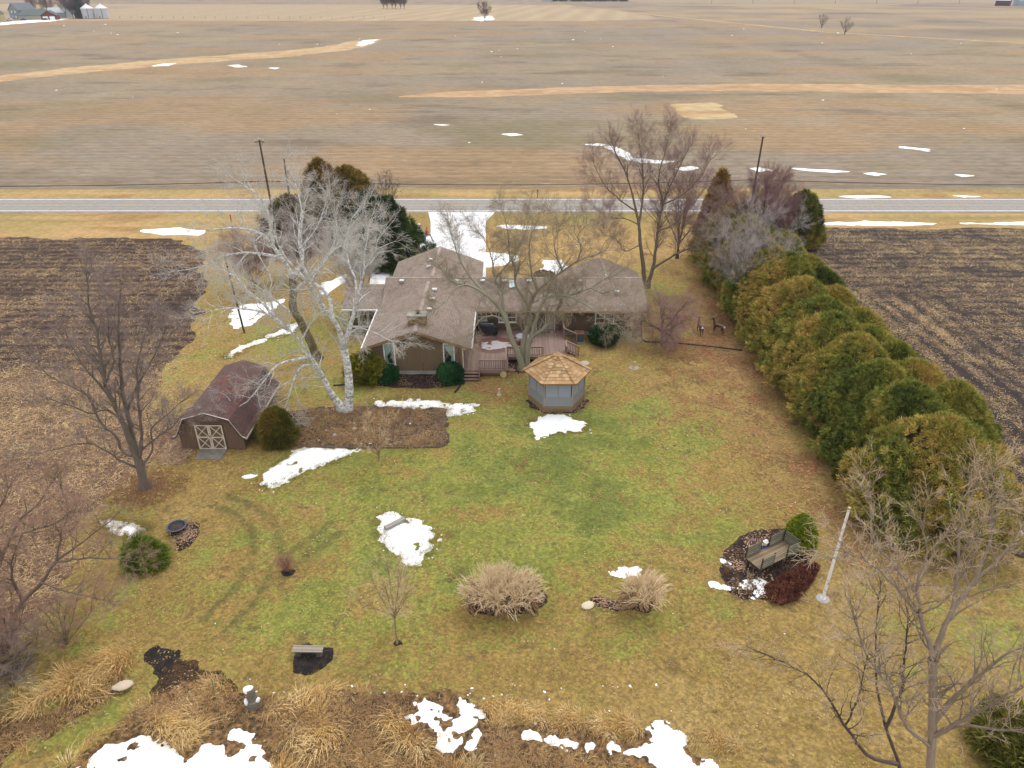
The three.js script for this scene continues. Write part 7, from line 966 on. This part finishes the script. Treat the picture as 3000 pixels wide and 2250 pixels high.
// ------------------------------------------------------------------ by the road
{
  const upole = (name, label, x, z, h, lean, arm) => { const p = thing(name, label, 'utility pole', [x, 0, z], 0, 'utility poles'); part('pole', cyl(0.16, 0.11, h + 0.3, 0, h / 2 - 0.15, 0, 10), M.pole, p); p.rotation.z = lean; if (arm) { part('crossarm', bx(1.3, 0.1, 0.1, 0, h - 0.25, 0.1), M.pole, p); part('brace', [rod(V(-0.5, h - 0.3, 0.12), V(0, h - 0.9, 0.12), 0.02), rod(V(0.5, h - 0.3, 0.12), V(0, h - 0.9, 0.12), 0.02)], M.metal, p); for (const q of [-0.55, 0, 0.55]) part('insulator', lathe([[0, 0.22], [0.05, 0.2], [0.06, 0.1], [0.03, 0.02]], 10).translate(q, h - 0.2 + (q ? 0 : 0.25), 0.1), M.whiteTrim, p); } return p; };
  upole('utility_pole', 'brown utility pole with a crossarm beside the road, left of the evergreens', -33.2, -98.4, 10.6, 0.02, true); const t = upole('utility_pole', 'shorter pole carrying a grey transformer by the tall evergreens', -30.3, -97.6, 8.3, 0, false); part('transformer', [cyl(0.2, 0.2, 0.6, 0.28, 6.6, 0, 14), cyl(0.05, 0.05, 0.16, 0.28, 6.98, 0, 8)], M.galv, t); part('bracket', bx(0.2, 0.3, 0.1, 0.12, 6.6, 0), M.metal, t);
  upole('utility_pole', 'brown utility pole with insulators behind the hedge', 33, -98.4, 11, -0.01, false).children[0].name = 'pole'; { const p = scene.children[scene.children.length - 1]; part('bracket', bx(0.6, 0.06, 0.06, 0, 10.9, 0), M.metal, p); for (const q of [-0.28, 0.28]) part('insulator', lathe([[0, 0.3], [0.06, 0.28], [0.07, 0.12], [0.03, 0]], 10).translate(q, 10.95, 0), M.galv, p); }
  const lean = thing('leaning_pole', 'thin leaning dark pole in front of the white barked trees', 'pole', [-25.2, 0, -61.2]); part('pole', cyl(0.1, 0.07, 7.6, 0, 3.6, 0, 9), std(alb(86, 82, 76), 0.95), lean); part('bracket', bx(0.3, 0.06, 0.06, 0, 7.2, 0), M.metal, lean); lean.rotation.z = 0.05;
  const wire = (label, a, b, sag, r = 0.02) => { const tb = new Tubes(), q = []; for (let k = 0; k <= 40; k++) { const t_ = k / 40; q.push(V(lerp(a[0], b[0], t_), lerp(a[1], b[1], t_) - sag * 4 * t_ * (1 - t_), lerp(a[2], b[2], t_))); } tb.add(q, q.map(() => r), 4); return tag(part('cable', tb.geo(), M.black), label, 'cable'); };
  wire('black cable hanging left of the crossarm pole', [-110, 5.2, -98.4], [-33.3, 5.2, -98.4], 0.7, 0.05); wire('black cable strung between the poles on both sides of the driveway', [-33.3, 5.2, -98.4], [33, 5.4, -98.4], 0.6, 0.05); wire('black cable hanging right of the pole behind the hedge', [33, 5.4, -98.4], [110, 5.6, -98.4], 0.8, 0.05);
  const m = thing('mailbox', 'mailbox on a post beside the road opposite the driveway', 'mailbox', [3.9, 0, -109.3]); part('post', bx(0.1, 1.05, 0.1, 0, 0.52, 0), M.pole, m); part('box', new THREE.ExtrudeGeometry(new THREE.Shape().moveTo(-0.1, 0).lineTo(0.1, 0).lineTo(0.1, 0.14).absarc(0, 0.14, 0.1, 0, Math.PI).lineTo(-0.1, 0), { depth: 0.5, bevelEnabled: false }).translate(0, 1.05, -0.25), M.black, m); part('door', bx(0.2, 0.22, 0.02, 0, 1.16, 0.26), M.black, m); part('flag', bx(0.01, 0.16, 0.04, 0.11, 1.25, 0.05), std(alb(190, 60, 50), 0.7), m);
  const h = thing('marker_post', 'orange red marker post in the verge beside the snow', 'marker post', [-38.6, 0, -96.9]); part('post', cyl(0.09, 0.09, 0.9, 0, 0.45, 0, 10), std(alb(206, 96, 66), 0.7), h); part('cap', new THREE.SphereGeometry(0.1, 10, 8).translate(0, 0.92, 0), std(alb(206, 96, 66), 0.7), h);
  const w = thing('wooden_post', 'short wooden post at the far end of the hedge', 'post', [22.6, 0, -93]); part('post', cyl(0.09, 0.08, 3.2, 0, 1.6, 0, 9), M.pole, w); part('cap', bx(0.2, 0.05, 0.2, 0, 3.2, 0), M.metal, w);
}
{ // car in the driveway and two people
  const C = thing('parked_car', 'grey blue sedan parked in the driveway with its rear towards the garage walk', 'car', [-13.2, 0.05, -88.2], 0.12), paint = new THREE.MeshPhysicalMaterial({ color: alb(104, 120, 142), roughness: 0.35, clearcoat: 0.6 });  // rear to +x
  const prof = new THREE.Shape([[-2.25, 0.32], [-2.28, 0.62], [-2.1, 0.78], [-1.05, 0.92], [1.25, 0.98], [2.1, 0.95], [2.24, 0.8], [2.24, 0.36], [1.9, 0.28], [-1.9, 0.26]].map((p) => new THREE.Vector2(...p))), cab = new THREE.Shape([[-1.1, 0.9], [-0.35, 1.38], [0.75, 1.42], [1.6, 0.96]].map((p) => new THREE.Vector2(...p)));
  part('body', [new THREE.ExtrudeGeometry(prof, { depth: 1.6, bevelEnabled: true, bevelSize: 0.06, bevelThickness: 0.07, bevelSegments: 3 }).translate(0, 0, -0.8)], paint, C); part('cabin', new THREE.ExtrudeGeometry(cab, { depth: 1.34, bevelEnabled: true, bevelSize: 0.03, bevelThickness: 0.06, bevelSegments: 2 }).translate(0, 0, -0.67), paint, C);
  part('rear_window', slab([[0.86, 1.4, -0.6], [0.86, 1.4, 0.6], [1.58, 1.02, 0.62], [1.58, 1.02, -0.62]], 0.01, [0, 0, 1]).translate(0.03, 0.035, 0), M.black, C); part('windscreen', slab([[-1.06, 0.95, -0.62], [-1.06, 0.95, 0.62], [-0.38, 1.37, 0.6], [-0.38, 1.37, -0.6]], 0.01, [0, 0, 1]).translate(-0.03, 0.03, 0), M.black, C); for (const s of [-1, 1]) { part('side_window', new THREE.ShapeGeometry(new THREE.Shape([[-0.85, 0.98], [-0.32, 1.32], [0.7, 1.35], [1.3, 1.0]].map((p) => new THREE.Vector2(...p)))).translate(0, 0, 0).scale(1, 1, 1).rotateY(s < 0 ? 0 : 0).translate(0, 0, s * 0.735), new THREE.MeshStandardMaterial({ color: 0x0a0c10, roughness: 0.1, side: THREE.DoubleSide }), C); part('tail_light', bx(0.06, 0.16, 0.34, 2.28, 0.8, s * 0.62), std(alb(200, 40, 44), 0.3), C); part('headlight', bx(0.08, 0.12, 0.34, -2.3, 0.66, s * 0.6), M.whiteTrim, C); for (const x of [-1.4, 1.38]) { const wl = part('wheel', cyl(0.33, 0.33, 0.2, x, 0.33, s * 0.8, 22, Math.PI / 2), M.black, C); part('rim', cyl(0.19, 0.19, 0.02, x, 0.33, s * 0.91, 16, Math.PI / 2), M.metal, wl); } part('mirror', bx(0.1, 0.1, 0.16, -0.7, 1.0, s * 0.9), paint, C); } part('number_plate', bx(0.02, 0.12, 0.32, 2.31, 0.62, 0), M.whiteTrim, C);
  const P = thing('person', 'person in an orange red jacket and grey trousers sitting on the car trunk', 'person', [-10.72, 0.05, -88.35], Math.PI / 2);   // faces +z locally, so to +x
  part('body', fleshGeo([[0, 0.92, -0.1, 0.15, 0, 1.3, -0.06, 0.16], [0, 1.3, -0.06, 0.17, 0, 1.4, -0.05, 0.13], [-0.16, 1.38, -0.05, 0.075, -0.26, 1.12, 0.02, 0.055], [-0.26, 1.12, 0.02, 0.052, -0.12, 1.06, 0.24, 0.04], [0.16, 1.38, -0.05, 0.075, 0.26, 1.12, 0.02, 0.055], [0.26, 1.12, 0.02, 0.052, 0.12, 1.06, 0.24, 0.04], [0, 1.44, -0.03, 0.055, 0, 1.54, -0.01, 0.055], [0, 1.6, 0.0, 0.1, 0, 1.68, -0.01, 0.095], [0, 1.62, 0.09, 0.025, 0, 1.6, 0.11, 0.02], [-0.1, 0.88, -0.06, 0.1, -0.12, 0.82, 0.38, 0.075], [-0.12, 0.82, 0.38, 0.07, -0.13, 0.46, 0.56, 0.05], [-0.13, 0.46, 0.56, 0.05, -0.13, 0.1, 0.7, 0.04], [-0.13, 0.06, 0.7, 0.045, -0.13, 0.05, 0.86, 0.035], [0.1, 0.88, -0.06, 0.1, 0.12, 0.8, 0.36, 0.075], [0.12, 0.8, 0.36, 0.07, 0.13, 0.44, 0.48, 0.05], [0.13, 0.44, 0.48, 0.05, 0.13, 0.1, 0.56, 0.04], [0.13, 0.06, 0.56, 0.045, 0.13, 0.05, 0.72, 0.035]], 0.028, 0.02, (x, y, z) => y > 1.67 || (y > 1.55 && z < -0.03) ? [50, 40, 38] : y > 1.47 ? [216, 170, 140] : z > 0.2 && y > 1 ? [214, 170, 140] : y > 0.95 || (y > 0.86 && z < 0.06) ? [206, 84, 58] : y < 0.1 ? [46, 46, 50] : [112, 124, 140]), fleshMat, P);
  const Q = thing('person', 'person in a white cap and white top standing behind the parked car', 'person', [-11.9, 0.02, -90.1], 0.2); part('body', fleshGeo([[-0.1, 0.06, 0.1, 0.045, -0.1, 0.06, -0.04, 0.05], [0.1, 0.06, 0.1, 0.045, 0.1, 0.06, -0.04, 0.05], [-0.1, 0.08, -0.02, 0.05, -0.1, 0.48, 0, 0.062], [-0.1, 0.48, 0, 0.065, -0.09, 0.88, 0, 0.095], [0.1, 0.08, -0.02, 0.05, 0.1, 0.48, 0, 0.062], [0.1, 0.48, 0, 0.065, 0.09, 0.88, 0, 0.095], [0, 0.92, 0, 0.15, 0, 1.3, 0, 0.16], [0, 1.3, 0, 0.17, 0, 1.4, 0, 0.13], [-0.17, 1.38, 0, 0.075, -0.26, 1.08, 0, 0.055], [-0.26, 1.08, 0, 0.05, -0.24, 0.82, 0.08, 0.04], [0.17, 1.38, 0, 0.075, 0.26, 1.08, 0, 0.055], [0.26, 1.08, 0, 0.05, 0.24, 0.82, 0.08, 0.04], [0, 1.44, 0.01, 0.055, 0, 1.54, 0.02, 0.055], [0, 1.6, 0.02, 0.1, 0, 1.68, 0.01, 0.095], [0, 1.62, 0.11, 0.025, 0, 1.6, 0.13, 0.02]], 0.028, 0.02, (x, y, z) => y > 1.66 ? [240, 240, 244] : y > 1.47 ? [216, 172, 144] : y > 0.94 ? [228, 228, 236] : y < 0.1 ? [44, 44, 48] : [66, 80, 120]), fleshMat, Q); part('cap', lathe([[0, 1.8], [0.07, 1.79], [0.11, 1.72], [0.115, 1.67], [0.15, 1.66]]), M.white, Q);
}
console.log('things');
// ------------------------------------------------------------------ far away
{
  const roofDark = std(alb(96, 108, 118), 0.9), roofGrey = std(alb(120, 128, 138), 0.9);
  const barn = (name, label, category, x, z, w, d, h, rise, wall, roofM, turn, o = {}) => {
    const b = thing(name, label, category, [x, 0, z], turn, o.group); part('wall', new THREE.ExtrudeGeometry(new THREE.Shape([[-w / 2, 0], [w / 2, 0], [w / 2, h], [0, h + rise], [-w / 2, h]].map((p) => new THREE.Vector2(...p))), { depth: d, bevelEnabled: false }).translate(0, 0, -d / 2), wall, b);
    for (const s of [-1, 1]) part('roof', slab([[s * (w / 2 + 0.5), h - rise * 0.5 / (w / 2), -d / 2 - 0.5], [0, h + rise + 0.12, -d / 2 - 0.5], [0, h + rise + 0.12, d / 2 + 0.5], [s * (w / 2 + 0.5), h - rise * 0.5 / (w / 2), d / 2 + 0.5]], 0.2, [0, 0, 1]), roofM, b);
    for (const [ax, ay, aw, ah, m, side] of o.open || []) { const g = side ? bx(0.12, ah, aw, w / 2 + 0.03, ay + ah / 2, ax) : bx(aw, ah, 0.12, ax, ay + ah / 2, d / 2 + 0.03); part(ah > 1.9 && ay < 0.2 ? 'door' : 'window', g, m, b); } return b; };
  const w = M.white, dk = new THREE.MeshPhysicalMaterial({ color: new THREE.Color().setRGB(0.36, 0.39, 0.43), roughness: 0.08 });
  barn('farmhouse', 'yellow farmhouse at the end of the far farmyard', 'house', -441, -690, 8, 11, 5.4, 3.6, std(alb(230, 214, 150), 0.8), roofDark, 0.35, { open: [[-1.8, 1, 1.2, 1.8, dk], [1.8, 1, 1.2, 1.8, dk], [0, 5, 1.2, 1.6, dk], [-3, 1, 1.2, 1.8, dk, 1], [2, 1, 1.2, 1.8, dk, 1]] });
  barn('farmhouse', 'blue grey two storey house behind the yellow farmhouse', 'house', -433, -714, 14, 16, 7.5, 5, std(alb(150, 170, 186), 0.8), roofGrey, -0.5, { open: [[-3, 1, 3, 2.4, dk], [2, 1, 1.4, 1.8, w], [-2.5, 5, 1.4, 1.8, w], [2.5, 5, 1.4, 1.8, w], [-4, 4.6, 1.4, 1.8, w, 1], [3, 4.6, 1.4, 1.8, w, 1]] });
  barn('farm_garage', 'pale garage with a grey green roof in the far farmyard', 'garage', -418, -706, 12, 24, 3.6, 4.2, std(alb(196, 196, 180), 0.8), std(alb(110, 126, 124), 0.9), 1.45, { open: [[-6, 0, 5, 2.8, w, 1], [3, 0, 5, 2.8, w, 1]] });
  barn('farm_shed', 'white roofed shed behind the pale garage', 'shed', -419, -745, 12, 20, 4.5, 3.6, std(alb(176, 190, 200), 0.8), std(alb(222, 236, 244), 0.8), 1.5);
  barn('farm_garage', 'dark red garage with white doors in the far farmyard', 'garage', -401, -699, 12, 12, 3.8, 3.4, std(alb(120, 44, 50), 0.8), std(alb(104, 112, 120), 0.9), 0.3, { open: [[-2.6, 0, 4, 2.8, w], [2.6, 0, 4, 2.8, w]] });
  for (const [i, x] of [-378.5, -367.5].entries()) { const b = thing('grain_bin', i ? 'white grain bin standing away from the farm trees' : 'white grain bin standing next to the farm trees', 'grain bin', [x, 0, -720 - i * 3], 0, 'grain bins'), m = std(alb(222, 228, 240), 0.5); const p = [[0, 0]]; for (let k = 0; k <= 24; k++) p.push([5.2 + 0.05 * (k % 2), k * 0.34]); part('drum', lathe(p, 40), m, b); part('roof', lathe([[5.5, 8.1], [5.45, 8.3], [0.7, 11.4], [0.6, 11.7], [0, 11.7]], 40), std(alb(250, 250, 252), 0.5), b); part('cap', cyl(0.7, 0.5, 0.5, 0, 11.8, 0, 12), m, b); part('door', bx(0.9, 1.8, 0.1, 0, 1.2, 5.3), M.metal, b); part('ladder', bx(0.5, 8, 0.12, 2.2, 4, 4.85), M.metal, b); }
  const car = (label, x, z, c, t) => { const o = thing('farm_car', label, 'car', [x, 0, z], t, 'cars in the far farmyard'); part('body', new THREE.ExtrudeGeometry(new THREE.Shape([[-2.3, 0.4], [-2.3, 0.9], [-1.2, 1.1], [-0.6, 1.7], [1.4, 1.7], [2.2, 1.1], [2.3, 0.4]].map((p) => new THREE.Vector2(...p))), { depth: 1.8, bevelEnabled: false }).translate(0, 0, -0.9), std(alb(...c), 0.4), o); for (const q of [-1.4, 1.4]) for (const s of [-0.9, 0.9]) part('wheel', cyl(0.38, 0.38, 0.2, q, 0.38, s, 12, Math.PI / 2), M.black, o); part('window', bx(1.7, 0.4, 1.84, 0.4, 1.4, 0), M.black, o); };
  car('white car parked in the far farmyard', -428, -684, [240, 240, 246], 0.2); car('blue car parked in front of the pale garage', -416, -684, [40, 96, 168], 0.1); car('dark blue truck parked at the red garage', -400, -688, [40, 50, 92], 1.4);
  reseed(610); const FT = (x, z, h, s, c, label, dense = 1) => bareTree('far_tree', label, autoTree(x, z, h, s, 7, 0.35, 0, 0.2), { seed: 600 + Math.round(Math.abs(x)), bark: B[c], twig: std(alb(...{ brown: [136, 114, 108], dark: [104, 92, 100], violet: [120, 104, 120] }[c]), 0.95), l1: h * 0.22, l2: h * 0.12, every: 1.4 / dense, every2: 1.2, up: 0.35, sprig: 'open', twigLen: 2, tips: 0.9 }, 'trees round the far farm');
  FT(-424, -735, 16, 6, 'brown', 'tall thin bare tree behind the far farm garages'); FT(-409, -738, 17, 6, 'brown', 'tall bare tree behind the dark red garage'); FT(-396, -726, 15, 7, 'dark', 'dark bare tree between the red garage and the bins', 1.6); FT(-392, -722, 14, 7, 'dark', 'dense dark bare tree left of the grain bins', 2); FT(-388, -726, 17, 7, 'dark', 'large dark bare tree by the grain bins', 2); FT(-385, -732, 15, 7, 'brown', 'brown bare tree next to the grain bins', 1.6); FT(-450, -760, 15, 7, 'brown', 'bare tree behind the yellow farmhouse'); FT(-440, -770, 12, 6, 'brown', 'bare tree behind the blue grey house');
  evergreen('far_evergreen', 'dark evergreen beside the grain bins', [-386, -720], 15, 3.4, 500, { seed: 640, profile: cone, colors: [[58, 76, 56], [78, 92, 66]], tuft: 2.2, bright: 1.4 });
  const lone = (x, z, h, s, label, dense = 2) => bareTree('lone_tree', label, autoTree(x, z, h, s, 8, 0.3, 0, 0.15), { seed: 650 + Math.round(Math.abs(x)), bark: B.dark, twig: std(alb(116, 96, 96), 0.95), l1: h * 0.2, l2: h * 0.12, every: 1 / dense * 1.3, every2: 1, up: 0.3, twigLen: h * 0.13, tips: 0.9 }, 'lone trees in the far fields');
  lone(-23, -679, 12, 5.5, 'lone dark tree standing by snow in the far field'); lone(208.5, -499, 7.5, 4, 'lone round tree beside the grass track in the far field'); lone(221, -571, 7, 3, 'small lone tree further along the grass track');
  for (let k = 0; k < 6; k++) lone(-158 + k * 5.2, -997 + (k % 2) * 6, 13, 4.5, 'dark bare tree in the tight clump alone in a far field', 2.2);
  barn('far_barn', 'dark red barn with a white roof near the horizon', 'barn', 672, -1110, 14, 17, 7, 6, std(alb(96, 52, 72), 0.9), std(alb(236, 240, 246), 0.8), 0.9); barn('far_shed', 'pale blue shed beside the far red barn', 'shed', 704, -1112, 14, 26, 7, 3, std(alb(170, 200, 216), 0.8), std(alb(200, 220, 232), 0.8), 1.5);
  evergreen('far_evergreen', 'green evergreen beside the pale blue shed', [722, -1105], 16, 9, 400, { seed: 660, profile: egg, colors: [[66, 84, 60], [88, 100, 72]], tuft: 3, bright: 1.4 });
  for (let k = 0; k < 9; k++) evergreen('far_evergreen', 'dense tree in the row along the horizon', [70 + k * 14 + (k % 3) * 3, -1372 - (k % 2) * 8], 13 + (k % 3) * 2, 7, 160, { seed: 670 + k, profile: egg, colors: [[84, 84, 66], [104, 98, 80]], tuft: 3.4, bright: 1.4 }, 'row of trees along the horizon');
  barn('far_shed', 'pale shed in front of the trees along the horizon', 'shed', 58, -1362, 10, 18, 4, 3, std(alb(196, 204, 210), 0.8), std(alb(150, 170, 186), 0.8), 1.4);
  for (let k = 0; k < 9; k++) { const p = thing('far_pole', 'thin utility pole along the far road', 'utility pole', [300 + k * 62, 0, -1220], 0, 'poles along the far road'); part('pole', cyl(0.3, 0.25, 12, 0, 6, 0, 6), M.pole, p); part('crossarm', bx(2.4, 0.25, 0.25, 0, 11.2, 0), M.pole, p); }
  for (let k = 0; k < 26; k++) { const p = thing('fence_post', 'post of the wire fence beyond the grain bins', 'fence post', [-352 + k * 9.5, 0, -722 - (k % 3)], 0, 'posts of the far wire fence'); part('post', bx(0.2, 1.5, 0.2, 0, 0.75, 0), M.pole, p); part('cap', bx(0.24, 0.06, 0.24, 0, 1.5, 0), M.pole, p); }
}
console.log(stats.map((s) => s.join(' ')).join(' | '));
renderer.render(scene, camera);
